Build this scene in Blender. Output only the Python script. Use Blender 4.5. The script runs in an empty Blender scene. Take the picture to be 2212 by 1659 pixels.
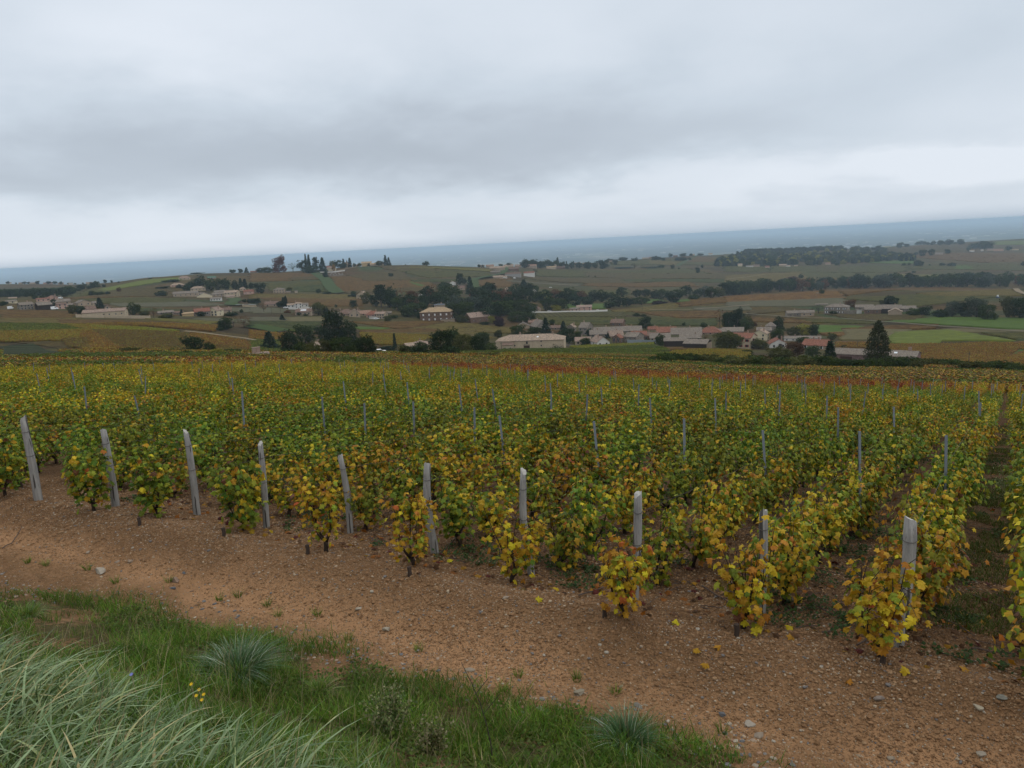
import bpy, bmesh, math, random
import numpy as np
from mathutils import Vector, Matrix, Euler

SC = bpy.context.scene
COL = SC.collection
rng = np.random.default_rng(7)
random.seed(7)

# ------------------------------------------------------------------ camera
PITCH, ROLL = math.radians(10.80), math.radians(2.94)
FOC = 26.0 / 36.0 * 1024
r0 = np.array([1, 0, 0.]); u0 = np.array([0, math.sin(PITCH), math.cos(PITCH)]); FW = np.array([0, math.cos(PITCH), -math.sin(PITCH)])
RT = r0 * math.cos(ROLL) - u0 * math.sin(ROLL); UP = u0 * math.cos(ROLL) + r0 * math.sin(ROLL)
cam = bpy.data.cameras.new('camera'); camo = bpy.data.objects.new('camera', cam); COL.objects.link(camo)
cam.lens = 26.0; cam.sensor_width = 36.0; cam.clip_start = 0.05; cam.clip_end = 120000
M = Matrix.Identity(4)
for i in range(3):
    M[i][0] = RT[i]; M[i][1] = UP[i]; M[i][2] = -FW[i]
camo.matrix_world = M
SC.camera = camo

# ------------------------------------------------------------------ node helper
class NT:
    def __init__(self, tree): self.t = tree; self.n = tree.nodes; self.l = tree.links
    def add(self, typ, **kw):
        n = self.n.new(typ)
        for k, v in kw.items():
            if k[0] == '_': setattr(n, k[1:], v)
        return n
    def setin(self, sock, v):
        if hasattr(v, 'is_linked') or isinstance(v, bpy.types.NodeSocket): self.l.new(v, sock)
        else:
            if isinstance(v, (tuple, list)) and len(v) == 3 and sock.type == 'RGBA': v = (*v, 1)
            sock.default_value = v
    def math(self, op, a, b=0.0, c=0.0, clamp=False):
        n = self.n.new('ShaderNodeMath'); n.operation = op; n.use_clamp = clamp
        for i, v in enumerate((a, b, c)): self.setin(n.inputs[i], v)
        return n.outputs[0]
    def mix(self, f, a, b, mode='MIX'):
        n = self.n.new('ShaderNodeMix'); n.data_type = 'RGBA'; n.blend_type = mode; n.clamp_factor = True
        self.setin(n.inputs[0], f); self.setin(n.inputs[6], a); self.setin(n.inputs[7], b)
        return n.outputs[2]
    def noise(self, vec, scale, detail=3.0, rough=0.5, dist=0.0, out='Fac'):
        n = self.n.new('ShaderNodeTexNoise')
        if vec is not None: self.l.new(vec, n.inputs['Vector'])
        n.inputs['Scale'].default_value = scale; n.inputs['Detail'].default_value = detail
        n.inputs['Roughness'].default_value = rough; n.inputs['Distortion'].default_value = dist
        return n.outputs[out]
    def vor(self, vec, scale, out='Color', feature='F1', rand=1.0):
        n = self.n.new('ShaderNodeTexVoronoi'); n.feature = feature
        if vec is not None: self.l.new(vec, n.inputs['Vector'])
        n.inputs['Scale'].default_value = scale; n.inputs['Randomness'].default_value = rand
        return n.outputs[out]
    def ramp(self, fac, stops, interp='LINEAR'):
        n = self.n.new('ShaderNodeValToRGB'); n.color_ramp.interpolation = interp
        e = n.color_ramp.elements
        while len(e) < len(stops): e.new(0.5)
        for i, (p, c) in enumerate(stops):
            e[i].position = p; e[i].color = (*c, 1) if len(c) == 3 else c
        self.l.new(fac, n.inputs[0]); return n.outputs[0]
    def mapr(self, v, a, b, c=0.0, d=1.0, smooth=False):
        n = self.n.new('ShaderNodeMapRange'); n.interpolation_type = 'SMOOTHSTEP' if smooth else 'LINEAR'
        self.setin(n.inputs[0], v)
        for i, x in enumerate((a, b, c, d)): n.inputs[i + 1].default_value = x
        return n.outputs[0]
    def pos(self): return self.n.new('ShaderNodeNewGeometry').outputs['Position']
    def objco(self): return self.n.new('ShaderNodeTexCoord').outputs['Object']
    def attr(self, name):
        n = self.n.new('ShaderNodeAttribute'); n.attribute_name = name; return n.outputs['Color']
    def scalev(self, v, s):
        n = self.n.new('ShaderNodeVectorMath'); n.operation = 'MULTIPLY'; self.l.new(v, n.inputs[0]); n.inputs[1].default_value = s; return n.outputs[0]
    def bump(self, h, strength=0.5, dist=0.1):
        n = self.n.new('ShaderNodeBump'); n.inputs['Strength'].default_value = strength; n.inputs['Distance'].default_value = dist
        self.l.new(h, n.inputs['Height']); return n.outputs[0]

def mat(name):
    m = bpy.data.materials.new(name); m.use_nodes = True
    nt = NT(m.node_tree); b = nt.n['Principled BSDF']; b.inputs['Roughness'].default_value = 0.85
    b.inputs['Specular IOR Level'].default_value = 0.08
    return m, nt, b

def gray(v): return (v, v, v)

# ------------------------------------------------------------------ world: overcast sky
W = bpy.data.worlds.new('World'); SC.world = W; W.use_nodes = True
nt = NT(W.node_tree); bg = nt.n['Background']
SUN_EL, SUN_AZ = math.radians(38), math.radians(120)
sky = nt.n.new('ShaderNodeTexSky'); sky.sky_type = 'NISHITA'; sky.sun_disc = False
sky.sun_elevation = SUN_EL; sky.sun_rotation = SUN_AZ
dirv = nt.n.new('ShaderNodeTexCoord').outputs['Generated']
sep = nt.n.new('ShaderNodeSeparateXYZ'); nt.l.new(dirv, sep.inputs[0])
X, Y, Z = sep.outputs
az = nt.math('MULTIPLY', nt.math('ARCTAN2', X, Y), 57.2958)
el = nt.math('MULTIPLY', nt.math('ARCSINE', Z), 57.2958)
# cloud deck seen in perspective: direction projected on a flat layer
zz = nt.math('ADD', nt.math('MAXIMUM', Z, 0.0), 0.10)
cmb = nt.n.new('ShaderNodeCombineXYZ')
nt.l.new(nt.math('DIVIDE', X, zz), cmb.inputs[0]); nt.l.new(nt.math('DIVIDE', Y, zz), cmb.inputs[1])
deck = cmb.outputs[0]
ang = nt.n.new('ShaderNodeCombineXYZ'); nt.l.new(nt.math('MULTIPLY', az, 1 / 26.0), ang.inputs[0]); nt.l.new(nt.math('MULTIPLY', nt.math('POWER', nt.math('MAXIMUM', el, 0.0), .75), 1 / 4.5), ang.inputs[1])
n_big = nt.noise(ang.outputs[0], 0.8, 3, 0.5, 0.2)
n_mid = nt.noise(ang.outputs[0], 1.9, 6, 0.55, 0.25)
n_fin = nt.noise(ang.outputs[0], 5.5, 5, 0.55, 0.3)
warp = nt.math('SUBTRACT', n_mid, 0.5)
elw = nt.math('ADD', el, nt.math('ADD', nt.math('MULTIPLY', warp, 7.0), nt.math('MULTIPLY', nt.math('SUBTRACT', n_fin, .5), 2.4)))
azw = nt.math('ADD', az, nt.math('MULTIPLY', nt.math('SUBTRACT', n_big, .5), 30.0))
def blob(a0, e0, sa, se, amp):
    da = nt.math('DIVIDE', nt.math('SUBTRACT', azw, a0), sa); de = nt.math('DIVIDE', nt.math('SUBTRACT', elw, e0), se)
    q = nt.math('ADD', nt.math('MULTIPLY', da, da), nt.math('MULTIPLY', de, de))
    return nt.math('MULTIPLY', nt.math('EXPONENT', nt.math('MULTIPLY', q, -1.0)), amp)
br = 0.85
acc = nt.math('ADD', br, nt.math('MULTIPLY', nt.math('SUBTRACT', n_big, .5), 0.30))
acc = nt.math('ADD', acc, nt.math('MULTIPLY', nt.math('SUBTRACT', n_mid, .5), 0.10))
for b_ in [
        (-12, 7.5, 24, 3.8, -0.17), (-36, 6.0, 18, 3.0, -0.20), (2, 6.2, 15, 2.4, -0.10), (16, 8.0, 26, 4.0, -0.07),
        (-24, 15.5, 15, 4.5, 0.10), (24, 4.0, 14, 1.6, 0.10), (33, 3.6, 7, 1.4, 0.12), (-6, 3.0, 50, 1.6, 0.09)]:
    acc = nt.math('ADD', acc, blob(*b_))
col = nt.ramp(acc, [(0.20, (.250, .280, .325)), (0.42, (.370, .420, .480)), (0.62, (.500, .562, .640)), (0.78, (.615, .69, .775)), (0.95, (.78, .84, .92))])
elh = nt.math('ADD', el, nt.math('MULTIPLY', nt.math('SUBTRACT', n_mid, .5), .6))
col = nt.mix(nt.mapr(elh, -.5, 1.0, 1.0, 0, True), col, (.435, .52, .62))
zen = nt.mapr(el, 14, 75, 1.0, 1.85, True)
col = nt.mix(1.0, col, zen, 'MULTIPLY')
col = nt.mix(nt.mapr(el, 16, 45, 0, 1, True), col, nt.mix(1.0, col, (1.08, .98, .86), 'MULTIPLY'))
skyc = nt.mix(0.04, nt.mix(1.0, col, (10, 10, 10), 'MULTIPLY'), sky.outputs[0])
nt.l.new(skyc, bg.inputs[0]); bg.inputs[1].default_value = 0.10
sun = bpy.data.lights.new('sun', 'SUN'); sun.energy = 0.5; sun.angle = math.radians(40); sun.color = (1, .97, .93)
suno = bpy.data.objects.new('sun', sun); COL.objects.link(suno)
sd = Vector((math.sin(SUN_AZ) * math.cos(SUN_EL), math.cos(SUN_AZ) * math.cos(SUN_EL), math.sin(SUN_EL)))
suno.rotation_euler = sd.to_track_quat('Z', 'Y').to_euler()
vs = SC.view_settings; vs.view_transform = 'Standard'; vs.look = 'None'; vs.gamma = 1; vs.exposure = 0.0; vs.use_curve_mapping = False
SC.cycles.max_bounces = 6; SC.cycles.diffuse_bounces = 2; SC.cycles.glossy_bounces = 1; SC.cycles.transmission_bounces = 2; SC.cycles.volume_bounces = 1
SC.cycles.transparent_max_bounces = 4; SC.cycles.use_adaptive_sampling = True; SC.cycles.adaptive_threshold = 0.02
SC.cycles.caustics_reflective = False; SC.cycles.caustics_refractive = False

# ------------------------------------------------------------------ object helpers
def tag(o, label=None, cat=None, group=None, kind=None):
    if label: o['label'] = label
    if cat: o['category'] = cat
    if group: o['group'] = group
    if kind: o['kind'] = kind
    return o
def empty(name, loc, rz=0.0, label=None, cat=None, group=None, sc=1.0):
    o = bpy.data.objects.new(name, None); COL.objects.link(o); o.location = loc; o.rotation_euler = (0, 0, rz)
    o.scale = (sc, sc, sc) if not isinstance(sc, tuple) else sc
    o.empty_display_size = .1
    return tag(o, label, cat, group)
def link(name, me, parent=None, loc=(0, 0, 0), rot=(0, 0, 0), sc=None):
    o = bpy.data.objects.new(name, me); COL.objects.link(o); o.parent = parent; o.location = loc; o.rotation_euler = rot
    if sc is not None: o.scale = sc if isinstance(sc, tuple) else (sc, sc, sc)
    return o
def np_mesh(name, V, faces, mats=(), tint=None, smooth=False, midx=None, uv=None):
    """faces: int array (n,k) or a list of such arrays"""
    if not isinstance(faces, list): faces = [faces]
    faces = [np.asarray(f, np.int32) for f in faces if len(f)]
    me = bpy.data.meshes.new(name); V = np.asarray(V, np.float32)
    me.vertices.add(len(V)); me.vertices.foreach_set('co', V.ravel())
    nl = sum(f.size for f in faces); npoly = sum(len(f) for f in faces)
    me.loops.add(nl); me.polygons.add(npoly)
    me.loops.foreach_set('vertex_index', np.concatenate([f.ravel() for f in faces]))
    tot = np.concatenate([np.full(len(f), f.shape[1]) for f in faces]).astype(np.int32)
    st = np.concatenate([[0], np.cumsum(tot)[:-1]]).astype(np.int32)
    me.polygons.foreach_set('loop_start', st)
    try: me.polygons.foreach_set('loop_total', tot)
    except Exception: pass
    for m in mats: me.materials.append(m)
    if midx is not None: me.polygons.foreach_set('material_index', np.asarray(midx, np.int32))
    me.polygons.foreach_set('use_smooth', np.full(npoly, smooth))
    if tint is not None:
        a = me.color_attributes.new('tint', 'FLOAT_COLOR', 'POINT')
        t = np.ones((len(V), 4), np.float32); t[:, :3] = tint; a.data.foreach_set('color', t.ravel())
    me.update(calc_edges=True); me.validate(); return me

class MB:
    """mesh builder for hard things: boxes, prisms, tubes collected into one mesh"""
    def __init__(self): self.v = []; self.f = []; self.m = []
    def box(self, x0, x1, y0, y1, z0, z1, m=0):
        i = len(self.v)
        self.v += [(x0, y0, z0), (x1, y0, z0), (x1, y1, z0), (x0, y1, z0), (x0, y0, z1), (x1, y0, z1), (x1, y1, z1), (x0, y1, z1)]
        for q in ((0, 3, 2, 1), (4, 5, 6, 7), (0, 1, 5, 4), (1, 2, 6, 5), (2, 3, 7, 6), (3, 0, 4, 7)):
            self.f.append(tuple(i + k for k in q)); self.m.append(m)
        return self
    def poly(self, pts, faces, m=0):
        i = len(self.v); self.v += [tuple(p) for p in pts]
        for q in faces: self.f.append(tuple(i + k for k in q)); self.m.append(m)
        return self
    def tube(self, pts, rad, n=6, m=0, cap=True):
        pts = [Vector(p) for p in pts]; rr = rad if isinstance(rad, (list, tuple)) else [rad] * len(pts)
        i = len(self.v)
        for k, p in enumerate(pts):
            d = (pts[min(k + 1, len(pts) - 1)] - pts[max(k - 1, 0)]).normalized()
            a = d.cross(Vector((0.13, 0.97, 0.2))).normalized() if abs(d.y) < .95 else d.cross(Vector((1, 0, 0))).normalized(); b = d.cross(a)
            for j in range(n):
                t = 2 * math.pi * j / n; self.v.append(tuple(p + (a * math.cos(t) + b * math.sin(t)) * rr[k]))
        for k in range(len(pts) - 1):
            for j in range(n):
                self.f.append((i + k * n + j, i + k * n + (j + 1) % n, i + (k + 1) * n + (j + 1) % n, i + (k + 1) * n + j)); self.m.append(m)
        if cap:
            self.f.append(tuple(i + j for j in range(n))[::-1]); self.m.append(m)
            self.f.append(tuple(i + (len(pts) - 1) * n + j for j in range(n))); self.m.append(m)
        return self
    def mesh(self, name, mats, smooth=False):
        me = bpy.data.meshes.new(name); me.from_pydata(self.v, [], self.f)
        for m in (mats if isinstance(mats, (list, tuple)) else [mats]): me.materials.append(m)
        me.polygons.foreach_set('material_index', self.m); me.polygons.foreach_set('use_smooth', [smooth] * len(self.f))
        me.update(); return me

# ------------------------------------------------------------------ terrain
S2 = 1024 / 2212.0
def rays(px, py):
    """rays through photo positions given in 2212-wide units"""
    px = np.asarray(px, float) * S2; py = np.asarray(py, float) * S2
    return FW + RT * ((px[..., None] - 512) / FOC) - UP * ((py[..., None] - 384) / FOC)
def project(p):
    p = np.asarray(p, float); d = p @ FW
    return (512 + FOC * (p @ RT) / d) / S2, (384 - FOC * (p @ UP) / d) / S2

def vnoise(x, y, seed=0):
    """smooth value noise, numpy"""
    xi = np.floor(x).astype(np.int64); yi = np.floor(y).astype(np.int64); fx = x - xi; fy = y - yi
    fx = fx * fx * (3 - 2 * fx); fy = fy * fy * (3 - 2 * fy)
    def h(a, b):
        n = (a * 374761393 + b * 668265263 + seed * 974634777) & 0xffffffff
        n = ((n ^ (n >> 13)) * 1274126177) & 0xffffffff
        return ((n ^ (n >> 16)) & 0xffff) / 65535.0
    return (h(xi, yi) * (1 - fx) + h(xi + 1, yi) * fx) * (1 - fy) + (h(xi, yi + 1) * (1 - fx) + h(xi + 1, yi + 1) * fx) * fy
def fbm(x, y, o=4, seed=0):
    r = 0; a = .5
    for k in range(o): r = r + a * (vnoise(x * 2 ** k, y * 2 ** k, seed + k) - .5); a *= .5
    return r

NX, NY = 0.4311, 0.9023
def st(x, y): return NX * x + NY * y, NY * x - NX * y          # s: away from the bank, t: along the track to the right
def ts(s, t): return NX * s + NY * t, NY * s - NX * t
SLOPE = 0.145
def post_s(t): return 7.35 - 0.085 * t
def edge_s(s, t): return np.interp(t, [-14, -10, -8.5, -.8, .2, 1.0, 4], [4.6, 5.05, 5.6, 5.5, 4.9, 4.2, 3.8]) + .45 * fbm(t * .8, s * .2, 3, 31)
def sstep(a, b, x):
    k = np.clip((x - a) / (b - a), 0, 1); return k * k * (3 - 2 * k)
CREST = np.array([(-500,784),(0,777),(550,768),(1100,776),(1566,795),(1900,804),(2212,813),(2700,826)], float)
_ca = None
def corr_slope(az):
    return np.interp(az, _ca[0], _ca[1])
def z_near(x, y):
    d = np.hypot(x, y); az = np.arctan2(x, y)
    return z_near0(x, y) - (corr_slope(az) * np.maximum(d - 14, 0) * sstep(10, 30, d) * np.clip(1 - d / 4000, 0, 1) if _ca is not None else 0)
def z_near0(x, y):
    s, t = st(x, y); q = s - post_s(t)
    zv = -3.95 - SLOPE * (s - 6.9)
    zt = -4.20 + 0.0 * s
    tt = np.clip(t, -14, 4)
    w0 = -1.38 + 0.02 * tt
    k = sstep(0, 1, (q - w0) / .95)
    z = zt * (1 - k) + zv * k + 0.05 * np.exp(-((q - w0 - .75) / .3) ** 2)
    sb = np.array([-400, -1.0, 0.3, 1.2, 2.2, 3.2, 4.0, 5.0, 5.7, 7]); zb = np.array([-1.65, -1.65, -1.70, -1.98, -2.5, -3.12, -3.62, -4.02, -4.18, -4.2])
    bank = np.interp(s, sb, zb); kb = sstep(5.2, 5.9, s)
    z = bank * (1 - kb) + z * kb
    near = np.exp(-(np.hypot(x, y) / 60) ** 2)
    z = z + near * (0.10 * fbm(x * .6, y * .6, 3, 3) + (0.085 * fbm(x * 2.3, y * 2.3, 3, 9) + 0.035 * fbm(x * 9, y * 9, 2, 10)) * sstep(5.6, 6.6, s) + 0.12 * fbm(x * 1.2, y * 1.2, 3, 5) * (1 - sstep(4.2, 5.5, s)))
    # wheel rut of the track
    z = z - 0.08 * np.exp(-((s - 6.0 + .05 * tt) / .25) ** 2) * near
    # soil ridges under the vine rows
    return z

def _fit_crest():
    global _ca
    r = rays(CREST[:, 0], CREST[:, 1]); h = np.hypot(r[:, 0], r[:, 1]); a = np.arctan2(r[:, 0], r[:, 1])
    d = np.interp(np.degrees(a), [-50, -36, -20, -5, 10, 25, 36, 50], [84, 84, 90, 92, 86, 78, 72, 70])
    zt = r[:, 2] / h * d - 1.85; z0 = z_near0(np.sin(a) * d, np.cos(a) * d); c = (z0 - zt) / (d - 14)
    print('corr', np.round(c, 3)); _ca = (np.r_[-math.pi, -1.6, a, 1.6, math.pi], np.r_[0, c[0], c, c[-1], 0])
_fit_crest()
CX = np.array([-500, 0, 150, 300, 450, 600, 750, 900, 1050, 1200, 1350, 1500, 1700, 1900, 2100, 2212, 2700.])
LINES = [
 ([780,772,770,767,765,764,765,767,770,774,779,787,795,799,804,807,820], [190]*17),
 ([756,755,755,755,757,762,764,762,760,757,752,750,765,795,800,805,815], [300,300,300,300,320,340,350,370,400,420,430,430,400,330,320,320,320]),
 ([702,700,697,690,684,690,692,694,700,712,716,722,735,760,765,770,780], [480,480,500,520,560,560,580,600,600,570,560,540,500,430,420,420,420]),
 ([673,672,670,668,665,662,660,665,675,680,678,690,690,690,694,697,705], [640,640,650,700,720,720,740,720,700,690,740,700,680,640,620,620,620]),
 ([651,650,648,640,641,640,648,650,652,660,664,645,633,625,627,623,615], [850,850,900,950,950,930,880,850,850,850,860,900,980,1050,1050,1080,1100]),
 ([642,640,635,622,620,618,615,620,630,645,655,648,640,634,634,632,625], [1300,1300,1200,1100,1080,1100,1100,1050,1050,1000,1020,1100,1250,1350,1400,1450,1500]),
 ([626,625,622,604,596,592,592,592,600,610,610,605,600,596,592,588,580], [1800,1800,1700,1300,1350,1350,1350,1300,1300,1400,1500,1600,1800,2000,2100,2200,2300]),
 ([613,612,612,600,587,585,571,567.5,573,571,560,550,543,533,520,514,493], [2400,2400,2300,1500,1550,1500,1550,1550,1700,2200,2700,3100,3500,4000,4600,5000,5200]),
]
def build_table():
    azs, dds, zs = [], [], []
    # crest of the near field: photo line of its far edge met with the vineyard plane
    grid = np.radians(np.linspace(-180, 180, 2881))
    dA = np.interp(np.degrees(grid), [-50, -36, -20, -5, 10, 25, 36, 50], [84, 84, 90, 92, 86, 78, 72, 70])
    zA = z_near(np.sin(grid) * dA, np.cos(grid) * dA)
    D = [dA]; Zs = [zA]
    for py, d in LINES:
        r = rays(CX, np.array(py, float)); h = np.hypot(r[:, 0], r[:, 1]); a = np.arctan2(r[:, 0], r[:, 1])
        z = r[:, 2] / h * np.array(d, float)
        D.append(np.interp(grid, a, d)); Zs.append(np.interp(grid, a, z))
    D.append(D[-1] * 1.5); Zs.append(np.full_like(grid, -232.0))
    D.append(D[-1] * 1.5); Zs.append(np.full_like(grid, -250.0))
    D.append(np.full_like(grid, 200000.)); Zs.append(np.full_like(grid, -250.0))
    D = np.array(D); Zs = np.array(Zs)
    ld = np.linspace(math.log(60), math.log(90000), 700)
    T = np.zeros((len(grid), len(ld)))
    for i in range(len(grid)): T[i] = np.interp(np.exp(ld), D[:, i], Zs[:, i])
    def blur(A, axis, n, mode):
        pad = [(0, 0), (0, 0)]; pad[axis] = (n, n); B = np.pad(A, pad, mode=mode)
        k = np.hanning(2 * n + 3)[1:-1]; k /= k.sum()
        return np.apply_along_axis(lambda v: np.convolve(v, k, 'valid'), axis, B)
    T = blur(T, 0, 16, 'wrap'); T = blur(T, 1, 7, 'edge')
    return grid, ld, T, dA
GRID, LD, TAB, DA = build_table()
def z_ground(x, y):
    x = np.asarray(x, float); y = np.asarray(y, float)
    d = np.maximum(np.hypot(x, y), 1e-3); a = np.arctan2(x, y)
    fi = (a - GRID[0]) / (GRID[1] - GRID[0]); fj = np.clip((np.log(np.maximum(d, 60.01)) - LD[0]) / (LD[1] - LD[0]), 0, len(LD) - 1.001)
    i = np.clip(fi.astype(int), 0, len(GRID) - 2); j = fj.astype(int); u = np.clip(fi - i, 0, 1); v = fj - j
    zt = (TAB[i, j] * (1 - u) + TAB[i + 1, j] * u) * (1 - v) + (TAB[i, j + 1] * (1 - u) + TAB[i + 1, j + 1] * u) * v
    und = (fbm(x / 90, y / 90, 3, 20) * 1.6) * sstep(150, 300, d) * (1 - sstep(3500, 6000, d))
    zt = zt + und
    dA = np.interp(a, GRID, DA); k = sstep(dA * .93, dA * 1.12, d)
    return z_near(x, y) * (1 - k) + zt * k
_T = np.exp(np.linspace(math.log(3.0), math.log(60000), 5000))
def hit(px, py, dmin=3.0, lift=0.0):
    """where the line of sight through a photo position meets the ground"""
    r = rays(px, py); h = math.hypot(r[0], r[1]); t = _T[_T > dmin] / h
    g = r[2] * t - z_ground(r[0] * t, r[1] * t) - lift
    i = np.argmax(g < 0); D_ = t * h
    if (g[i] >= 0 or D_[i] > 6500) and dmin < 5000:
        q = np.where(D_ < 5200, g / t, 9e9); i = int(np.argmin(q)); p = r * t[i]; return np.array([p[0], p[1], float(z_ground(p[0], p[1])) + lift])
    if i > 0 and g[i] < 0: t_ = t[i - 1] + (t[i] - t[i - 1]) * g[i - 1] / (g[i - 1] - g[i])
    else: t_ = t[i]
    p = r * t_; return np.array([p[0], p[1], float(z_ground(p[0], p[1])) + lift])
def at_dist(px, d, py=650):
    r = rays(px, py); h = math.hypot(r[0], r[1]); x, y = r[0] / h * d, r[1] / h * d
    return np.array([x, y, float(z_ground(x, y))])
# photo crops used as map sheets: (scale, x offset, y offset) into 2212-wide units
SH = {1: (.25, 0, 540), 2: (.2558, 540, 518.4), 3: (.2685, 1026, 486), 4: (.292, 1566, 459), 0: (1, 0, 0)}
def U(sh, x, y):
    k, ox, oy = SH[sh]; return x * k + ox, y * k + oy
# ------------------------------------------------------------------ ground materials
def m_soil():
    m, nt, b = mat('vineyard soil'); p = nt.pos()
    s = nt.attr('tint')  # r: smooth track, g: grass cover, b: spare
    sx = nt.n.new('ShaderNodeSeparateColor'); nt.l.new(s, sx.inputs[0]); trk, grs, vin = sx.outputs[:3]
    n1 = nt.noise(p, 1.1, 5, .6); n2 = nt.noise(p, 9, 5, .65); n3 = nt.noise(p, 60, 3, .6)
    base = nt.ramp(n1, [(.3, (.190, .104, .052)), (.5, (.260, .148, .076)), (.7, (.31, .184, .100))])
    base = nt.mix(nt.mapr(n2, .35, .7), base, (.165, .096, .047))
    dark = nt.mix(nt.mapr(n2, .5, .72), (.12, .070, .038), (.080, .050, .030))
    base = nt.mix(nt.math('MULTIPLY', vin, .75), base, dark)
    base = nt.mix(nt.math('MULTIPLY', trk, .8), base, nt.mix(nt.mapr(n2, .3, .7), (.40, .228, .118), (.35, .202, .108)))
    # small grit
    v = nt.vor(p, 55, 'Distance'); vc = nt.vor(p, 55, 'Color'); hs = nt.n.new('ShaderNodeSeparateColor'); nt.l.new(vc, hs.inputs[0])
    grit = nt.math('MULTIPLY', nt.mapr(v, .42, .25), nt.mapr(hs.outputs[0], .62, .70))
    gc = nt.ramp(hs.outputs[1], [(0, (.15, .09, .056)), (.5, (.31, .21, .14)), (.85, (.42, .34, .25)), (1, (.25, .26, .27))])
    base = nt.mix(nt.math('MULTIPLY', grit, nt.mapr(trk, 0, 1, .85, .35)), base, gc)
    g = nt.mapr(nt.math('ADD', grs, nt.math('MULTIPLY', nt.math('SUBTRACT', n2, .5), .9)), .45, .62)
    base = nt.mix(nt.math('MULTIPLY', g, .85), base, nt.mix(n2, (.045, .060, .018), (.090, .075, .034)))
    nt.l.new(base, b.inputs['Base Color']); b.inputs['Roughness'].default_value = .95
    vb = nt.vor(p, 26, 'Distance'); h = nt.math('ADD', nt.math('MULTIPLY', n2, .6), nt.math('ADD', nt.math('MULTIPLY', n3, .30), nt.math('ADD', nt.math('MULTIPLY', grit, .5), nt.math('MULTIPLY', nt.math('SUBTRACT', .6, vb), nt.mapr(trk, 0, .8, .9, .1)))))
    nt.l.new(nt.bump(h, 1.0, .06), b.inputs['Normal'])
    return m
def leafy_noise(nt, p):
    return nt.noise(p, .55, 4, .7), nt.noise(p, .11, 3, .6)
def m_land():
    m, nt, b = mat('valley vineyards'); p = nt.pos()
    q = nt.scalev(p, (1, .62, 0)); q2 = nt.n.new('ShaderNodeVectorMath'); q2.operation = 'ADD'; nt.l.new(q, q2.inputs[0])
    wn = nt.noise(p, .006, 2, .5, out='Color'); w2 = nt.scalev(wn, (60, 60, 0)); nt.l.new(w2, q2.inputs[1])
    vc = nt.vor(q2.outputs[0], .0105, 'Color', rand=.85); hs = nt.n.new('ShaderNodeSeparateColor'); nt.l.new(vc, hs.inputs[0])
    ve = nt.vor(q2.outputs[0], .0105, 'Distance', 'DISTANCE_TO_EDGE', rand=.85)
    base = nt.ramp(hs.outputs[0], [(0, (.082, .060, .037)), (.17, (.105, .094, .042)), (.34, (.125, .072, .036)), (.5, (.094, .098, .040)), (.64, (.155, .105, .042)), (.76, (.068, .080, .037)), (.87, (.125, .112, .058)), (.95, (.062, .105, .048))], 'CONSTANT')
    n1, n2 = leafy_noise(nt, p)
    vs_ = nt.vor(nt.scalev(q2.outputs[0], (.012, .05, 0)), 1.0, 'Color', rand=.9); h2 = nt.n.new('ShaderNodeSeparateColor'); nt.l.new(vs_, h2.inputs[0])
    base = nt.mix(nt.mapr(h2.outputs[0], .45, .55, 0, .8), base, nt.ramp(h2.outputs[1], [(0, (.135, .075, .036)), (.3, (.085, .085, .036)), (.55, (.155, .11, .042)), (.8, (.075, .052, .034))], 'CONSTANT'))
    n3 = nt.noise(p, .16, 4, .75); base = nt.mix(nt.mapr(n3, .38, .58), nt.mix(1, base, (.55, .55, .55), 'MULTIPLY'), base)
    base = nt.mix(nt.mapr(n1, .3, .75), nt.mix(1, base, (.66, .62, .62), 'MULTIPLY'), nt.mix(1, base, (1.35, 1.25, 1.1), 'MULTIPLY'))
    base = nt.mix(nt.mapr(n2, .35, .7, 0, .45), base, (.115, .085, .040))
    base = nt.mix(nt.mapr(ve, .0, .02, .55, 0), base, nt.mix(hs.outputs[1], (.075, .095, .05), (.19, .15, .11)))
    base = nt.mix(1, base, (.60, .64, .50), 'MULTIPLY')
    nt.l.new(base, b.inputs['Base Color'])
    nt.l.new(nt.bump(n1, .8, 1.2), b.inputs['Normal']); b.inputs['Roughness'].default_value = .95
    return m
def m_plain():
    m, nt, b = mat('river plain'); p = nt.pos()
    q = nt.scalev(p, (1, .5, 0))
    n = nt.noise(q, .0012, 5, .6, .4); vc = nt.vor(q, .003, 'Color'); hs = nt.n.new('ShaderNodeSeparateColor'); nt.l.new(vc, hs.inputs[0])
    base = nt.ramp(hs.outputs[0], [(0, (.035, .045, .03)), (.35, (.07, .085, .05)), (.6, (.13, .13, .08)), (.8, (.04, .06, .03)), (.93, (.20, .17, .12))], 'CONSTANT')
    base = nt.mix(nt.mapr(n, .40, .56), base, (.03, .042, .028))
    nt.l.new(base, b.inputs['Base Color']); return m

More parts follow.
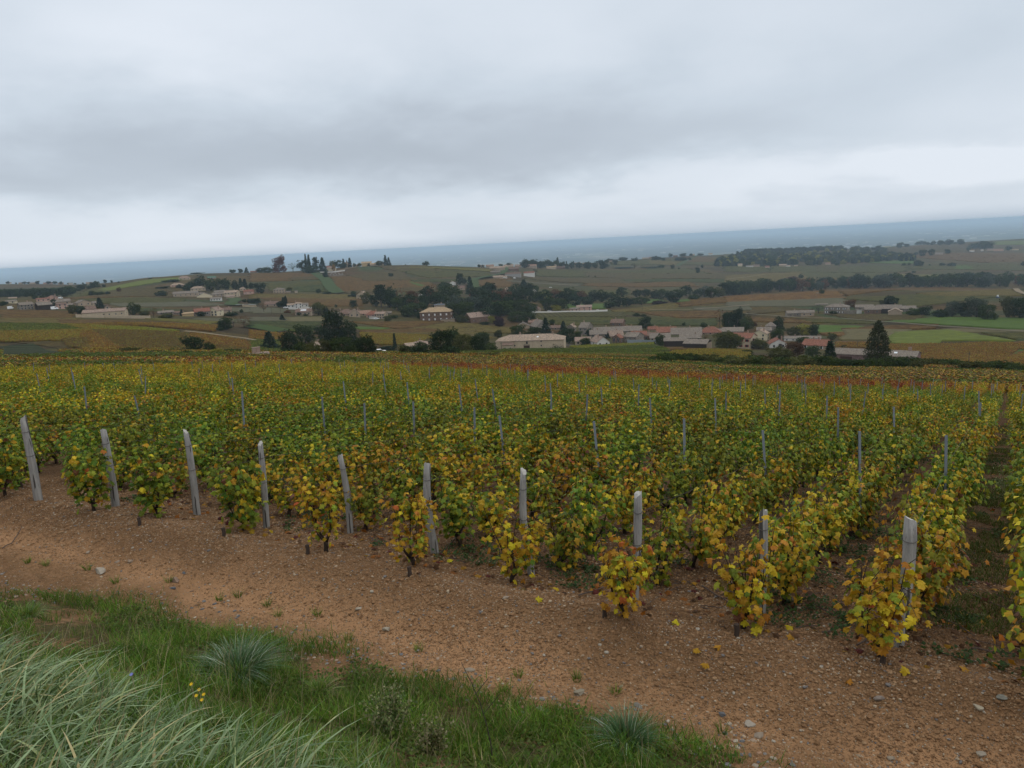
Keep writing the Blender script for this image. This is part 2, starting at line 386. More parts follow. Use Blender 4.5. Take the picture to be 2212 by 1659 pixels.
def build_ground():
    fa = np.arange(-48, 48.01, .2); ca = np.concatenate([np.arange(-180, -48, 3.0), fa, np.arange(51, 180.1, 3.0)])
    ca[-1] = 180
    A = np.radians(ca)
    rr = [.3, .8, 1.3]
    d = 1.8
    while d < 62000:
        rr.append(d)
        d *= 1.05 if d < 3 else 1.009 if d < 14 else 1.02 if d < 45 else 1.03 if d < 130 else 1.013 if d < 3500 else 1.03
    rr = np.array(rr)
    a, r = np.meshgrid(A, rr); x = np.sin(a) * r; y = np.cos(a) * r; z = z_ground(x, y)
    nr, na = a.shape
    V = np.c_[x.ravel(), y.ravel(), z.ravel()]
    I = np.arange(nr * na).reshape(nr, na)
    q = np.stack([I[:-1, :-1], I[:-1, 1:], I[1:, 1:], I[1:, :-1]], -1).reshape(-1, 4)[:, ::-1]
    s, t = st(x, y); qq = s - post_s(t)
    edge = edge_s(s, t)
    grs = (1 - sstep(edge - .25, edge + .15, s)) * (.75 + .9 * (vnoise(x * 1.5, y * 1.5, 8) - .5))
    grs = np.maximum(grs, .55 * sstep(.5, .8, vnoise(x * 2.2, y * 2.2, 12)) * sstep(.5, 1.2, qq) * sstep(-3, 1.5, t) * np.exp(-qq / 14))
    trk = np.exp(-((s - 6.0 + .05 * np.clip(t, -12, 0)) / .42) ** 2) * (.4 + .8 * vnoise(x * 1.7, y * .9, 14)) + .35 * sstep(.55, .85, vnoise(x * .8, y * .8, 55)) * (1 - sstep(-1.2, 0, qq))
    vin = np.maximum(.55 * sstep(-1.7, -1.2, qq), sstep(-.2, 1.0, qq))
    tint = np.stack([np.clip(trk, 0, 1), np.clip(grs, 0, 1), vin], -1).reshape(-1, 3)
    rm = np.sqrt(rr[:-1] * rr[1:])[:, None] * np.ones(na - 1); am = (A[:-1] + A[1:]) / 2 * np.ones((nr - 1, 1))
    dA = np.interp(am, GRID, DA)
    mi = np.where(rm < dA * 1.05, 0, np.where(rm < 6500, 1, 2)).ravel()
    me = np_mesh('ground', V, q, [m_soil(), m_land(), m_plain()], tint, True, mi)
    tag(link('ground', me), kind='structure')
build_ground()

# ------------------------------------------------------------------ air
hz_m = bpy.data.materials.new('haze'); hz_m.use_nodes = True
_t = hz_m.node_tree; _t.nodes.clear(); _o = _t.nodes.new('ShaderNodeOutputMaterial'); _v = _t.nodes.new('ShaderNodeVolumePrincipled')
_v.inputs['Color'].default_value = (.62, .81, 1.0, 1); _v.inputs['Density'].default_value = 0.82e-4; _v.inputs['Anisotropy'].default_value = 0.0
_t.links.new(_v.outputs[0], _o.inputs['Volume'])
_b = MB().box(-63000, 63000, -63000, 63000, -258, 6)
tag(link('haze', _b.mesh('haze', hz_m)), kind='stuff')

# ------------------------------------------------------------------ fields draped over the land
def m_field(name, stops, row_dir=None, contrast=1.0, bump=1.0, speck=.6, grid=None):
    """stops: colours of the crop; row_dir: angle of planted rows (radians) with grid = spacing in metres"""
    m, nt, b = mat(name); p = nt.pos()
    n1 = nt.noise(p, speck, 4, .72); n2 = nt.noise(p, .045, 3, .6)
    n3 = nt.noise(p, .16, 4, .75)
    f = nt.math('ADD', nt.math('MULTIPLY', n3, .60), nt.math('ADD', nt.math('MULTIPLY', n1, .15), nt.math('MULTIPLY', n2, .25)))
    k = len(stops); base = nt.ramp(f, [(.36 + .28 * i / max(1, k - 1), c) for i, c in enumerate(stops)])
    d = nt.math('ADD', nt.math('MULTIPLY', nt.mapr(n1, .38, .58), .5), nt.math('MULTIPLY', nt.mapr(n3, .40, .56), .5)); dk = 1 - .62 * contrast
    base = nt.mix(d, nt.mix(1, base, gray(dk), 'MULTIPLY'), base)
    if row_dir is not None:
        sp = nt.n.new('ShaderNodeSeparateXYZ'); nt.l.new(p, sp.inputs[0])
        c = nt.math('ADD', nt.math('MULTIPLY', sp.outputs[0], math.sin(row_dir)), nt.math('MULTIPLY', sp.outputs[1], math.cos(row_dir)))
        w = nt.math('SINE', nt.math('MULTIPLY', c, 2 * math.pi / grid))
        base = nt.mix(nt.mapr(w, -.6, .3, .75, 0), base, nt.mix(1, base, (.42, .38, .40), 'MULTIPLY'))
    base = nt.mix(1, base, (.66, .70, .56), 'MULTIPLY')
    nt.l.new(base, b.inputs['Base Color']); b.inputs['Roughness'].default_value = .95
    nt.l.new(nt.bump(n1, bump, 1.0), b.inputs['Normal']); return m
FM = {
 'rust': m_field('rust vineyard', [(.115, .062, .024), (.175, .090, .030), (.175, .120, .036)]),
 'orange': m_field('orange vineyard', [(.13, .065, .026), (.215, .105, .036), (.25, .145, .045)]),
 'brown': m_field('brown vineyard', [(.085, .066, .028), (.13, .088, .036), (.115, .105, .036)]),
 'ochre': m_field('ochre vineyard', [(.12, .085, .030), (.185, .13, .040), (.17, .145, .05)]),
 'olive': m_field('olive vineyard', [(.070, .070, .022), (.105, .098, .028), (.150, .115, .034)]),
 'green': m_field('green vineyard', [(.052, .062, .020), (.075, .085, .026), (.100, .100, .030)]),
 'yellow': m_field('yellow vineyard', [(.12, .105, .026), (.20, .165, .038), (.17, .16, .045)]),
 'grass': m_field('meadow', [(.085, .130, .030), (.100, .155, .036)], contrast=.35, bump=.2, speck=.2),
 'lime': m_field('young crop', [(.135, .155, .032), (.165, .19, .040)], contrast=.4, bump=.3, speck=.2),
 'dark': m_field('dark vineyard', [(.034, .045, .028), (.046, .058, .034)], contrast=.5),
 'bare': m_field('bare field', [(.10, .095, .068), (.145, .125, .092)], contrast=.35, bump=.3, speck=.15),
 'tan': m_field('pale stubble', [(.14, .115, .066), (.175, .14, .085)], contrast=.3, bump=.3, speck=.15),
 'rows': m_field('planted rows', [(.045, .058, .028), (.056, .068, .034)], math.radians(-16), .6, .6, .5, 11),
 'vrows': m_field('vineyard rows', [(.10, .09, .034), (.13, .11, .04)], math.radians(86), .8, .6, .5, 5.0),
}
def drape(name, P00, P10, P11, P01, mt, lift=.35, n=10, kind='structure', skirt=0, rough=0.0):
    """a patch between four ground points, following the land"""
    res = max(8, min(80, int(max(np.linalg.norm(P10 - P00), np.linalg.norm(P01 - P00)) / 5)))
    u, v = np.meshgrid(np.linspace(0, 1, res), np.linspace(0, 1, res)); u = u[..., None]; v = v[..., None]
    P = (P00 * (1 - u) + P10 * u) * (1 - v) + (P01 * (1 - u) + P11 * u) * v
    x, y = P[..., 0], P[..., 1]
    if rough: x = x + rough * (vnoise(x / 9, y / 9, 3) - .5); y = y + rough * (vnoise(x / 9, y / 9, 4) - .5)
    z = z_ground(x, y) + lift
    d = np.hypot(x, y); z = z + np.clip((d - 300) / 1500, 0, 1) * .5
    V = np.c_[x.ravel(), y.ravel(), z.ravel()]
    I = np.arange(res * res).reshape(res, res); q = np.stack([I[:-1, :-1], I[:-1, 1:], I[1:, 1:], I[1:, :-1]], -1).reshape(-1, 4)
    if (V[q[0, 1]] - V[q[0, 0]])[0] * (V[q[0, 3]] - V[q[0, 0]])[1] - (V[q[0, 1]] - V[q[0, 0]])[1] * (V[q[0, 3]] - V[q[0, 0]])[0] < 0: q = q[:, ::-1]
    # a border that goes down into the land, so that no edge hovers
    ring = np.concatenate([I[0, :], I[1:, -1], I[-1, -2::-1], I[-2:0:-1, 0]]); b0 = len(V); V = np.concatenate([V, V[ring] - [0, 0, 2.5]]); m_ = len(ring); k_ = np.arange(m_)
    q = np.concatenate([q, np.stack([ring, b0 + k_, b0 + (k_ + 1) % m_, np.roll(ring, -1)], -1)])
    me = np_mesh(name, V, q, [mt], None, True); return tag(link(name, me), kind=kind)
NF = 0; QUADS = []
def field(sh, corners, mt, dmin=110, lift=None):
    """corners in sheet units: far-left, far-right, near-right, near-left"""
    global NF
    NF += 1
    P = [hit(*U(sh, *c), dmin=dmin) for c in corners]
    dd = np.mean([np.hypot(p[0], p[1]) for p in P]); QUADS.append((np.array(P), mt, dd))
    drape('field', P[3], P[2], P[1], P[0], FM[mt] if isinstance(mt, str) else mt, lift=(.15 + .004 * NF if lift is None else lift), rough=dd * .008)
# left slopes (sheet 1)
F1 = [
 ((0,515),(640,530),(620,585),(0,590),'rust'), ((0,590),(700,585),(900,660),(0,625),'ochre'), ((680,597),(1340,600),(1900,640),(640,650),'brown'),
 ((500,600),(1900,650),(1850,710),(520,640),'rust'), ((0,628),(500,640),(900,690),(0,710),'green'), ((480,640),(1500,700),(1560,730),(700,690),'ochre'),
 ((780,668),(1560,705),(1480,728),(1040,715),'yellow'), ((0,712),(780,690),(900,780),(0,800),'ochre'), ((700,715),(1560,722),(1500,900),(740,905),'rust'),
 ((780,700),(1600,728),(2212,860),(1500,900),'brown'), ((1650,720),(2212,810),(2212,870),(1600,800),'rust'), ((0,790),(760,770),(760,900),(600,850),'brown'),
 ((0,835),(300,812),(770,910),(0,945),'rows'), ((560,410),(1500,345),(1520,400),(600,425),'rust'), ((950,350),(1500,330),(1500,410),(800,408),'brown'),
 ((640,425),(1600,420),(1550,470),(900,465),'olive'), ((950,462),(1700,450),(2000,480),(1000,490),'bare'), ((820,345),(1560,235),(1560,262),(880,362),'lime'),
 ((660,345),(1300,240),(1500,240),(800,348),'brown'), ((560,400),(800,330),(950,360),(600,415),'olive'), ((1640,590),(2212,600),(2212,640),(1700,610),'bare'),
 ((1990,500),(2212,505),(2212,545),(1990,530),'bare'), ((1200,500),(1600,520),(1600,545),(1200,530),'green'), ((1250,590),(1900,620),(1800,645),(1300,610),'yellow'),
]
# middle (sheet 2)
F2 = [
 ((0,280),(530,285),(600,335),(0,355),'rust'), ((330,320),(580,305),(620,335),(340,345),'brown'), ((130,365),(610,345),(640,440),(180,430),'olive'),
 ((360,400),(600,375),(640,440),(380,440),'green'), ((0,455),(830,460),(950,500),(0,500),'ochre'), ((0,490),(950,500),(950,560),(560,560),'rust'),
 ((680,310),(1250,300),(1640,400),(740,440),'rust'), ((1000,200),(1500,205),(1650,300),(1200,260),'brown'), ((1230,235),(2040,250),(2040,270),(1230,245),'yellow'),
 ((1230,262),(2040,285),(2040,310),(1500,320),'olive'), ((820,300),(1250,262),(1400,340),(1000,350),'brown'), ((1350,340),(2000,330),(1900,345),(1400,360),'green'),
 ((1340,350),(1480,390),(1440,395),(1340,355),'grass'), ((1900,345),(2212,320),(2212,400),(1920,400),'rust'), ((720,440),(1640,400),(1500,440),(850,455),'brown'),
 ((300,655),(640,650),(640,690),(300,690),'tan'), ((0,655),(300,655),(300,688),(0,688),'bare'), ((0,688),(600,690),(590,730),(0,740),'green'), ((0,560),(330,590),(340,625),(0,620),'bare'),
 ((180,730),(590,735),(500,790),(230,760),'green'), ((850,690),(1680,680),(1400,740),(880,700),'rust'), ((880,700),(1150,720),(1500,740),(1200,750),'rust'),
 ((880,735),(1160,745),(1100,758),(900,755),'grass'), ((1300,757),(1690,690),(2212,740),(2212,790),'ochre'), ((930,760),(1500,750),(1800,790),(930,800),'rust'),
 ((930,790),(1850,770),(2100,830),(950,840),'ochre'), ((950,825),(1560,800),(1400,890),(1080,890),'ochre'), ((0,770),(300,800),(260,900),(0,900),'rust'), ((0,850),(260,855),(230,960),(0,960),'olive'),
 ((606,345),(632,335),(700,445),(650,440),'green'), ((662,330),(690,330),(752,440),(738,440),'green'), ((1300,975),(1900,950),(2212,945),(2212,985),'olive'),
]
# right of the middle (sheet 3)
F3 = [
 ((480,705),(1200,700),(1200,740),(480,745),'vrows'), ((480,745),(1560,740),(1960,800),(480,800),'olive'), ((700,770),(1950,750),(1950,810),(1200,800),'green'),
 ((1090,690),(1600,620),(1650,680),(1100,700),'ochre'), ((1200,690),(1950,690),(1960,750),(1500,740),'rust'), ((1600,625),(2212,565),(2212,610),(1650,660),'rust'),
 ((1300,695),(2212,640),(2212,680),(1400,700),'olive'), ((1750,670),(2212,650),(2212,690),(1750,690),'bare'),
 ((480,355),(1700,350),(1900,390),(500,410),'olive'), ((390,430),(1400,420),(1500,455),(900,470),'brown'), ((260,445),(850,480),(820,492),(260,455),'bare'),
 ((880,380),(2212,400),(2212,440),(900,420),'brown'), ((900,470),(1700,455),(1800,495),(860,490),'rust'), ((1180,440),(2212,440),(2212,470),(1200,455),'green'),
 ((480,520),(1240,520),(1240,570),(500,560),'olive'), ((880,250),(1330,240),(1400,262),(900,275),'ochre'), ((1100,240),(1780,218),(1760,240),(1100,258),'rust'),
 ((1100,270),(1990,262),(1980,325),(1100,320),'olive'), ((1650,262),(1990,262),(1930,300),(1700,300),'rust'), ((1400,280),(1640,300),(1620,330),(1400,310),'ochre'),
 ((1390,600),(1490,598),(1540,625),(1400,632),'grass'), ((1600,605),(1720,600),(1730,615),(1620,625),'grass'), ((730,640),(1050,635),(1040,675),(730,670),'grass'),
 ((230,1010),(1290,1010),(1600,1050),(250,1055),'green'), ((250,1055),(1000,1080),(1000,1090),(200,1085),'ochre'), ((1000,980),(1800,990),(2212,1010),(1290,1010),'rust'),
 ((1600,1030),(2212,1015),(2212,1100),(1500,1090),'ochre'), ((760,985),(1440,955),(1440,975),(900,1005),'yellow'), ((900,1000),(1440,975),(1560,1020),(1100,1015),'olive'),
]
F4 = [
 ((1230,802),(2400,775),(2400,880),(1850,850),'grass'), ((1190,810),(1600,775),(2400,790),(2400,880),'grass'), ((740,755),(1480,760),(1400,800),(1100,805),'brown'),
 ((560,790),(1140,805),(1100,830),(600,815),'olive'), ((680,835),(1040,845),(880,895),(680,900),'grass'), ((870,860),(1600,830),(1550,860),(880,890),'rust'),
 ((680,895),(1100,870),(1000,920),(760,915),'orange'), ((880,870),(1400,870),(1200,945),(860,950),'tan'), ((1600,865),(2300,875),(2300,905),(1620,890),'tan'),
 ((1230,890),(1650,870),(2150,955),(1200,960),'lime'), ((1200,930),(1650,935),(1520,990),(1200,975),'lime'), ((1870,890),(2300,890),(2300,940),(2140,945),'olive'), ((2140,940),(2300,940),(2300,990),(2150,985),'green'),
 ((820,955),(1200,965),(1100,1010),(820,1010),'orange'), ((1540,1000),(2300,950),(2300,1010),(1560,1010),'orange'), ((1210,985),(2212,990),(2212,1060),(1210,1070),'rust'),
 ((1210,1050),(2300,1030),(2300,1100),(1400,1110),'orange'), ((1980,1100),(2180,1020),(2240,1025),(2050,1102),'grass'), ((1400,1090),(2300,1090),(2300,1180),(1500,1180),'rust'),
 ((0,620),(700,580),(900,640),(0,680),'orange'), ((700,575),(1600,555),(2060,570),(900,620),'rust'), ((900,640),(1700,600),(2100,620),(1400,700),'olive'), ((1420,600),(2100,570),(2212,620),(1500,620),'ochre'),
 ((0,665),(880,635),(960,690),(0,700),'bare'), ((140,740),(400,700),(640,720),(160,760),'brown'), ((100,775),(540,790),(660,820),(220,810),'rust'),
 ((0,400),(1350,390),(1340,440),(0,440),'olive'), ((670,390),(850,390),(850,430),(690,440),'brown'), ((1060,370),(1390,350),(1390,380),(1080,375),'grass'), ((1190,265),(1800,245),(1800,300),(1250,310),'brown'),
 ((1250,300),(2300,300),(2300,400),(1350,330),'rust'), ((1350,400),(2300,360),(2300,430),(1380,420),'olive'), ((1680,395),(1800,395),(1850,420),(1720,420),'grass'), ((0,470),(560,440),(900,490),(0,520),'ochre'), ((560,445),(1250,450),(1240,490),(600,480),'olive'),
 ((1240,455),(1640,465),(1600,485),(1240,480),'yellow'), ((860,240),(1250,240),(1170,265),(900,260),'lime'), ((0,278),(600,272),(600,280),(0,288),'yellow'), ((2000,215),(2300,205),(2300,235),(2000,240),'lime'),
]
for sh, L in ((1, F1), (2, F2), (3, F3), (4, F4)):
    for *c, k in L: field(sh, c, k)

# roads and tracks
def m_flat(name, col, rough=.9, var=.15, scale=.4):
    m, nt, b = mat(name); n = nt.noise(nt.pos(), scale, 4, .6)
    nt.l.new(nt.mix(n, tuple(c * (1 - var) for c in col), tuple(min(1, c * (1 + var)) for c in col)), b.inputs['Base Color']); b.inputs['Roughness'].default_value = rough
    return m
M_ROAD = m_flat('asphalt road', (.20, .20, .20)); M_DIRT = m_flat('dirt track', (.20, .16, .11)); M_BARE = m_flat('gravel lane', (.125, .115, .085)); M_VERGE = m_flat('verge grass', (.040, .062, .018))
def road(name, sh, pts, w, mt, verge=0, dmin=110, lift=1.15):
    P = np.array([hit(*U(sh, *p), dmin=dmin) for p in pts])[:, :2]
    t = np.linspace(0, 1, len(P)); tt = np.linspace(0, 1, 14 * len(P)); 
    x = np.interp(tt, t, P[:, 0]); y = np.interp(tt, t, P[:, 1])
    k = np.hanning(11); k /= k.sum(); pad = lambda v: np.convolve(np.r_[2 * v[0] - v[5:0:-1], v, 2 * v[-1] - v[-2:-7:-1]], k, 'valid')
    x, y = pad(x), pad(y); C = np.c_[x, y]; d = np.gradient(C, axis=0); nrm = np.c_[-d[:, 1], d[:, 0]] / np.maximum(np.hypot(d[:, 0], d[:, 1]), 1e-6)[:, None]
    for ww, m_, nm, lf in ((w + verge * 2, M_VERGE, 'road_verge', lift - .12), (w, mt, name, lift)):
        if nm == 'road_verge' and not verge: continue
        L, R = C + nrm * ww / 2, C - nrm * ww / 2; V = np.zeros((len(C) * 2, 3)); V[0::2, :2] = L; V[1::2, :2] = R
        zc = np.maximum(z_ground(L[:, 0], L[:, 1]), z_ground(R[:, 0], R[:, 1])) + lf
        V[0::2, 2] = zc; V[1::2, 2] = zc
        i = np.arange(len(C) - 1) * 2; q = np.c_[i, i + 1, i + 3, i + 2]
        tag(link(nm, np_mesh(nm, V, q, [m_])), kind='structure')
road('road', 2, [(740,455),(715,430),(670,390),(650,350),(610,320),(560,290),(545,275)], 7, M_ROAD, 5)
road('road', 2, [(1920,430),(1880,380),(1870,355),(1900,335),(2000,318),(2100,300)], 6, M_ROAD, 4)
road('road', 3, [(20,530),(0,500),(0,440),(120,415),(215,400),(245,370),(275,330)], 6, M_ROAD, 3)
road('road', 2, [(-60,742),(0,742),(120,762),(280,792)], 5, M_ROAD, 3)
road('road', 1, [(2212,482),(2140,480),(2060,483),(2000,478),(1996,468),(2040,440),(2010,425)], 6, M_ROAD, 3)
road('path', 1, [(1600,720),(1750,735),(1900,755),(2100,780),(2212,800)], 1.8, M_DIRT, 0)
road('road', 4, [(130,755),(360,770),(560,785),(850,790),(1100,812),(1500,845),(2000,880),(2300,895)], 3, M_BARE, 0)
road('path', 4, [(2090,570),(2160,585),(2260,620)], 6, M_DIRT, 0)
road('path', 3, [(1625,332),(1700,290),(1760,262),(1790,245)], 5, M_ROAD, 4)
road('path', 3, [(230,445),(400,458),(600,475),(830,490)], 4, M_DIRT, 0)
road('path', 4, [(0,500),(160,480),(300,460),(500,455)], 5, M_DIRT, 0)
road('path', 2, [(745,265),(830,245),(900,232)], 5, M_DIRT, 0)
road('path', 3, [(1400,690),(1700,690),(2212,650)], 3, M_DIRT, 0)
# ------------------------------------------------------------------ leaves
def m_leaf(name, trans=.35, gloss=.35, var=.10, rough=.5):
    m = bpy.data.materials.new(name); m.use_nodes = True; nt = NT(m.node_tree); nt.n.clear()
    o = nt.n.new('ShaderNodeOutputMaterial'); c = nt.attr('tint')
    oi = nt.n.new('ShaderNodeObjectInfo'); hs = nt.n.new('ShaderNodeHueSaturation')
    nt.l.new(nt.mapr(oi.outputs['Random'], 0, 1, .5 - var * .22, .5 + var * .22), hs.inputs['Hue'])
    nt.l.new(nt.mapr(oi.outputs['Random'], 0, 1, 1 - var, 1 + var), hs.inputs['Value']); nt.l.new(c, hs.inputs['Color'])
    n = nt.noise(nt.objco(), 40, 2, .5); col = nt.mix(nt.mapr(n, .35, .65, 0, .35), hs.outputs[0], nt.mix(1, hs.outputs[0], (.6, .55, .5), 'MULTIPLY'))
    b = nt.n.new('ShaderNodeBsdfPrincipled'); nt.l.new(col, b.inputs['Base Color']); b.inputs['Roughness'].default_value = rough; b.inputs['Specular IOR Level'].default_value = gloss
    t = nt.n.new('ShaderNodeBsdfTranslucent'); nt.l.new(nt.mix(1, col, (1.2, 1.15, .7), 'MULTIPLY'), t.inputs[0])
    mx = nt.n.new('ShaderNodeMixShader'); mx.inputs[0].default_value = trans; nt.l.new(b.outputs[0], mx.inputs[1]); nt.l.new(t.outputs[0], mx.inputs[2])
    nt.l.new(mx.outputs[0], o.inputs[0]); return m
M_VLEAF = m_leaf('vine leaf', .24, .12, .14)
def m_wood(name, a, b_, scale=14, stretch=(1, 1, .15), bump=.6, dist=.01):
    m, nt, b = mat(name); v = nt.scalev(nt.objco(), stretch); n = nt.noise(v, scale, 6, .65); n2 = nt.noise(v, scale * 4, 3, .6)
    nt.l.new(nt.mix(nt.mapr(n, .3, .7), a, b_), b.inputs['Base Color']); nt.l.new(nt.bump(nt.math('ADD', n, nt.math('MULTIPLY', n2, .4)), bump, dist), b.inputs['Normal']); b.inputs['Roughness'].default_value = .9; return m
M_VWOOD = m_wood('old vine wood', (.030, .022, .018), (.075, .055, .042), 30, (1, 1, .4), .9, .01)
PAL = {'g': (.110, .165, .020), 'dg': (.062, .102, .017), 'yg': (.210, .235, .024), 'y': (.46, .320, .024), 'oc': (.38, .215, .022), 'o': (.38, .155, .028), 'b': (.13, .070, .032), 'r': (.27, .060, .026), 'dr': (.12, .032, .022)}
PROB = {
 'G': dict(g=.44, dg=.12, yg=.35, y=.06, oc=.02, b=.01),
 'M': dict(g=.32, dg=.08, yg=.36, y=.15, oc=.06, o=.01, b=.02),
 'Y': dict(g=.15, yg=.31, y=.34, oc=.13, o=.04, b=.03),
 'F': dict(g=.06, yg=.14, y=.46, oc=.24, o=.07, b=.03),
 'O': dict(g=.05, yg=.12, y=.22, oc=.27, o=.24, b=.07, r=.03),
 'R': dict(yg=.03, oc=.08, o=.20, r=.36, dr=.22, b=.11)}
LEAF_OUT = np.array([(0, -.02), (-.17, -.13), (-.40, -.06), (-.50, .10), (-.38, .22), (-.56, .40), (-.50, .56), (-.30, .52), (-.30, .74), (-.12, .72), (0, 1.0), (.12, .72), (.30, .74), (.30, .52), (.50, .56), (.56, .40), (.38, .22), (.50, .10), (.40, -.06), (.17, -.13)])
def leaf_shape(kind):
    if kind == 'fine':
        P = np.vstack([[(0, .32)], LEAF_OUT]); n = len(LEAF_OUT)
        F = np.array([(0, 1 + (i + 1) % n, 1 + i) for i in range(n)])
    elif kind == 'mid':
        P = np.array([(0, .3), (0, -.02), (-.42, -.10), (-.40, .20), (-.58, .48), (-.26, .58), (0, 1), (.26, .58), (.58, .48), (.40, .20), (.42, -.10)]); n = 10
        F = np.array([(0, 1 + (i + 1) % n, 1 + i) for i in range(n)])
    else:
        P = np.array([(0, -.05), (-.52, .35), (0, 1.), (.52, .35)]); F = np.array([(0, 3, 2), (0, 2, 1)])
    z = -.30 * np.abs(P[:, 0]) + .10 * np.sin(P[:, 1] * 3)
    return np.c_[P, z], F
def rot_frames(N, down):
    """frames whose z is the leaf normal and y points roughly towards `down`"""
    N = N / np.linalg.norm(N, axis=1, keepdims=True); Yv = down - N * np.sum(down * N, 1, keepdims=True)
    Yv /= np.maximum(np.linalg.norm(Yv, axis=1, keepdims=True), 1e-6); Xv = np.cross(Yv, N); return Xv, Yv, N
def scatter_leaves(R, pos, nrm, down, size, cols, kind):
    P, F = leaf_shape(kind); Xv, Yv, Nv = rot_frames(nrm, down); n = len(pos)
    cz = R.uniform(.3, 1.9, n)
    V = pos[:, None] + size[:, None, None] * (Xv[:, None] * P[None, :, :1] + Yv[:, None] * P[None, :, 1:2] + Nv[:, None] * (P[None, :, 2:3] * cz[:, None, None]))
    T = np.repeat(cols[:, None], len(P), 1) * R.uniform(.8, 1.15, (n, len(P), 1))
    Fa = (F[None] + (np.arange(n) * len(P))[:, None, None]).reshape(-1, 3)
    return V.reshape(-1, 3), Fa, T.reshape(-1, 3)
def pick_cols(R, pal, n):
    k = list(PROB[pal]); p = np.array([PROB[pal][i] for i in k]); c = np.array([PAL[i] for i in k])[R.choice(len(k), n, p=p / p.sum())]
    return c * R.uniform(.75, 1.25, (n, 1))
def vine_skeleton(R, H=1.0, spread=.34, ncane=8):
    mb = MB(); h0 = R.uniform(.13, .22); top = Vector((R.uniform(-.05, .05), R.uniform(-.05, .05), h0))
    mb.tube([(0, 0, -.06), (R.uniform(-.02, .02), R.uniform(-.02, .02), h0 * .5), top], [.036, .028, .034], 6)
    canes = []
    na = 4
    for a in range(na):
        th = a * 2 * math.pi / na + R.uniform(-.5, .5); e = top + Vector((math.cos(th) * R.uniform(.08, .17), math.sin(th) * R.uniform(.08, .17), R.uniform(.06, .16)))
        mb.tube([top - Vector((0, 0, .02)), (top + e) / 2 + Vector((0, 0, -.02)), e], [.024, .017, .012], 5)
        for c in range(max(1, ncane // na)):
            t2 = th + R.uniform(-.9, .9); hh = R.uniform(.55, 1.0) * H; o = R.uniform(.5, 1.2) * spread
            p0 = e; p3 = Vector((math.cos(t2) * o, math.sin(t2) * o, h0 + .1 + hh * R.uniform(.7, .9)))
            p1 = e + Vector((math.cos(t2) * o * .3, math.sin(t2) * o * .3, hh * .35)); p2 = (p1 + p3) / 2 + Vector((R.uniform(-.06, .06), R.uniform(-.06, .06), .05))
            if R.random() < .3: p3 = p3 + Vector((math.cos(t2) * .15, math.sin(t2) * .15, -.2))
            pts = [p0, p1, p2, p3]; mb.tube(pts, [.007, .006, .005, .003], 3, cap=False); canes.append(pts)
    return mb, canes
def leaf_sites(R, canes, n, spread=.34):
    pos = []; nrm = []
    for _ in range(n):
        c = canes[R.integers(len(canes))]; t = R.uniform(.05, 3.0) * .999; i = min(2, int(t)); f = t - i
        p = np.array(c[i].lerp(c[i + 1], f)); a = R.uniform(0, 2 * math.pi); o = R.uniform(.02, .13)
        q = p + np.array([math.cos(a) * o, math.sin(a) * o, R.uniform(-.22, .06)])
        q[2] = max(q[2], .07)
        out = np.array([math.cos(a), math.sin(a), 0]) * .7 + np.array([p[0], p[1], 0]) * 1.6 + np.array([0, 0, R.uniform(.1, 1.0)])
        nrm.append(out + R.normal(0, .35, 3)); pos.append(q)
    return np.array(pos), np.array(nrm)
def make_vine_meshes(seed, pal, n, kind, H=1.0, size=(.075, .125), spread=.34, ncane=8):
    R = np.random.default_rng(seed); mb, canes = vine_skeleton(R, H, spread, ncane); wood = mb.mesh('vine_wood', M_VWOOD, True)
    pos, nrm = leaf_sites(R, canes, n, spread); dn = np.tile([0, 0, -1.0], (n, 1)) + R.normal(0, .45, (n, 3))
    V, F, T = scatter_leaves(R, pos, nrm, dn, R.uniform(*size, n), pick_cols(R, pal, n), kind)
    return wood, np_mesh('vine_foliage', V, F, [M_VLEAF], T)
NEARV = {p: [make_vine_meshes(100 + 10 * i + k, p, 520, 'mid', 1.08, (.045, .084), .38, 12) for k in range(5)] for i, p in enumerate('GMY')}

# ------------------------------------------------------------------ vineyard layout
RU = np.array([.566, .824])                       # direction of the planted rows
POST_T = [-12.98, -11.55, -9.9, -8.45, -6.95, -5.1, -3.6, -2.15, -.80, .45]
def row_t(i):                                     # i: row number, 0..9 are the rows with posts in view
    if i < 0: return POST_T[0] + 1.4 * i
    if i < 10: return POST_T[i]
    return POST_T[9] + (1.2 if i == 10 else 1.2 + 1.4 * (i - 10))
def row_start(i):
    t = row_t(i); return np.array(ts(post_s(t), t))
ORD = ['first', 'second', 'third', 'fourth', 'fifth', 'sixth', 'seventh', 'eighth', 'ninth', 'tenth']
ORDN = ORD + ['eleventh', 'twelfth', 'thirteenth', 'fourteenth', 'fifteenth', 'sixteenth', 'seventeenth', 'eighteenth', 'nineteenth', 'twentieth', 'twenty-first', 'twenty-second', 'twenty-third', 'twenty-fourth', 'twenty-fifth', 'twenty-sixth', 'twenty-seventh', 'twenty-eighth', 'twenty-ninth', 'thirtieth'] + ['thirty-' + q for q in ORD[:9]] + ['fortieth']
def row_phrase(i):
    if i < 0: return '%s row left of the posts' % ORDN[min(-i - 1, 39)]
    if i < 10: return 'row of the %s post from left' % ORD[i]
    return '%s row right of the posts' % ORDN[i - 10]
VBASE = [(12, 1070), (205, 1104), (345, 1120), (528, 1146), (703, 1192), (895, 1220), (1106, 1258), (1350, 1332), (1606, 1358), (1905, 1422)]
vines = []
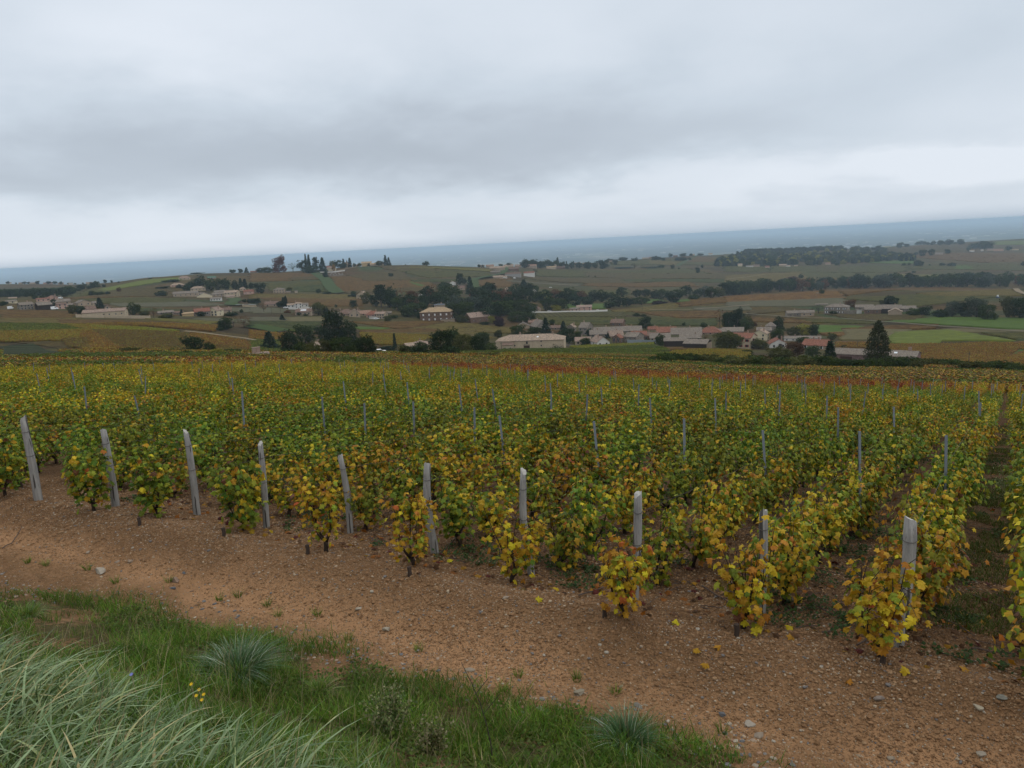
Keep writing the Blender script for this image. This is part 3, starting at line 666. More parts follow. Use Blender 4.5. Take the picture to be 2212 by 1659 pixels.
for i in range(-75, 24):
    p0 = row_start(i)
    for k in range(0, 190):
        p = p0 + RU * (-.32 + .92 * k + (.12 if k else 0)) + rng.normal(0, .05, 2)
        d = math.hypot(*p)
        if d > np.interp(math.atan2(p[0], p[1]), GRID, DA) * 1.10: break
        if k > 1 and rng.random() < .025: continue
        z = float(z_ground(p[0], p[1])); X_, Y_ = project((p[0], p[1], z + .6))
        if p @ FW[:2] < 1 or X_ < -160 or X_ > 2380: continue
        vines.append((d, i, k, p[0], p[1], z, X_, Y_))
vines.sort()
def palette(v):
    d, i, k, x, y, z, X_, Y_ = v
    n = vnoise(np.array([x * .35]), np.array([y * .35]), 5)[0] + rng.uniform(-.28, .28)
    yb = np.interp(X_, [650, 900, 1150, 1500, 1800, 2000, 2212], [772, 795, 810, 824, 838, 840, 830])
    if Y_ < yb and 700 < X_ < 2060: return 'R' if rng.random() < .8 else 'O'
    if Y_ < np.interp(X_, [0, 800, 1900, 2060, 2212], [800, 786, 800, 850, 858]): return 'O' if rng.random() < .55 else 'Y'
    if Y_ < 830 and X_ < 900: return 'Y' if n > .5 else 'M'
    if k == 0: return 'F' if i >= 4 else 'M'
    if k <= 4: return ('Y' if n > .45 else 'M') if i >= 3 else ('M' if n > .5 else 'G')
    return 'Y' if n > .78 else 'M' if n > .42 else 'G'
COLW = {'G': 'green', 'M': 'green and yellow', 'Y': 'yellow and green', 'F': 'golden yellow', 'O': 'orange', 'R': 'red'}
# the leaf meshes of the front vines, one shape in several autumn colours
LEAFM = {}
for c in PAL:
    LEAFM[c] = []
    for s in range(3):
        P, F = leaf_shape('fine'); P = P.copy(); P[:, 2] = P[:, 2] * (.4 + .6 * s) + (.12 * np.sin(P[:, 0] * 7 + s))
        T = np.tile(np.array(PAL[c]) * (.85 + .15 * s), (len(P), 1)); T[0] *= 1.1
        LEAFM[c].append(np_mesh('leaf', P, F, [M_VLEAF], T))
def front_vine(i, x, y, z, pal, n=115):
    R = np.random.default_rng(900 + i)
    w = R.uniform(.22, .29) * (1.45 if i < 4 else 1); mb, canes = vine_skeleton(R, R.uniform(.98, 1.16) * (1.08 if i < 4 else 1), w, 12)
    rt = empty('grape_vine', (x, y, z - .02), R.uniform(0, 6.28)); link('trunk', mb.mesh('vine_wood', M_VWOOD, True), rt)
    side = {0: 'green and yellow', 1: 'green and yellow', 2: 'green and yellow', 3: 'green'}.get(i, 'golden yellow')
    tag(rt, '%s vine at the track edge, in front of the %s post from left' % (side, ORD[i]), 'grape vine', 'vines of the hillside vineyard')
    n = 298 if i < 4 else 270
    pos, nrm = leaf_sites(R, canes, n, w); dn = np.tile([0, 0, -1.0], (n, 1)) + R.normal(0, .45, (n, 3))
    Xv, Yv, Nv = rot_frames(nrm, dn); sz = R.uniform(.048, .092, n) * (1.2 if i < 4 else 1)
    k = list(PROB[pal]); pr = np.array([PROB[pal][q] for q in k]); ch = R.choice(len(k), n, p=pr / pr.sum())
    for j in range(n):
        o = bpy.data.objects.new('leaf', LEAFM[k[ch[j]]][R.integers(3)]); COL.objects.link(o); o.parent = rt
        Mx = Matrix(((*(Vector((Xv[j][0], Yv[j][0], Nv[j][0])) * sz[j]), pos[j][0]), (*(Vector((Xv[j][1], Yv[j][1], Nv[j][1])) * sz[j]), pos[j][1]), (*(Vector((Xv[j][2], Yv[j][2], Nv[j][2])) * sz[j]), pos[j][2]), (0, 0, 0, 1)))
        o.matrix_basis = Mx
done = 0; far_v = []
for v in vines:
    d, i, k, x, y, z, X_, Y_ = v
    pal = palette(v)
    if k == 0 and 0 <= i < 10:
        vb_ = hit(*VBASE[i], dmin=5); front_vine(i, vb_[0], vb_[1], vb_[2], pal); continue
    if done < 288 and -40 < X_ < 2250:
        wood, fol = NEARV[{'F': 'Y'}.get(pal, pal)][rng.integers(5)] if pal in 'GMYF' else NEARV['Y'][rng.integers(5)]
        sc = rng.uniform(.95, 1.10) * (1.0 if k > 1 else .90)
        o = empty('grape_vine', (x, y, z - .02), -.602 + math.pi * rng.integers(0, 2) + rng.normal(0, .25), sc=(sc * (.92 if i > 5 else 1.04), sc * 1.18, sc)); link('trunk', wood, o)
        tag(o, '%s vine, %s plant from the track, %s' % (COLW[pal], ORDN[min(k, 29)], row_phrase(i)), 'grape vine', 'vines of the hillside vineyard')
        link('foliage', fol, o); done += 1
    else: far_v.append((x, y, z, pal, d))
print('near vines', done, 'far', len(far_v))

# the rest of the vineyard as one mass
def gn_scatter(name, pts, idx, sources, rz, sc, tilt=None):
    c = bpy.data.collections.new(name + '_plants')
    for k, me in enumerate(sources):
        o = bpy.data.objects.new('%s_plant_%03d' % (name, k), me); c.objects.link(o)
    me = bpy.data.meshes.new(name); n = len(pts); me.vertices.add(n); me.vertices.foreach_set('co', np.asarray(pts, np.float32).ravel())
    for nm, tp, arr, key in (('idx', 'INT', np.asarray(idx, np.int32), 'value'), ('rz', 'FLOAT', np.asarray(rz, np.float32), 'value')):
        a = me.attributes.new(nm, tp, 'POINT'); a.data.foreach_set(key, arr)
    a = me.attributes.new('scl', 'FLOAT_VECTOR', 'POINT'); a.data.foreach_set('vector', np.asarray(sc, np.float32).ravel()); me.update()
    ng = bpy.data.node_groups.new(name, 'GeometryNodeTree')
    ng.interface.new_socket('Geometry', in_out='INPUT', socket_type='NodeSocketGeometry'); ng.interface.new_socket('Geometry', in_out='OUTPUT', socket_type='NodeSocketGeometry')
    gi = ng.nodes.new('NodeGroupInput'); go = ng.nodes.new('NodeGroupOutput'); ip = ng.nodes.new('GeometryNodeInstanceOnPoints'); ci = ng.nodes.new('GeometryNodeCollectionInfo')
    ci.inputs['Collection'].default_value = c; ci.inputs['Separate Children'].default_value = True; ci.inputs['Reset Children'].default_value = True
    def na(nm, tp):
        q = ng.nodes.new('GeometryNodeInputNamedAttribute'); q.data_type = tp; q.inputs[0].default_value = nm; return [s for s in q.outputs if s.enabled and s.name == 'Attribute'][0]
    cb = ng.nodes.new('ShaderNodeCombineXYZ'); ng.links.new(na('rz', 'FLOAT'), cb.inputs[2])
    ng.links.new(gi.outputs[0], ip.inputs['Points']); ng.links.new(ci.outputs[0], ip.inputs['Instance']); ip.inputs['Pick Instance'].default_value = True
    ng.links.new(na('idx', 'INT'), ip.inputs['Instance Index']); ng.links.new(cb.outputs[0], ip.inputs['Rotation']); ng.links.new(na('scl', 'FLOAT_VECTOR'), ip.inputs['Scale'])
    ng.links.new(ip.outputs[0], go.inputs[0])
    o = link(name, me); md = o.modifiers.new('scatter', 'NODES'); md.node_group = ng; return tag(o, kind='stuff')
FARK = []
for i, p in enumerate('GMYOR'):
    for k in range(3):
        FARK.append(make_vine_meshes(300 + 10 * i + k, p, 520, 'low', 1.05, (.052, .092), .40, 12)[1])
KI = {'G': 0, 'M': 1, 'Y': 2, 'F': 2, 'O': 3, 'R': 4}
fv = np.array([(a, b, c - .02) for a, b, c, _, _ in far_v])
gn_scatter('distant_vines', fv, [KI[p] * 3 + rng.integers(3) for *_, p, _ in far_v], FARK, -.602 + math.pi * rng.integers(0, 2, len(fv)) + rng.normal(0, .2, len(fv)),
           np.stack([np.array([.90 if NY * q[0] - NX * q[1] > -6 else 1.05 for q in fv]), 1.22 * np.ones(len(fv)), rng.uniform(.82, 1.1, len(fv))], -1) * rng.uniform(.9, 1.12, (len(fv), 1)))

# vines of the fields down the slope and across the near valley
PROB['B'] = dict(yg=.12, g=.08, oc=.12, b=.46, o=.06, dg=.16); PROB['T'] = dict(oc=.20, o=.13, b=.46, r=.03, yg=.12, dg=.06); PROB['C'] = dict(y=.07, oc=.24, yg=.28, b=.25, o=.04, dg=.12); PROB['V'] = dict(g=.28, dg=.38, yg=.18, b=.16); PROB['N'] = dict(dg=.8, g=.2)
SLOPEV = {k: [make_vine_meshes(700 + 10 * i + j, k, 150, 'low', 1.05, (.10, .18), .44, 8)[1] for j in range(2)] for i, k in enumerate('BTCVOM')}
KEYS = list('BTCVOM'); FK = {'rust': 'T', 'orange': 'T', 'brown': 'B', 'ochre': 'C', 'olive': 'V', 'green': 'V', 'yellow': 'M'}
def inquad(P, x, y):
    r_ = np.ones(len(x), bool); sg = 0
    for a, b in ((0, 1), (1, 2), (2, 3), (3, 0)):
        c = (P[b][0] - P[a][0]) * (y - P[a][1]) - (P[b][1] - P[a][1]) * (x - P[a][0])
        if sg == 0: sg = 1 if ((P[1][0] - P[0][0]) * (P[2][1] - P[0][1]) - (P[1][1] - P[0][1]) * (P[2][0] - P[0][0])) > 0 else -1
        r_ &= c * sg > 0
    return r_
n = 230000; rr_ = np.sqrt(rng.uniform(75 ** 2, 470 ** 2, n)); aa_ = np.radians(rng.uniform(-36.5, 38, n)); x, y = np.sin(aa_) * rr_, np.cos(aa_) * rr_
kp = rr_ > np.interp(aa_, GRID, DA) * 1.12; x, y, rr_ = x[kp], y[kp], rr_[kp]; kind = np.full(len(x), -1); fill = rr_ < 260
nn_ = vnoise(x / 38, y / 22, 200); kind[fill] = np.where(nn_[fill] < .3, 1, np.where(nn_[fill] < .55, 3, 0))
LF = np.zeros(len(x))
for j, (P, mt_, dd_) in enumerate(QUADS):
    if dd_ > 640: continue
    m_ = inquad(P, x, y); LF[m_] = .15 + .004 * (j + 1); kind[m_] = KEYS.index(FK[mt_]) if mt_ in FK else -1
kp = (kind >= 0) & (rng.uniform(size=len(x)) < np.where(rr_ < 260, .95, .70)); x, y, kind, LF = x[kp], y[kp], kind[kp], LF[kp]
print('slope vines', len(x))
z = z_ground(x, y) + LF - .1; sc_ = rng.uniform(.80, 1.05, len(x))
gn_scatter('slope_vines', np.stack([x, y, z], -1), kind * 2 + rng.integers(0, 2, len(x)), [m_ for k in KEYS for m_ in SLOPEV[k]], rng.uniform(0, 6.28, len(x)), np.stack([sc_ * 1.7, sc_ * 1.7, sc_], -1))

# ------------------------------------------------------------------ posts, stakes, pegs, wires
def m_post():
    m, nt, b = mat('weathered post'); co = nt.objco(); v = nt.scalev(co, (1, 1, .06)); n = nt.noise(v, 26, 6, .65); n2 = nt.noise(v, 90, 4, .6)
    n3 = nt.noise(co, 5, 3, .6); base = nt.mix(nt.mapr(n, .3, .7), (.17, .165, .16), (.34, .33, .315)); base = nt.mix(nt.mapr(n2, .60, .68), base, (.13, .12, .12))
    base = nt.mix(nt.mapr(n3, .5, .75, 0, .5), base, (.29, .27, .23))
    crack = nt.mapr(nt.noise(nt.scalev(co, (1, 1, .035)), 17, 2, .5), .62, .645); base = nt.mix(crack, base, (.07, .065, .06))
    nt.l.new(base, b.inputs['Base Color']); nt.l.new(nt.bump(nt.math('SUBTRACT', n, nt.math('MULTIPLY', crack, .8)), .8, .012), b.inputs['Normal']); return m
M_POST = m_post(); M_WIRE = m_flat('rusty wire', (.09, .08, .075), .6); M_POSTEND = m_flat('pale cut wood', (.42, .405, .38), .9, .2, 30)
BASES = [(82, 1080), (250, 1094), (426, 1112), (576, 1140), (757, 1152), (942, 1196), (1150, 1243), (1368, 1302), (1643, 1330), (1936, 1396)]
TOPS = [(49, 903), (223, 930), (402, 932), (562, 958), (735, 984), (924, 1003), (1131, 1018), (1378, 1067), (1649, 1104), (1966, 1121)]
RAD = [.066, .060, .052, .045, .044, .052, .043, .045, .045, .062]
LOOK = ['tall split weathered grey post', 'leaning thick grey post with sloping top', 'forked grey post half hidden in leaves', 'slim grey post half hidden in leaves', 'bent pale grey post with cracked top', 'smooth bowed grey post', 'slender curved grey post', 'straight upright grey post with cracks', 'short knotty grey post', 'thick pale grey post leaning right']
for i in range(10):
    b = hit(*BASES[i], dmin=5); r = rays(*TOPS[i]); 
    # the top lies on its line of sight, above the base at the base's distance, or a little nearer
    t = (b @ FW) * .985; tp = r * t
    L = Vector(tp - b); R = np.random.default_rng(40 + i); n = 9; rad = RAD[i]
    if i in (0, 2): bow = 0
    bowv = {5: .05, 6: .05, 4: .03, 9: .03, 7: .015}.get(i, .01)
    mb = MB(); ring = 10; vv = []
    side = Vector((1, 0, 0))
    for k in range(n):
        f = k / (n - 1); c = L * f + side * bowv * math.sin(f * math.pi) * (-1 if i in (6, 5) else 1); c.z += -.12 * (1 - f) if k == 0 else 0
        rr = rad * (1.06 - .14 * f) * (1 if k < n - 1 else .93)
        for j in range(ring):
            a = 2 * math.pi * j / ring; w = 1 + .10 * math.sin(3 * a + i) + R.uniform(-.04, .04) + (.08 * math.sin(a * 2 + f * 3))
            h = (R.uniform(-.02, .02) + .035 * math.cos(a + i * 1.7)) if k == n - 1 else 0
            vv.append((c.x + math.cos(a) * rr * w, c.y + math.sin(a) * rr * w * .85, c.z + h))
    fs = []; mi = []
    for k in range(n - 1):
        for j in range(ring): fs.append((k * ring + j, k * ring + (j + 1) % ring, (k + 1) * ring + (j + 1) % ring, (k + 1) * ring + j)); mi.append(0)
    vv.append((L.x, L.y, L.z + .005)); 
    for j in range(ring): fs.append((len(vv) - 1, (n - 1) * ring + j, (n - 1) * ring + (j + 1) % ring)); mi.append(1)
    me = bpy.data.meshes.new('post'); me.from_pydata(vv, [], fs); me.materials.append(M_POST); me.materials.append(M_POSTEND); me.polygons.foreach_set('material_index', mi)
    me.polygons.foreach_set('use_smooth', [m_ == 0 for m_ in mi]); me.update()
    o = tag(link('vineyard_post', me, loc=tuple(b)), '%s at a row end, %s from the left' % (LOOK[i], ORD[i]), 'post', 'wooden posts at the row ends')
    for f in (.84, .55):
        c = L * f + side * bowv * math.sin(f * math.pi) * (-1 if i in (6, 5) else 1); q = MB()
        q.tube([(c.x + math.cos(a) * rad * 1.1, c.y + math.sin(a) * rad * .96, c.z + .012 * math.sin(a)) for a in np.linspace(0, 2 * math.pi, 13)], .0045, 4, cap=False)
        link('wire_loop', q.mesh('wire_loop', M_WIRE), o)
    d2 = np.array([RU[0], RU[1]])
    for f, nm in ((.84, 'upper'), (.55, 'lower')):
        c = np.array(b) + np.array(L) * f; pts = []
        for s in np.linspace(0, 24, 9):
            x, y = c[0] + d2[0] * s, c[1] + d2[1] * s; pts.append((x, y, float(z_ground(x, y)) + (c[2] - b[2]) - .03 * math.sin(s * math.pi / 6) ** 2))
        tag(link('trellis_wire', MB().tube(pts, .0032, 3, cap=False).mesh('trellis_wire', M_WIRE)), '%s thin wire running into the vines from the %s post from the left' % (nm, ORD[i]), 'wire', 'trellis wires')
M_PEG = m_flat('rusted peg', (.06, .045, .038), .8); M_STAKE = m_flat('blue grey steel', (.17, .195, .22), .5, .15, 6)
PEGS = [(240, 1096, None), (301, 1135, 2), (483, 1158, 3), (664, 1196, 4), (884, 1245, 5), (1305, 1332, 7), (1590, 1374, 8), (1905, 1432, 9)]
for px, py, w in PEGS[1:]:
    b = hit(px, py, dmin=5); q = MB().tube([(0, 0, -.05), (.01, 0, .06), (.004, .004, .125)], [.026, .025, .028], 7)
    tag(link('anchor_peg', q.mesh('anchor_peg', M_PEG), loc=tuple(b)), 'short dark anchor peg in the soil in front of the %s post' % ORD[w], 'peg', 'anchor pegs along the vineyard edge')
sm = MB().box(-.022, .022, -.003, .003, -.1, 1.55).box(-.003, .003, .003, .03, -.1, 1.55).mesh('vine_stake', M_STAKE)
ns = 0
for i in range(-38, 14):
    p0 = row_start(i); j = 0
    for s in np.arange(5.2, 60, 6.2):
        j += 1
        if ns >= 175: break
        p = p0 + RU * (s + rng.uniform(-.8, .8)) + rng.normal(0, .07, 2); z = float(z_ground(*p)); X_, Y_ = project((p[0], p[1], z + 1.2))
        if X_ < 0 or X_ > 2212 or rng.random() < (.25 if i > -4 else .72): continue
        o = link('vine_stake', sm, loc=(p[0], p[1], z), rot=(rng.normal(0, .05), rng.normal(0, .05), rng.uniform(-.5, .5)), sc=(1, 1, rng.uniform(.92, 1.08)))
        tag(o, 'blue-grey steel stake, %s from the track, %s' % (ORD[j - 1], row_phrase(i)), 'stake', 'steel stakes among the vines'); ns += 1
# ------------------------------------------------------------------ foreground: grass, stones, weeds
def blades(R, base, h, w, lean_dir, lean, cols, seg=3, curl=.9, flop=0.0):
    """curved grass ribbons; base (n,3), arrays of heights, widths, lean direction (angle) and lean amount"""
    n = len(base); V = np.zeros((n, seg * 2 + 1, 3)); dx, dy = np.cos(lean_dir), np.sin(lean_dir)
    face = R.uniform(0, 2 * np.pi, n); wx, wy = -np.sin(face), np.cos(face)
    wx = .5 * wx - .5 * dy; wy = .5 * wy + .5 * dx; q = np.hypot(wx, wy) + 1e-6; wx /= q; wy /= q
    for k in range(seg + 1):
        f = k / seg; out = lean * h * (f ** 1.8) * curl; up = h * (f - flop * f ** 2.6 * lean)
        c = base + np.stack([dx * out, dy * out, up], -1); ww = w * (1 - f ** 2 * .92) * .5
        if k < seg:
            V[:, 2 * k] = c - np.stack([wx * ww, wy * ww, 0 * ww], -1); V[:, 2 * k + 1] = c + np.stack([wx * ww, wy * ww, 0 * ww], -1)
        else: V[:, -1] = c
    m = seg * 2 + 1; off = (np.arange(n) * m)[:, None]
    quads = np.concatenate([np.array([[2 * k, 2 * k + 1, 2 * k + 3, 2 * k + 2]]) + off for k in range(seg - 1)]) if seg > 1 else np.zeros((0, 4), int)
    tri = np.array([[2 * seg - 2, 2 * seg - 1, 2 * seg]]) + off
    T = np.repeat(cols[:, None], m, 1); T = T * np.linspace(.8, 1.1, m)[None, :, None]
    return V.reshape(-1, 3), [quads, tri], T.reshape(-1, 3)
M_GRASS = m_leaf('grass blade', .28, .15, .05, .5)
M_TUSS = m_leaf('blue grass blade', .22, .32, .05, .38)
def on_ground(x, y): return np.stack([x, y, z_ground(x, y)], -1)
def gcol(R, n, pal, p): 
    pal = np.array(pal); return pal[R.choice(len(pal), n, p=p)] * R.uniform(.75, 1.25, (n, 1))
GP = [(.065, .145, .018), (.105, .205, .026), (.16, .235, .036), (.23, .21, .07), (.32, .27, .15)]
BP = [(.135, .215, .095), (.23, .315, .16), (.28, .33, .14), (.075, .13, .045), (.40, .34, .17)]
R = np.random.default_rng(11)

# turf of the verge
n = 190000
t = R.uniform(-11.5, 1.6, n); s = R.uniform(2.0, 6.3, n)
x, y = ts(s, t); e = edge_s(s, t); cl = vnoise(x * 1.6, y * 1.6, 8) + .4 * (vnoise(x * 6, y * 6, 18) - .5)
keep = (s < e + .15 + .12 * R.normal(size=n)) & (R.uniform(size=n) < np.clip((cl - .22) * 3.2, .05, 1)) & (R.uniform(size=n) < np.where(t < -6.5, .5, 1))
# the bare strip along the foot of the bank
bare = np.exp(-((s - (3.75 + .04 * (t + 5) + .25 * fbm(t * 1.1, t * 0, 2, 77))) / .22) ** 2) * (.35 + .9 * vnoise(t * .9, t * 0 + 3, 78))
keep &= R.uniform(size=n) > bare
keep &= R.uniform(size=n) < np.clip(1.15 - 1.1 * sstep(.45, .75, vnoise(x * .9, y * .9, 91)) * sstep(-4.5, -7, t), .1, 1)
x, y, s_, t_, cl = x[keep], y[keep], s[keep], t[keep], cl[keep]; k = len(x)
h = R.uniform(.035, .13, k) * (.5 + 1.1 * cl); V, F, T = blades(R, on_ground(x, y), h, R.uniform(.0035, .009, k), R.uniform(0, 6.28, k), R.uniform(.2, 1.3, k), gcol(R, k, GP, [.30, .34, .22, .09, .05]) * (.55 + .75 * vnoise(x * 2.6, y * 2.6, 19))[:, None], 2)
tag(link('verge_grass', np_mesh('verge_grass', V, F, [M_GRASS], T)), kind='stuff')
# broad weeds mixed into the turf and under the vines
def rosettes(name, x, y, pal, size=(.03, .07), nl=6):
    n = len(x); g = on_ground(x, y); idx = np.repeat(np.arange(n), nl); a = R.uniform(0, 6.28, n * nl); el = R.uniform(.15, 1.0, n * nl); sz = R.uniform(*size, n * nl)
    P = g[idx] + np.stack([np.cos(a) * sz * .5, np.sin(a) * sz * .5, sz * el * .5 + .01], -1)
    P += np.stack([R.normal(0, .035, n * nl), R.normal(0, .035, n * nl), R.uniform(0, .04, n * nl)], -1)
    dn = np.stack([np.cos(a), np.sin(a), el * .6], -1); N = np.stack([-np.cos(a) * el, -np.sin(a) * el, np.ones(n * nl)], -1) + R.normal(0, .25, (n * nl, 3))
    V, F, T = scatter_leaves(R, P, N, dn, sz, gcol(R, n * nl, pal, None), 'low'); tag(link(name, np_mesh(name, V, F, [M_GRASS], T)), kind='stuff')
n = 9000; t = R.uniform(-11, 2.4, n); s = R.uniform(3, 6.2, n); x, y = ts(s, t)
kp = (s < edge_s(s, t) + .05) & (vnoise(x * 1.3, y * 1.3, 66) > .5); rosettes('verge_weeds', x[kp], y[kp], [(.05, .105, .014), (.085, .145, .02), (.07, .10, .02)], (.014, .036))
n = 24000; t = R.uniform(-12, 6, n); q = R.uniform(.0, 16, n) ** 1.0; s = post_s(t) + q; x, y = ts(s, t)
kp = (vnoise(x * 1.5, y * 1.5, 12) > .54) & (R.uniform(size=n) < np.exp(-q / 12)); rosettes('vineyard_weeds', x[kp], y[kp], [(.030, .060, .016), (.042, .080, .020), (.045, .065, .022)], (.018, .045), 9)
# grass between the rows at the right
n = 42000; t = R.uniform(.3, 5, n); q = R.uniform(.8, 30, n); sa = q + post_s(0 * q); xa = ts(post_s(0 * q), R.normal(1.05, .30, n)); x = xa[0] + RU[0] * (q - .0); y = xa[1] + RU[1] * q
kp = (vnoise(x * 1.8, y * 1.8, 44) > .36) & (R.uniform(size=n) < np.exp(-q / 22)); x, y = x[kp], y[kp]; k = len(x)
V, F, T = blades(R, on_ground(x, y), R.uniform(.03, .10, k), R.uniform(.006, .012, k), R.uniform(0, 6.28, k), R.uniform(.3, 1.3, k), gcol(R, k, [(.05, .095, .018), (.085, .13, .03), (.14, .13, .05)], None), 2)
tag(link('aisle_grass', np_mesh('aisle_grass', V, F, [M_GRASS], T)), kind='stuff')
# tall coarse grass on the bank
n = 7000; t = R.uniform(-9, -.6, n); s = R.uniform(1.2, 3.1, n); x, y = ts(s, t)
lim = np.interp(t, [-9, -6.5, -5.2, -3.6, -2.6, -2.0, -1.4, -.6], [2.8, 2.8, 2.8, 2.75, 2.5, 2.0, 1.5, 1.2]) + .35 * fbm(x * 2, y * 2, 2, 90)
cl = vnoise(x * 2.2, y * 2.2, 41); kp = (s < lim) & (R.uniform(size=n) < .35 + .9 * cl); x, y, cl, s = x[kp], y[kp], cl[kp], s[kp]; k = len(x)
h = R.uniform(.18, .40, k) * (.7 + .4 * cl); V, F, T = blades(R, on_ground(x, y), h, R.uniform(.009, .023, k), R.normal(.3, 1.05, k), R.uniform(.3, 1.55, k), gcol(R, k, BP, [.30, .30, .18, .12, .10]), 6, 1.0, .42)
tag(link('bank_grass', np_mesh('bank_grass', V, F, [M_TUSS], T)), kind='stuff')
n = 26000; t = R.uniform(-9, .6, n); s = R.uniform(1.2, 3.5, n); x, y = ts(s, t)
lim = np.interp(t, [-8, -5.2, -3.6, -2.5, -1.6, -.7, .6], [3.25, 3.2, 3.15, 3.1, 2.9, 2.6, 2.4]) + .4 * fbm(x * 2, y * 2, 2, 90); kp = (s < lim); x, y = x[kp], y[kp]; k = len(x)
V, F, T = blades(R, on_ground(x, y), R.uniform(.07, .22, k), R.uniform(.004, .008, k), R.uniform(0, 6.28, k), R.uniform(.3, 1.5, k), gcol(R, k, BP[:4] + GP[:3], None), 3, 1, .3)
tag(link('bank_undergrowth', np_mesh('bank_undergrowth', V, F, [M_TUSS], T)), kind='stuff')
# tussocks
TP = [(.050, .125, .045), (.085, .18, .075), (.34, .42, .32), (.035, .08, .025), (.22, .22, .12)]  # the palest green puts highlights of the drooping blades into the colour
def tussock(px, py, rad, n, label, hh=.32, seed=0, pal=TP, p=[.36, .34, .12, .12, .06]):
    R2 = np.random.default_rng(seed); b = hit(px, py, dmin=2); a = R2.uniform(0, 6.28, n); r = rad * .35 * np.sqrt(R2.uniform(size=n)); base = np.stack([np.cos(a) * r, np.sin(a) * r, 0 * a], -1)
    d = a + R2.normal(0, .35, n); V, F, T = blades(R2, base, R2.uniform(.6, 1.1, n) * hh, R2.uniform(.005, .009, n), d, R2.uniform(.25, 1.5, n) * rad / hh * .8, gcol(R2, n, pal, p), 5, 1.0, .38)
    o = link('grass_tussock', np_mesh('grass_tussock', V, F, [M_TUSS], T), loc=tuple(b)); tag(o, label, 'grass tussock')
tussock(515, 1462, .50, 900, 'large blue-green tussock of arching grass in the verge at left', .34, 1)
tussock(1355, 1612, .34, 520, 'spiky blue-green grass tussock at the edge of the track, bottom centre', .30, 2)
tussock(690, 1500, .22, 220, 'low bright grass tussock right of the large blue-green one', .16, 3, GP, [.2, .4, .3, .05, .05])
tussock(60, 1330, .30, 300, 'bright green grass clump at the left edge beside the track', .15, 4, GP, [.3, .4, .2, .05, .05])
TUFTS = [(100, 1222, 'left'), (250, 1260, 0), (515, 1290, 0), (578, 1310, 0), (600, 1332, 0), (686, 1330, 0), (1246, 1472, 0), (1330, 1500, 0), (1120, 1462, 0), (60, 1216, 0), (365, 1258, 0), (475, 1298, 0), (752, 1385, 0), (1150, 1552, 0), (1560, 1585, 0), (905, 1408, 0), (1085, 1498, 0), (190, 1232, 0)]
for j, (px, py, _) in enumerate(sorted(TUFTS)):
    b = hit(px, py, dmin=3); R2 = np.random.default_rng(600 + j); m_ = 45; a = R2.uniform(0, 6.28, m_)
    V, F, T = blades(R2, np.stack([np.cos(a) * .03, np.sin(a) * .03, 0 * a], -1), R2.uniform(.05, .12, m_), R2.uniform(.004, .007, m_), a, R2.uniform(.2, 1.2, m_), gcol(R2, m_, GP, [.3, .35, .25, .06, .04]), 3)
    tag(link('grass_tuft', np_mesh('grass_tuft', V, F, [M_GRASS], T), loc=tuple(b)), 'small green grass tuft alone on the track, %s tuft from the left' % ORDN[j], 'grass tuft', 'grass tufts on the bare track')
# dry stalks and seed heads
M_DRY = m_flat('dry stalk', (.30, .25, .16), .8); M_DARKST = m_flat('dark dead stalk', (.055, .045, .04), .9); M_SEED = m_leaf('seed head', .2, .2); M_YF = m_flat('yellow petals', (.75, .50, .03), .6); M_BF = m_flat('blue petals', (.22, .24, .62), .6)
STK = [(900, 1420, 1015, 1590, .62), (0, 0, 0, 0, 0)]
def stalk(name, p0, h, ln, mt, label, cat, r=.0028, group=None):
    pts = [Vector(p0) + Vector((ln[0] * f * f, ln[1] * f * f, h * f)) for f in np.linspace(0, 1, 6)]
    o = link(name, MB().tube([tuple(p - Vector(p0)) for p in pts], [r, r * .9, r * .8, r * .7, r * .6, r * .4], 4).mesh(name, mt), loc=tuple(p0)); return tag(o, label, cat, group)
b = hit(1065, 1650, dmin=2)
so = stalk('dead_stalk', b, .80, (-.18, .02), M_DARKST, 'tall thin dark dead stalk standing in the verge grass at bottom centre', 'stalk', .005)
for f, l in ((.5, .12), (.7, .09)):
    p = Vector((-.18 * f * f, .02 * f * f, .8 * f)); link('twig', MB().tube([tuple(p), tuple(p + Vector((l, .02, l * 1.1)))], .0025, 4).mesh('twig', M_DARKST), so)
n = 620; t = R.uniform(-7.5, .8, n); s = R.uniform(1.2, 5.0, n); x, y = ts(s, t); V, F, T = blades(R, on_ground(x, y), R.uniform(.25, .55, n), R.uniform(.0025, .0045, n), R.normal(.6, 1.2, n), R.uniform(.1, .9, n), np.tile([.36, .31, .20], (n, 1)) * R.uniform(.6, 1.2, (n, 1)), 4)
tag(link('dry_stems', np_mesh('dry_stems', V, F, [M_GRASS], T)), kind='stuff')
def weed_bush(px, py, h, w, n, label, pal, seed):
    R2 = np.random.default_rng(seed); b = hit(px, py, dmin=2); mb = MB(); tips = []
    for k in range(14):
        a = R2.uniform(0, 6.28); o = w * R2.uniform(.1, .55); e = (math.cos(a) * o, math.sin(a) * o, h * R2.uniform(.6, 1)); mb.tube([(0, 0, 0), (e[0] * .4, e[1] * .4, e[2] * .6), e], [.004, .003, .0015], 3, cap=False); tips.append(e)
    o = link('weed', mb.mesh('weed', M_DRY), loc=tuple(b)); tag(o, label, 'weed')
    tp = np.array(tips)[R2.integers(0, 14, n)]; P = tp * R2.uniform(.35, 1.05, (n, 1)) + R2.normal(0, w * .09, (n, 3)); N = R2.normal(0, 1, (n, 3)); V, F, T = scatter_leaves(R2, P, N, np.tile([0, 0, -1.], (n, 1)) + R2.normal(0, .8, (n, 3)), R2.uniform(.010, .026, n), gcol(R2, n, pal, None), 'low')
    link('foliage', np_mesh('foliage', V, F, [M_SEED], T), o)
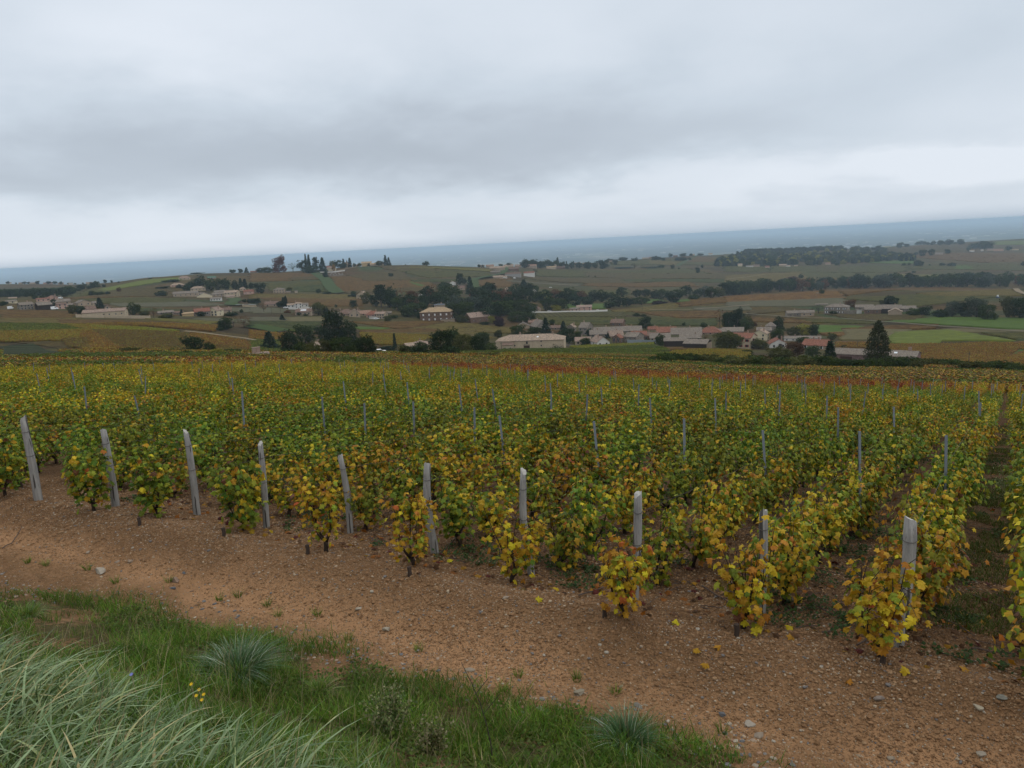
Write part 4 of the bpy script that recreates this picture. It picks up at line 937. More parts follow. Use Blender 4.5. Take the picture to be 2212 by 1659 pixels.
WP = [(.09, .13, .035), (.15, .17, .06), (.07, .10, .03), (.24, .23, .13)]
weed_bush(845, 1600, .42, .36, 1500, 'bushy pale green seeding weed at bottom centre left of the dead stalk', WP, 71)
weed_bush(935, 1640, .34, .28, 900, 'smaller seeding weed between the bushy one and the dead stalk', WP, 72)
weed_bush(2120, 640 + 700, .1, .1, 60, 'tiny weed on the soil right of the last post', WP, 73)
weed_bush(2175, 1105, .75, .6, 2600, 'feathery pale green weed among the vines at the right edge', WP, 74)
for j, (px, py, sh_, c) in enumerate([(413, 1478, .42, 'y'), (430, 1490, .44, 'y'), (440, 1500, .4, 'y'), (424, 1503, .38, 'y'), (436, 1512, .36, 'y'), (284, 1457, .45, 'b')]):
    r = rays(px, py); h_ = math.hypot(r[0], r[1]); s_t = 3.0; # head hangs above the verge
    d = 5.0 - .03 * j; x_, y_ = r[0] / h_ * d, r[1] / h_ * d; z_ = r[2] / h_ * d; g = float(z_ground(x_, y_))
    if z_ - g > .9 or z_ - g < .08: z_ = g + .35
    st_ = MB().tube([(0.03, -.02, 0), (.01, 0, (z_ - g) * .6), (0, 0, z_ - g)], .0022, 4).mesh('flower_stem', M_DRY)
    o = link('wild_flower', st_, loc=(x_, y_, g)); col_ = M_YF if c == 'y' else M_BF
    q = MB(); 
    for a in np.linspace(0, 2 * math.pi, 9)[:-1]:
        q.poly([(0, 0, 0), (math.cos(a - .3) * .009, math.sin(a - .3) * .009, .003), (math.cos(a) * .013, math.sin(a) * .013, .002), (math.cos(a + .3) * .009, math.sin(a + .3) * .009, .003)], [(0, 1, 2, 3)])
    link('flower_head', q.mesh('flower_head', col_), o, (0, 0, z_ - g), (.5, 0, 0))
    tag(o, 'yellow wild flower left of the large tussock, %s yellow head from the left' % ORD[[0, 2, 4, 1, 3, 0][j]] if c == 'y' else 'single pale blue flower in the tall grass at lower left', 'flower', 'yellow flowers beside the large tussock' if c == 'y' else None)
# stones
def m_stone(name, cols):
    m, nt, b = mat(name); c = nt.attr('tint'); n = nt.noise(nt.objco(), 12, 4, .6); nt.l.new(nt.mix(nt.mapr(n, .3, .7), nt.mix(1, c, (.7, .68, .66), 'MULTIPLY'), c), b.inputs['Base Color']); nt.l.new(nt.bump(n, .5, .01), b.inputs['Normal']); return m
M_STONE = m_stone('stone', None)
ICO = None
def ico_pts(sub):
    bm = bmesh.new(); bmesh.ops.create_icosphere(bm, subdivisions=sub, radius=1); bm.verts.ensure_lookup_table(); V = np.array([v.co[:] for v in bm.verts]); F = np.array([[v.index for v in f.verts] for f in bm.faces]); bm.free(); return V, F
IV, IF = ico_pts(1)
SP = [(.34, .200, .108), (.29, .168, .088), (.42, .275, .160), (.50, .40, .29), (.22, .205, .20), (.55, .50, .42)]
def gravel(name, x, y, size, pal, p, flat=.65, sink=.25):
    n = len(x); g = on_ground(x, y); sc = size[:, None] * R.uniform(.6, 1.25, (n, 3)); sc[:, 2] *= flat
    jit = R.uniform(.72, 1.2, (n, len(IV), 1)); a = R.uniform(0, 6.28, n); ca, sa = np.cos(a)[:, None], np.sin(a)[:, None]
    P = IV[None] * jit * sc[:, None]; V = np.stack([P[..., 0] * ca - P[..., 1] * sa, P[..., 0] * sa + P[..., 1] * ca, P[..., 2]], -1) + g[:, None]; V[..., 2] += (size * (flat - sink))[:, None]
    F = (IF[None] + (np.arange(n) * len(IV))[:, None, None]).reshape(-1, 3); T = np.repeat(gcol(R, n, pal, p)[:, None], len(IV), 1).reshape(-1, 3)
    tag(link(name, np_mesh(name, V.reshape(-1, 3), F, [M_STONE], T)), kind='stuff')
n = 640000; t = R.uniform(-15, 3.6, n); s = R.uniform(5.2, 12, n); x, y = ts(s, t); q = s - post_s(t)
dens = np.exp(-((q + .75) / .75) ** 2) * 1.25 + .22 + .30 * (q > 0) * np.exp(-q / 2.5); dens = dens * (.3 + 1.1 * vnoise(x * 1.1, y * 1.1, 61)); dens = np.where(s < edge_s(s, t) - .1, .04, dens)
kp = R.uniform(size=n) < dens * .62; x, y = x[kp], y[kp]; n = len(x); sz = np.minimum(.0050 + .0066 * R.exponential(.6, n), .032); src = []
for c in SP:
    for v_ in range(2):
        src.append(np_mesh('pebble', IV * R.uniform(.7, 1.15, (len(IV), 1)) * [1, .8, .62], IF, [M_STONE], np.tile(np.array(c) * R.uniform(.7, .95), (len(IV), 1))))
ci_ = R.choice(6, n, p=[.34, .32, .20, .08, .04, .02]) * 2 + R.integers(0, 2, n)
gn_scatter('gravel', on_ground(x, y) + np.stack([0 * x, 0 * x, sz * .2], -1), ci_, src, R.uniform(0, 6.28, n), sz[:, None] * R.uniform(.7, 1.2, (n, 3)))
n = 900; t = R.uniform(-13, 1.5, n); s = edge_s(0 * t, t) + R.normal(.12, .22, n); x, y = ts(s, t); gravel('stony_edge', x, y, R.uniform(.010, .028, n), [(.30, .23, .17), (.20, .19, .18), (.36, .31, .25), (.15, .15, .155), (.28, .18, .12)], None, .45, .2)
SV, SF = ico_pts(2)
STN = [(216, 1238, .105, 'large jagged pale rock beside the grass at left', (.60, .54, .45)), (378, 1256, .085, 'rounded pinkish stone on the track right of the pale rock', (.46, .33, .25)), (372, 1272, .05, 'flat blue-grey stone just below the rounded pinkish one', (.22, .24, .27)),
 (190, 1195, .05, 'flat whitish stone in the soil near the left posts', (.58, .48, .38)), (254, 1215, .045, 'angular pale stone, upper of two above the pale rock', (.52, .42, .33)), (282, 1214, .055, 'angular tan stone right of the angular pale stone', (.48, .37, .28)),
 (398, 1238, .035, 'dark grey stone on the gravel above the track', (.20, .21, .23)), (774, 1316, .05, 'pale upright stone at the foot of the gravel slope', (.62, .55, .45)), (836, 1362, .055, 'pair-like flat cream stone at the grass edge', (.58, .52, .42)),
 (1093, 1292, .045, 'round cream stone under the sixth vine', (.60, .50, .40)), (1250, 1500, .07, 'long pale slab half sunk in the track edge', (.44, .39, .30)), (1015, 1450, .05, 'flat buff stone left of centre on the track', (.50, .42, .33)),
 (2122, 1632, .045, 'pale stone at the bottom right of the track', (.50, .44, .36)), (2165, 1510, .045, 'greenish grey stone near the right edge', (.38, .38, .33)), (2112, 1530, .045, 'cream pebble left of the greenish grey stone', (.62, .55, .42)),
 (1900, 1512, .05, 'grey pink stone below the rightmost vine', (.40, .34, .30)), (1620, 1565, .055, 'cream stone lying low on the track at right', (.60, .54, .46)), (1640, 1590, .06, 'long tan stone next to the low cream one', (.48, .40, .32)), (870, 1505, .04, 'dark slate chip in the grass edge', (.14, .15, .17)),
 (1560, 1545, .045, 'slate grey stone on the right part of the track', (.24, .25, .27)), (1380, 1528, .05, 'pale grey flat stone above the spiky tussock', (.36, .34, .30)), (1925, 1640, .04, 'small buff stone near the bottom right', (.5, .42, .33))]
for j, (px, py, rad, lab, c) in enumerate(STN):
    b = hit(px, py, dmin=3); R2 = np.random.default_rng(300 + j); V = SV.copy(); 
    for _ in range(11):
        nn = R2.normal(size=3); nn /= np.linalg.norm(nn); k_ = R2.uniform(.42, .8); dd = V @ nn; V = V - np.maximum(dd - k_, 0)[:, None] * nn
    V = V * R2.uniform(.9, 1.1, (len(V), 1)) * np.array([1.15, .75, .55]) * rad; V[:, 2] += rad * .22
    tag(link('stone', np_mesh('stone', V, SF, [M_STONE], np.tile(np.array(c) * .58, (len(V), 1))), loc=tuple(b), rot=(R2.uniform(-.2, .2), R2.uniform(-.2, .2), R2.uniform(-1, 1))), lab, 'stone', 'stones on the track')
# fallen leaves
FL = [(1000, 1180), (970, 1212), (905, 1240), (1135, 1275), (1160, 1300), (1130, 1262), (1205, 1275), (1460, 1352), (1340, 1330), (1510, 1408), (1550, 1405), (1530, 1440), (1455, 1352), (1712, 1360), (1960, 1460), (1830, 1480), (1905, 1405), (1720, 1300), (1060, 1225), (1310, 1210), (2050, 1350), (1650, 1260), (1880, 1330), (590, 1150), (300, 1100), (720, 1180), (1830, 1300)]
for j, (px, py) in enumerate(sorted(FL)):
    b = hit(px + rng.uniform(-1, 1), py, dmin=4); o = link('fallen_leaf', LEAFM[['y', 'oc', 'oc', 'b', 'y'][j % 5]][j % 3], loc=(b[0], b[1], b[2] + .022), rot=(rng.uniform(-.5, .5), rng.uniform(-.5, .5), rng.uniform(0, 6.28)), sc=rng.uniform(.06, .085))
    tag(o, 'dry %s vine leaf fallen on the soil, %s fallen leaf from the left' % (['yellow', 'ochre', 'ochre', 'brown', 'yellow'][j % 5], ORDN[j]), 'leaf', 'fallen vine leaves on the soil')
n = 2600; t = R.uniform(-12, 6, n); q = R.exponential(4, n) - .4; s = post_s(t) + q; x, y = ts(s, t); g = on_ground(x, y); g[:, 2] += .015
V, F, T = scatter_leaves(R, g, np.array([0, 0, 1.]) + R.normal(0, .35, (n, 3)), R.normal(0, 1, (n, 3)), R.uniform(.05, .095, n), np.array([PAL[c] for c in ('b', 'oc', 'o', 'b', 'dr')])[R.integers(0, 5, n)] * R.uniform(.5, 1, (n, 1)), 'mid')
tag(link('leaf_litter', np_mesh('leaf_litter', V, F, [M_VLEAF], T)), kind='stuff')
# prunings: cut canes lying between the rows
M_TWIG = m_wood('cut cane', (.055, .040, .035), (.13, .10, .085), 20)
TW = [((1775, 1372), (1840, 1352)), ((2098, 1405), (2200, 1424)), ((1520, 1270), (1595, 1318)), ((1855, 1400), (1900, 1350)), ((1400, 1238), (1470, 1262)), ((1755, 1310), (1830, 1340)), ((10, 1187), (48, 1140)), ((1250, 1290), (1330, 1262)), ((950, 1200), (1010, 1150)), ((2020, 1330), (2100, 1380)), ((1700, 1230), (1800, 1250)), ((2100, 1290), (2190, 1330)), ((300, 1120), (360, 1098)), ((800, 1165), (860, 1195))]
for j, (a, b) in enumerate(sorted(TW)):
    A, B = hit(*a, dmin=4), hit(*b, dmin=4); L = (B - A)[:2]; L = L / max(np.linalg.norm(L), .01) * min(np.linalg.norm(L), 1.2); pts = []
    for f in np.linspace(0, 1, 6):
        x_, y_ = A[0] + L[0] * f + rng.normal(0, .012), A[1] + L[1] * f + rng.normal(0, .012); pts.append((x_ - A[0], y_ - A[1], float(z_ground(x_, y_)) + .022 - A[2] + rng.uniform(0, .015)))
    tag(link('pruned_cane', MB().tube(pts, [.009, .009, .008, .007, .006, .005], 5).mesh('pruned_cane', M_TWIG), loc=tuple(A)), 'dark cut vine cane lying on the soil, %s such cane from the left' % ORDN[j], 'twig', 'pruned canes on the soil')
n = 1500; t = R.uniform(-12, 7, n); q = np.abs(R.normal(0, 5, n)) + .1; s = post_s(t) + q; x, y = ts(s, t); a = R.uniform(0, 6.28, n); L = R.uniform(.08, .45, n); V = []; F = []
for i in range(n):
    P = [(x[i] + math.cos(a[i]) * L[i] * f + R.normal(0, .01), y[i] + math.sin(a[i]) * L[i] * f + R.normal(0, .01)) for f in (-.5, 0, .5)]; r_ = R.uniform(.002, .005); zz_ = [float(z) for z in z_ground(np.array([p[0] for p in P]), np.array([p[1] for p in P]))]; k = len(V)
    for (px, py), zq in zip(P, zz_): V += [(px - math.sin(a[i]) * r_, py + math.cos(a[i]) * r_, zq + .01), (px + math.sin(a[i]) * r_, py - math.cos(a[i]) * r_, zq + .01), (px, py, zq + .01 + r_ * 2)]
    for c in (0, 3):
        for e in range(3): F.append((k + c + e, k + c + (e + 1) % 3, k + c + 3 + (e + 1) % 3, k + c + 3 + e))
tag(link('twig_litter', np_mesh('twig_litter', V, np.array(F), [M_TWIG])), kind='stuff')
# ------------------------------------------------------------------ houses
FOC2 = FOC / S2
def m_wallmat(name, c, stain=.25, stone=False):
    m, nt, b = mat(name); co = nt.objco(); n = nt.noise(co, .6, 5, .65); n2 = nt.noise(co, 3.5, 4, .6)
    base = nt.mix(nt.mapr(n, .3, .75), c, tuple(x * (1 - stain) for x in c)); base = nt.mix(nt.mapr(n2, .45, .75, 0, .35), base, tuple(x * .7 for x in c))
    if stone:
        v = nt.vor(co, 2.4, 'Color'); h = nt.n.new('ShaderNodeSeparateColor'); nt.l.new(v, h.inputs[0]); base = nt.mix(1, base, nt.ramp(h.outputs[0], [(0, gray(.65)), (1, gray(1.25))]), 'MULTIPLY')
    nt.l.new(base, b.inputs['Base Color']); b.inputs['Roughness'].default_value = .92; return m
def m_roofmat(name, c, c2):
    m, nt, b = mat(name); co = nt.objco(); n = nt.noise(co, .9, 5, .7); v = nt.vor(co, 3.2, 'Color'); h = nt.n.new('ShaderNodeSeparateColor'); nt.l.new(v, h.inputs[0])
    base = nt.mix(nt.mapr(n, .35, .65), c, c2); base = nt.mix(1, base, nt.ramp(h.outputs[0], [(0, gray(.62)), (1, gray(1.3))]), 'MULTIPLY')
    nt.l.new(base, b.inputs['Base Color']); b.inputs['Roughness'].default_value = .9; nt.l.new(nt.bump(h.outputs[1], .5, .08), b.inputs['Normal']); return m
WM = {'cream': m_wallmat('cream render', (.47, .385, .275)), 'beige': m_wallmat('beige render', (.37, .295, .215)), 'white': m_wallmat('white render', (.60, .585, .55), .15), 'pink': m_wallmat('pink render', (.50, .335, .27)),
      'stone': m_wallmat('grey stone wall', (.235, .205, .17), .3, True), 'brown': m_wallmat('brown stone wall', (.175, .115, .085), .3, True), 'dark': m_wallmat('dark boarded wall', (.045, .035, .03)), 'ochre': m_wallmat('ochre render', (.47, .35, .19)),
      'grey': m_wallmat('grey render', (.33, .32, .30)), 'violet': m_wallmat('red brown stone wall', (.205, .135, .125), .25, True), 'plaster': m_wallmat('pale yellow render', (.60, .52, .36), .15)}
RM = {'grey': m_roofmat('weathered grey brown tiles', (.145, .125, .108), (.205, .175, .145)), 'pinkt': m_roofmat('pinkish tan tiles', (.28, .205, .165), (.21, .16, .13)), 'red': m_roofmat('red clay tiles', (.225, .095, .066), (.165, .085, .062)),
      'brown': m_roofmat('brown tiles', (.135, .090, .072), (.17, .12, .095)), 'slate': m_roofmat('blue grey slates', (.13, .145, .165), (.10, .115, .135)), 'tan': m_roofmat('mottled tan tiles', (.36, .275, .205), (.21, .165, .135)), 'orange': m_roofmat('salmon tiles', (.27, .170, .125), (.21, .14, .105)),
      'ochre': m_roofmat('ochre tan tiles', (.36, .265, .165), (.29, .215, .14)), 'green': m_roofmat('green sheet roof', (.07, .14, .10), (.08, .15, .11))}
M_PANE = m_flat('dark window pane', (.022, .025, .03), .15); M_FRAME = m_flat('window frame', (.42, .40, .37)); M_SHUT = m_flat('white shutter', (.68, .68, .68)); M_SHR = m_flat('red shutter', (.20, .03, .035)); M_DOOR = m_flat('dark wooden door', (.055, .035, .028)); M_CHIM = m_wallmat('chimney', (.33, .24, .19)); M_METAL = m_flat('pale metal', (.55, .57, .60), .4); M_SKYL = m_flat('skylight glass', (.75, .80, .85), .2)
def win_mesh(nm, w, h, fr, pn):
    q = MB(); t = .09; q.box(-w / 2 - t, w / 2 + t, -.07, .02, 0, h + t, 0); q.box(-w / 2, w / 2, -.075, -.060, .06, h, 1); return q.mesh(nm, [fr, pn])
WIN = {'d': win_mesh('window', .95, 1.3, M_FRAME, M_PANE), 'w': win_mesh('window', 1.0, 1.45, M_SHUT, M_SHUT), 's': win_mesh('window', .8, .75, M_FRAME, M_PANE)}
q = MB().box(-.5, .5, -.07, .02, 0, 1.35, 0).box(-1.05, -.52, -.09, .0, 0, 1.35, 1).box(.52, 1.05, -.09, 0, 0, 1.35, 1); WIN['r'] = q.mesh('window', [M_PANE, M_SHR])
q = MB().box(-.5, .5, -.07, .02, 0, 1.35, 0).box(-1.0, -.52, -.09, .0, 0, 1.35, 1).box(.52, 1.0, -.09, 0, 0, 1.35, 1); WIN['p'] = q.mesh('window', [M_PANE, M_SHUT])
DOORM = MB().box(-.55, .55, -.08, .02, -.3, 2.1, 0).mesh('door', M_DOOR); BIGDOOR = MB().box(-1.7, 1.7, -.1, .02, -.4, 3.1, 0).mesh('barn_door', M_DOOR)
def roof_mesh(L, D, z, rise, typ, m):
    e, th = .35, .20; a, b = L / 2 + e, D / 2 + e; ze = z - .12
    if typ == 'hip':
        h = max(a - b, .05); top = [(-h, 0, z + rise), (h, 0, z + rise)]
        P = [(-a, -b, ze), (a, -b, ze), (a, b, ze), (-a, b, ze)] + top; Fs = [(0, 1, 5, 4), (1, 2, 5), (2, 3, 4, 5), (3, 0, 4)]
    elif typ == 'gy':
        P = [(-a, -b, ze), (a, -b, ze), (a, b, ze), (-a, b, ze), (0, -b, z + rise), (0, b, z + rise)]; Fs = [(0, 4, 5, 3), (1, 2, 5, 4)]
    elif typ == 'lean':
        P = [(-a, -b, ze), (a, -b, ze), (a, b, z + rise), (-a, b, z + rise)]; Fs = [(0, 1, 2, 3)]
    elif typ == 'flat':
        P = [(-a, -b, z + .1), (a, -b, z + .1), (a, b, z + .15), (-a, b, z + .15)]; Fs = [(0, 1, 2, 3)]
    else:
        P = [(-a, -b, ze), (a, -b, ze), (a, b, ze), (-a, b, ze), (-a, 0, z + rise), (a, 0, z + rise)]; Fs = [(0, 1, 5, 4), (2, 3, 4, 5)]
    n = len(P); V = P + [(p[0], p[1], p[2] - th) for p in P]; F = list(Fs) + [tuple(n + i for i in f[::-1]) for f in Fs]
    cnt = {}
    for f in Fs:
        for i in range(len(f)):
            ed = (f[i], f[(i + 1) % len(f)]); cnt[ed] = 1
    for (i, j) in cnt:
        if (j, i) not in cnt: F.append((j, i, i + n, j + n))
    me = bpy.data.meshes.new('roof'); me.from_pydata(V, [], F); me.materials.append(m); me.update(); return me
NH = 0
def house(sh, x, y, w, hw, hr, typ, wall, roof, yaw, label, rows=1, cols=0, win='d', chim=1, door=0, dep=None, cat='house', name='house', group=None, d=None, sky_l=0):
    global NH
    NH += 1; Rh = random.Random(NH * 17)
    u, v = U(sh, x, y); P = hit(u, v, dmin=130) if d is None else at_dist(u, d, v)
    dep_v = float(P @ FW); k = SH[sh][0] * dep_v / FOC2; W_, H_, RR = w * k, hw * k, hr * k
    D = dep if dep else min(max(W_ * .7, 5), 9.5) if W_ > 7 else W_
    ya = math.radians(yaw); L = max((W_ - D * abs(math.sin(ya))) / math.cos(ya), 2.2); rise = min(max(RR - .5, .6), D * .5) if typ != 'gy' else min(max(RR, .6), L * .4)
    az_ = math.atan2(P[0], P[1]); far = Vector((math.sin(az_), math.cos(az_), 0)) * (D / 2)
    o = empty(name, (P[0] + far.x, P[1] + far.y, P[2]), -az_ + ya, label, cat, group)
    z0 = -2.5; q = MB()
    q.box(-L / 2, L / 2, -D / 2, D / 2, z0, H_)
    if typ == 'gable': q.poly([(s * L / 2, -D / 2, H_) for s in (-1, 1)] + [(s * L / 2, D / 2, H_) for s in (-1, 1)] + [(-L / 2, 0, H_ + rise - .22), (L / 2, 0, H_ + rise - .22)], [(0, 4, 2), (1, 3, 5)])
    if typ == 'gy': q.poly([(-L / 2, -D / 2, H_), (L / 2, -D / 2, H_), (0, -D / 2, H_ + rise - .22), (-L / 2, D / 2, H_), (L / 2, D / 2, H_), (0, D / 2, H_ + rise - .22)], [(0, 1, 2), (4, 3, 5)])
    if typ == 'lean': q.poly([(s * L / 2, t * D / 2, H_) for s in (-1, 1) for t in (-1, 1)] + [(-L / 2, D / 2, H_ + rise - .22), (L / 2, D / 2, H_ + rise - .22)], [(0, 4, 1), (2, 3, 5), (1, 4, 5, 3)])
    link('wall', q.mesh('wall', WM[wall]), o)
    link('roof', roof_mesh(L, D, H_, rise, typ, RM[roof]), o)
    if cols and dep_v < 1300:
        for r_ in range(rows):
            zz_ = (H_ / rows) * r_ + max(.35, (H_ / rows - 1.45) * .55)
            if zz_ + 1.1 > H_: zz_ = max(.2, H_ - 1.2)
            for c_ in range(cols):
                xx = -L / 2 + L * (c_ + .5) / cols + Rh.uniform(-.25, .25) * min(1, L / cols * .3)
                if door and r_ == 0 and c_ == cols // 2: link('door', DOORM, o, (xx, -D / 2, 0)); continue
                link('window', WIN[win], o, (xx, -D / 2, zz_))
        sg = -1 if yaw > 0 else 1
        for r_ in range(rows):
            zz_ = (H_ / rows) * r_ + max(.35, (H_ / rows - 1.45) * .55); zz_ = min(zz_, max(.2, H_ - 1.2)); link('window', WIN[win], o, (sg * L / 2, Rh.uniform(-.2, .2) * D, zz_), (0, 0, math.pi / 2 * sg))
    for c_ in range(chim if dep_v < 2500 else 0):
        cx_ = Rh.uniform(-.35, .35) * L; link('chimney', MB().box(cx_ - .35, cx_ + .35, -.3, .3, H_ + rise * .4, H_ + rise + .9).box(cx_ - .42, cx_ + .42, -.37, .37, H_ + rise + .9, H_ + rise + 1.0).mesh('chimney', M_CHIM), o, (0, Rh.uniform(-.1, .25) * D, 0))
    if sky_l:
        link('skylight', MB().box(-.5, .5, -.04, .04, -.4, .4).mesh('skylight', M_SKYL), o, (Rh.uniform(-.2, .2) * L, -D * .25, H_ + rise * .5 + .12), (math.radians(-60), 0, 0))
    return o, L, D, H_, rise
H = house
# --- left village, sheet 1
H(1,225,516,120,44,26,'gable','stone','grey',14,'grey-beige two-storey house at the left end of the leftmost village',2,4,chim=1)
H(1,375,446,100,26,10,'gable','pink','red',0,'low pink walled annex at the top of the leftmost village',1,3,chim=0)
H(1,455,442,92,32,20,'gy','pink','brown',-12,'tall gabled brown-roofed house, highest in the leftmost village',2,2)
H(1,382,518,130,44,30,'gable','dark','grey',16,'dark brown barn with grey roof in the leftmost village',0,0,chim=0,name='barn',cat='barn')
H(1,530,470,140,24,24,'gable','beige','grey',0,'long grey-roofed hall behind the parked white van in the leftmost village',1,3)
H(1,535,509,88,42,14,'gable','pink','brown',16,'pinkish stone house right of the white van at lower left village',2,2)
H(1,600,500,55,26,16,'gable','beige','grey',0,'small beige outbuilding at the right end of the leftmost village',1,1,chim=0)
H(1,718,482,130,28,22,'gy','beige','grey',20,'grey gabled hall up the slope behind the long cream house',1,2,chim=0)
H(1,795,480,82,22,18,'gable','cream','grey',0,'low cream hall with grey roof right of the grey gabled hall',1,3,chim=0)
H(1,770,528,112,18,28,'gable','stone','brown',10,'low brown-roofed house just left behind the long cream house',1,2)
H(1,915,578,352,46,28,'gable','cream','pinkt',-14,'long low cream house with pinkish roof above a pale garden wall',1,7,'s',chim=0,door=1,dep=9)
H(1,948,572,90,13,8,'lean','cream','tan',0,'small lean-to porch building in front of the long cream house',0,0,chim=0,d=None)
H(1,930,508,45,15,15,'gy','beige','brown',0,'tiny gabled house behind the long cream house',1,1,chim=0)
H(1,100,461,92,18,14,'gable','plaster','grey',-14,'lone pale cottage at the far left of the valley',1,2,chim=0)
H(1,110,421,60,8,9,'gable','cream','tan',0,'pale roofed building above the lone cottage at far left',0,0,chim=0)
H(1,1430,557,140,18,20,'gable','stone','grey',8,'low grey-roofed stone house left of centre of the slope',1,3,chim=1)
H(1,1530,557,100,16,18,'gable','stone','brown',0,'low annex joined right of the grey-roofed stone house',1,2,chim=0)
H(1,1625,572,90,24,14,'lean','ochre','ochre',0,'small ochre shed with pale sloping roof',0,0,chim=0,name='shed',cat='shed')
H(1,1748,571,135,40,32,'gable','stone','red',6,'stone house with bright red roof beside the balcony house',1,3)
H(1,1868,571,130,46,30,'gy','plaster','pinkt',-24,'pale yellow balcony house with pinkish gable roof',2,3,dep=11)
H(1,1955,546,90,26,26,'gable','beige','brown',0,'brown-roofed house behind the balcony house',1,2)
# hamlet
HG='hamlet houses on the left hillside'
H(1,1610,403,205,30,20,'gable','beige','grey',-6,'long pale hall at the left of the hillside hamlet',1,5,chim=0,dep=9)
H(1,1712,352,122,22,18,'hip','cream','tan',0,'broad house with two white chimneys above the hamlet',1,4,chim=2)
H(1,1768,411,124,14,28,'gy','plaster','grey',0,'wide pale gable in the middle of the hillside hamlet',0,0,chim=0)
H(1,1885,402,92,22,16,'gable','beige','grey',0,'grey-roofed house right of the wide pale gable',1,3)
H(1,1900,370,92,10,14,'gable','stone','grey',0,'low long grey roof at the back of the hamlet',0,0,chim=0)
H(1,2008,404,132,38,20,'gable','cream','tan',-22,'tall cream two-storey house at the right of the hamlet',2,4,dep=9)
H(1,1870,440,98,22,14,'gable','white','grey',-10,'white low house at the front of the hamlet',1,4,chim=0)
H(1,1990,415,66,14,12,'gable','beige','pinkt',0,'small beige shed below the tall cream house',0,0,chim=0)
H(1,1725,392,70,14,12,'gable','stone','grey',0,'small stone house between the long hall and the wide gable',1,1,chim=1)
H(1,2097,352,50,20,12,'hip','cream','tan',0,'small cream house above the red-roofed one by the hamlet',1,2)
H(1,2150,383,82,25,18,'gable','pink','red',-10,'small brick-pink house with red roof right of the hamlet',1,2)
H(1,1535,318,112,16,18,'hip','pink','tan',0,'pinkish bungalow on the slope above the hamlet',1,3)
H(1,1595,256,92,15,18,'hip','cream','pinkt',0,'cream villa highest on the green slope',1,3)
H(1,1830,245,70,8,12,'gable','grey','green',0,'green-roofed shed among trees above the hamlet',0,0,chim=0,name='shed',cat='shed')
for j,(xx,yy,ww,wa,ro) in enumerate([(75,292,42,'white','tan'),(290,285,60,'cream','pinkt'),(415,292,70,'pink','red'),(610,278,34,'white','grey'),(770,282,50,'cream','pinkt'),(180,288,34,'beige','brown'),(525,285,40,'beige','red')]):
    H(1,xx,yy,ww,9,7,'gable',wa,ro,0,'distant %s-walled house on the far left ridge, %s from the left' % (wa, ORD[[0,2,3,5,6,1,4][j]]),0,0,chim=0,group='houses on the far left ridge')
# --- hilltop and middle, sheet 2
H(2,690,262,76,26,14,'hip','plaster','pinkt',-8,'pale yellow house standing below the hilltop trees',2,2)
H(2,815,212,76,26,18,'gable','beige','orange',-10,'church nave-like long house beside the steeple on the hilltop',1,3,chim=0)
H(2,985,216,84,28,14,'gable','ochre','ochre',0,'ochre house with dark end wall on the hilltop right of the church',1,3)
H(2,1050,205,72,16,12,'gable','beige','ochre',0,'low ochre-roofed house on the hilltop',1,2)
H(2,1098,190,60,14,14,'hip','cream','ochre',0,'hilltop house left of the two tall conifers',1,2)
H(2,660,210,36,16,10,'gable','pink','red',0,'small red-roofed house left of the hilltop village',1,1)
H(2,890,206,50,12,10,'gable','beige','orange',0,'small orange-roofed house between church and ochre house',1,1)
H(2,30,262,54,9,8,'gable','stone','red',0,'distant low house at the left of the hilltop ridge',0,0,chim=0)
H(2,250,450,100,32,16,'hip','beige','grey',-8,'tan two-storey villa alone above the vineyards',2,4)
H(2,322,449,40,12,8,'gable','beige','grey',0,'low annex right of the lone tan villa',0,0,chim=0)
H(2,391,446,24,14,6,'gable','cream','grey',0,'tiny cream hut right of the lone tan villa',0,0,chim=0,name='hut',cat='hut')
H(2,12,458,44,22,16,'gable','pink','red',0,'pink house with red roof left of a big dark tree',1,1)
H(2,190,561,134,18,28,'gable','beige','brown',-16,'low beige house with wide brown roof behind cypresses',1,2)
H(2,348,573,60,26,14,'gable','white','tan',0,'left wing of the white house with a middle tower',1,2,chim=0)
H(2,411,577,62,42,16,'hip','white','tan',0,'white tower-like middle block of the white house',2,2)
H(2,462,566,60,24,14,'gable','white','grey',0,'right wing of the white house with a middle tower',1,2,chim=0)
o,L,D,Hh,rs = H(2,462,638,152,32,28,'gable','beige','brown',-14,'stone house with a solar panel on its brown roof',1,4)
link('solar_panel', MB().box(-2.2,2.2,-.05,.05,-1.0,1.0).mesh('solar_panel',M_METAL), o, (0,-D*.25,Hh+rs*.5+.15), (math.radians(-58),0,0))
H(2,958,500,112,38,26,'gy','cream','tan',-22,'pale two-storey house with overlapping roofs at the foot of the hill',2,3,dep=10)
H(2,1022,500,50,24,18,'gable','white','grey',0,'white annex right of the pale two-storey house',1,2,chim=0)
H(2,700,640,112,10,22,'gable','stone','grey',8,'low grey roof at the left of the roadside group',0,0,chim=0)
H(2,815,642,150,18,42,'hip','beige','brown',0,'broad grey-brown roofed building in the roadside group',1,4,dep=12)
H(2,885,652,92,34,34,'gy','beige','pinkt',0,'tan gabled house in the middle of the roadside group',1,2)
H(2,960,640,130,18,30,'gable','beige','orange',0,'salmon-roofed house right of the tan gabled one',1,3)
H(2,1040,656,112,28,32,'hip','pink','red',0,'red-roofed house in the roadside group',1,3)
H(2,1110,666,112,44,20,'gable','beige','pinkt',-24,'beige two-storey house at the right end of the roadside group',2,4)
H(2,1038,668,60,18,6,'flat','white','grey',0,'small white flat-roofed extension before the red-roofed house',0,0,chim=0)
H(2,1165,626,62,12,14,'gable','stone','grey',0,'low grey shed right of the roadside group',0,0,chim=0,name='shed',cat='shed')
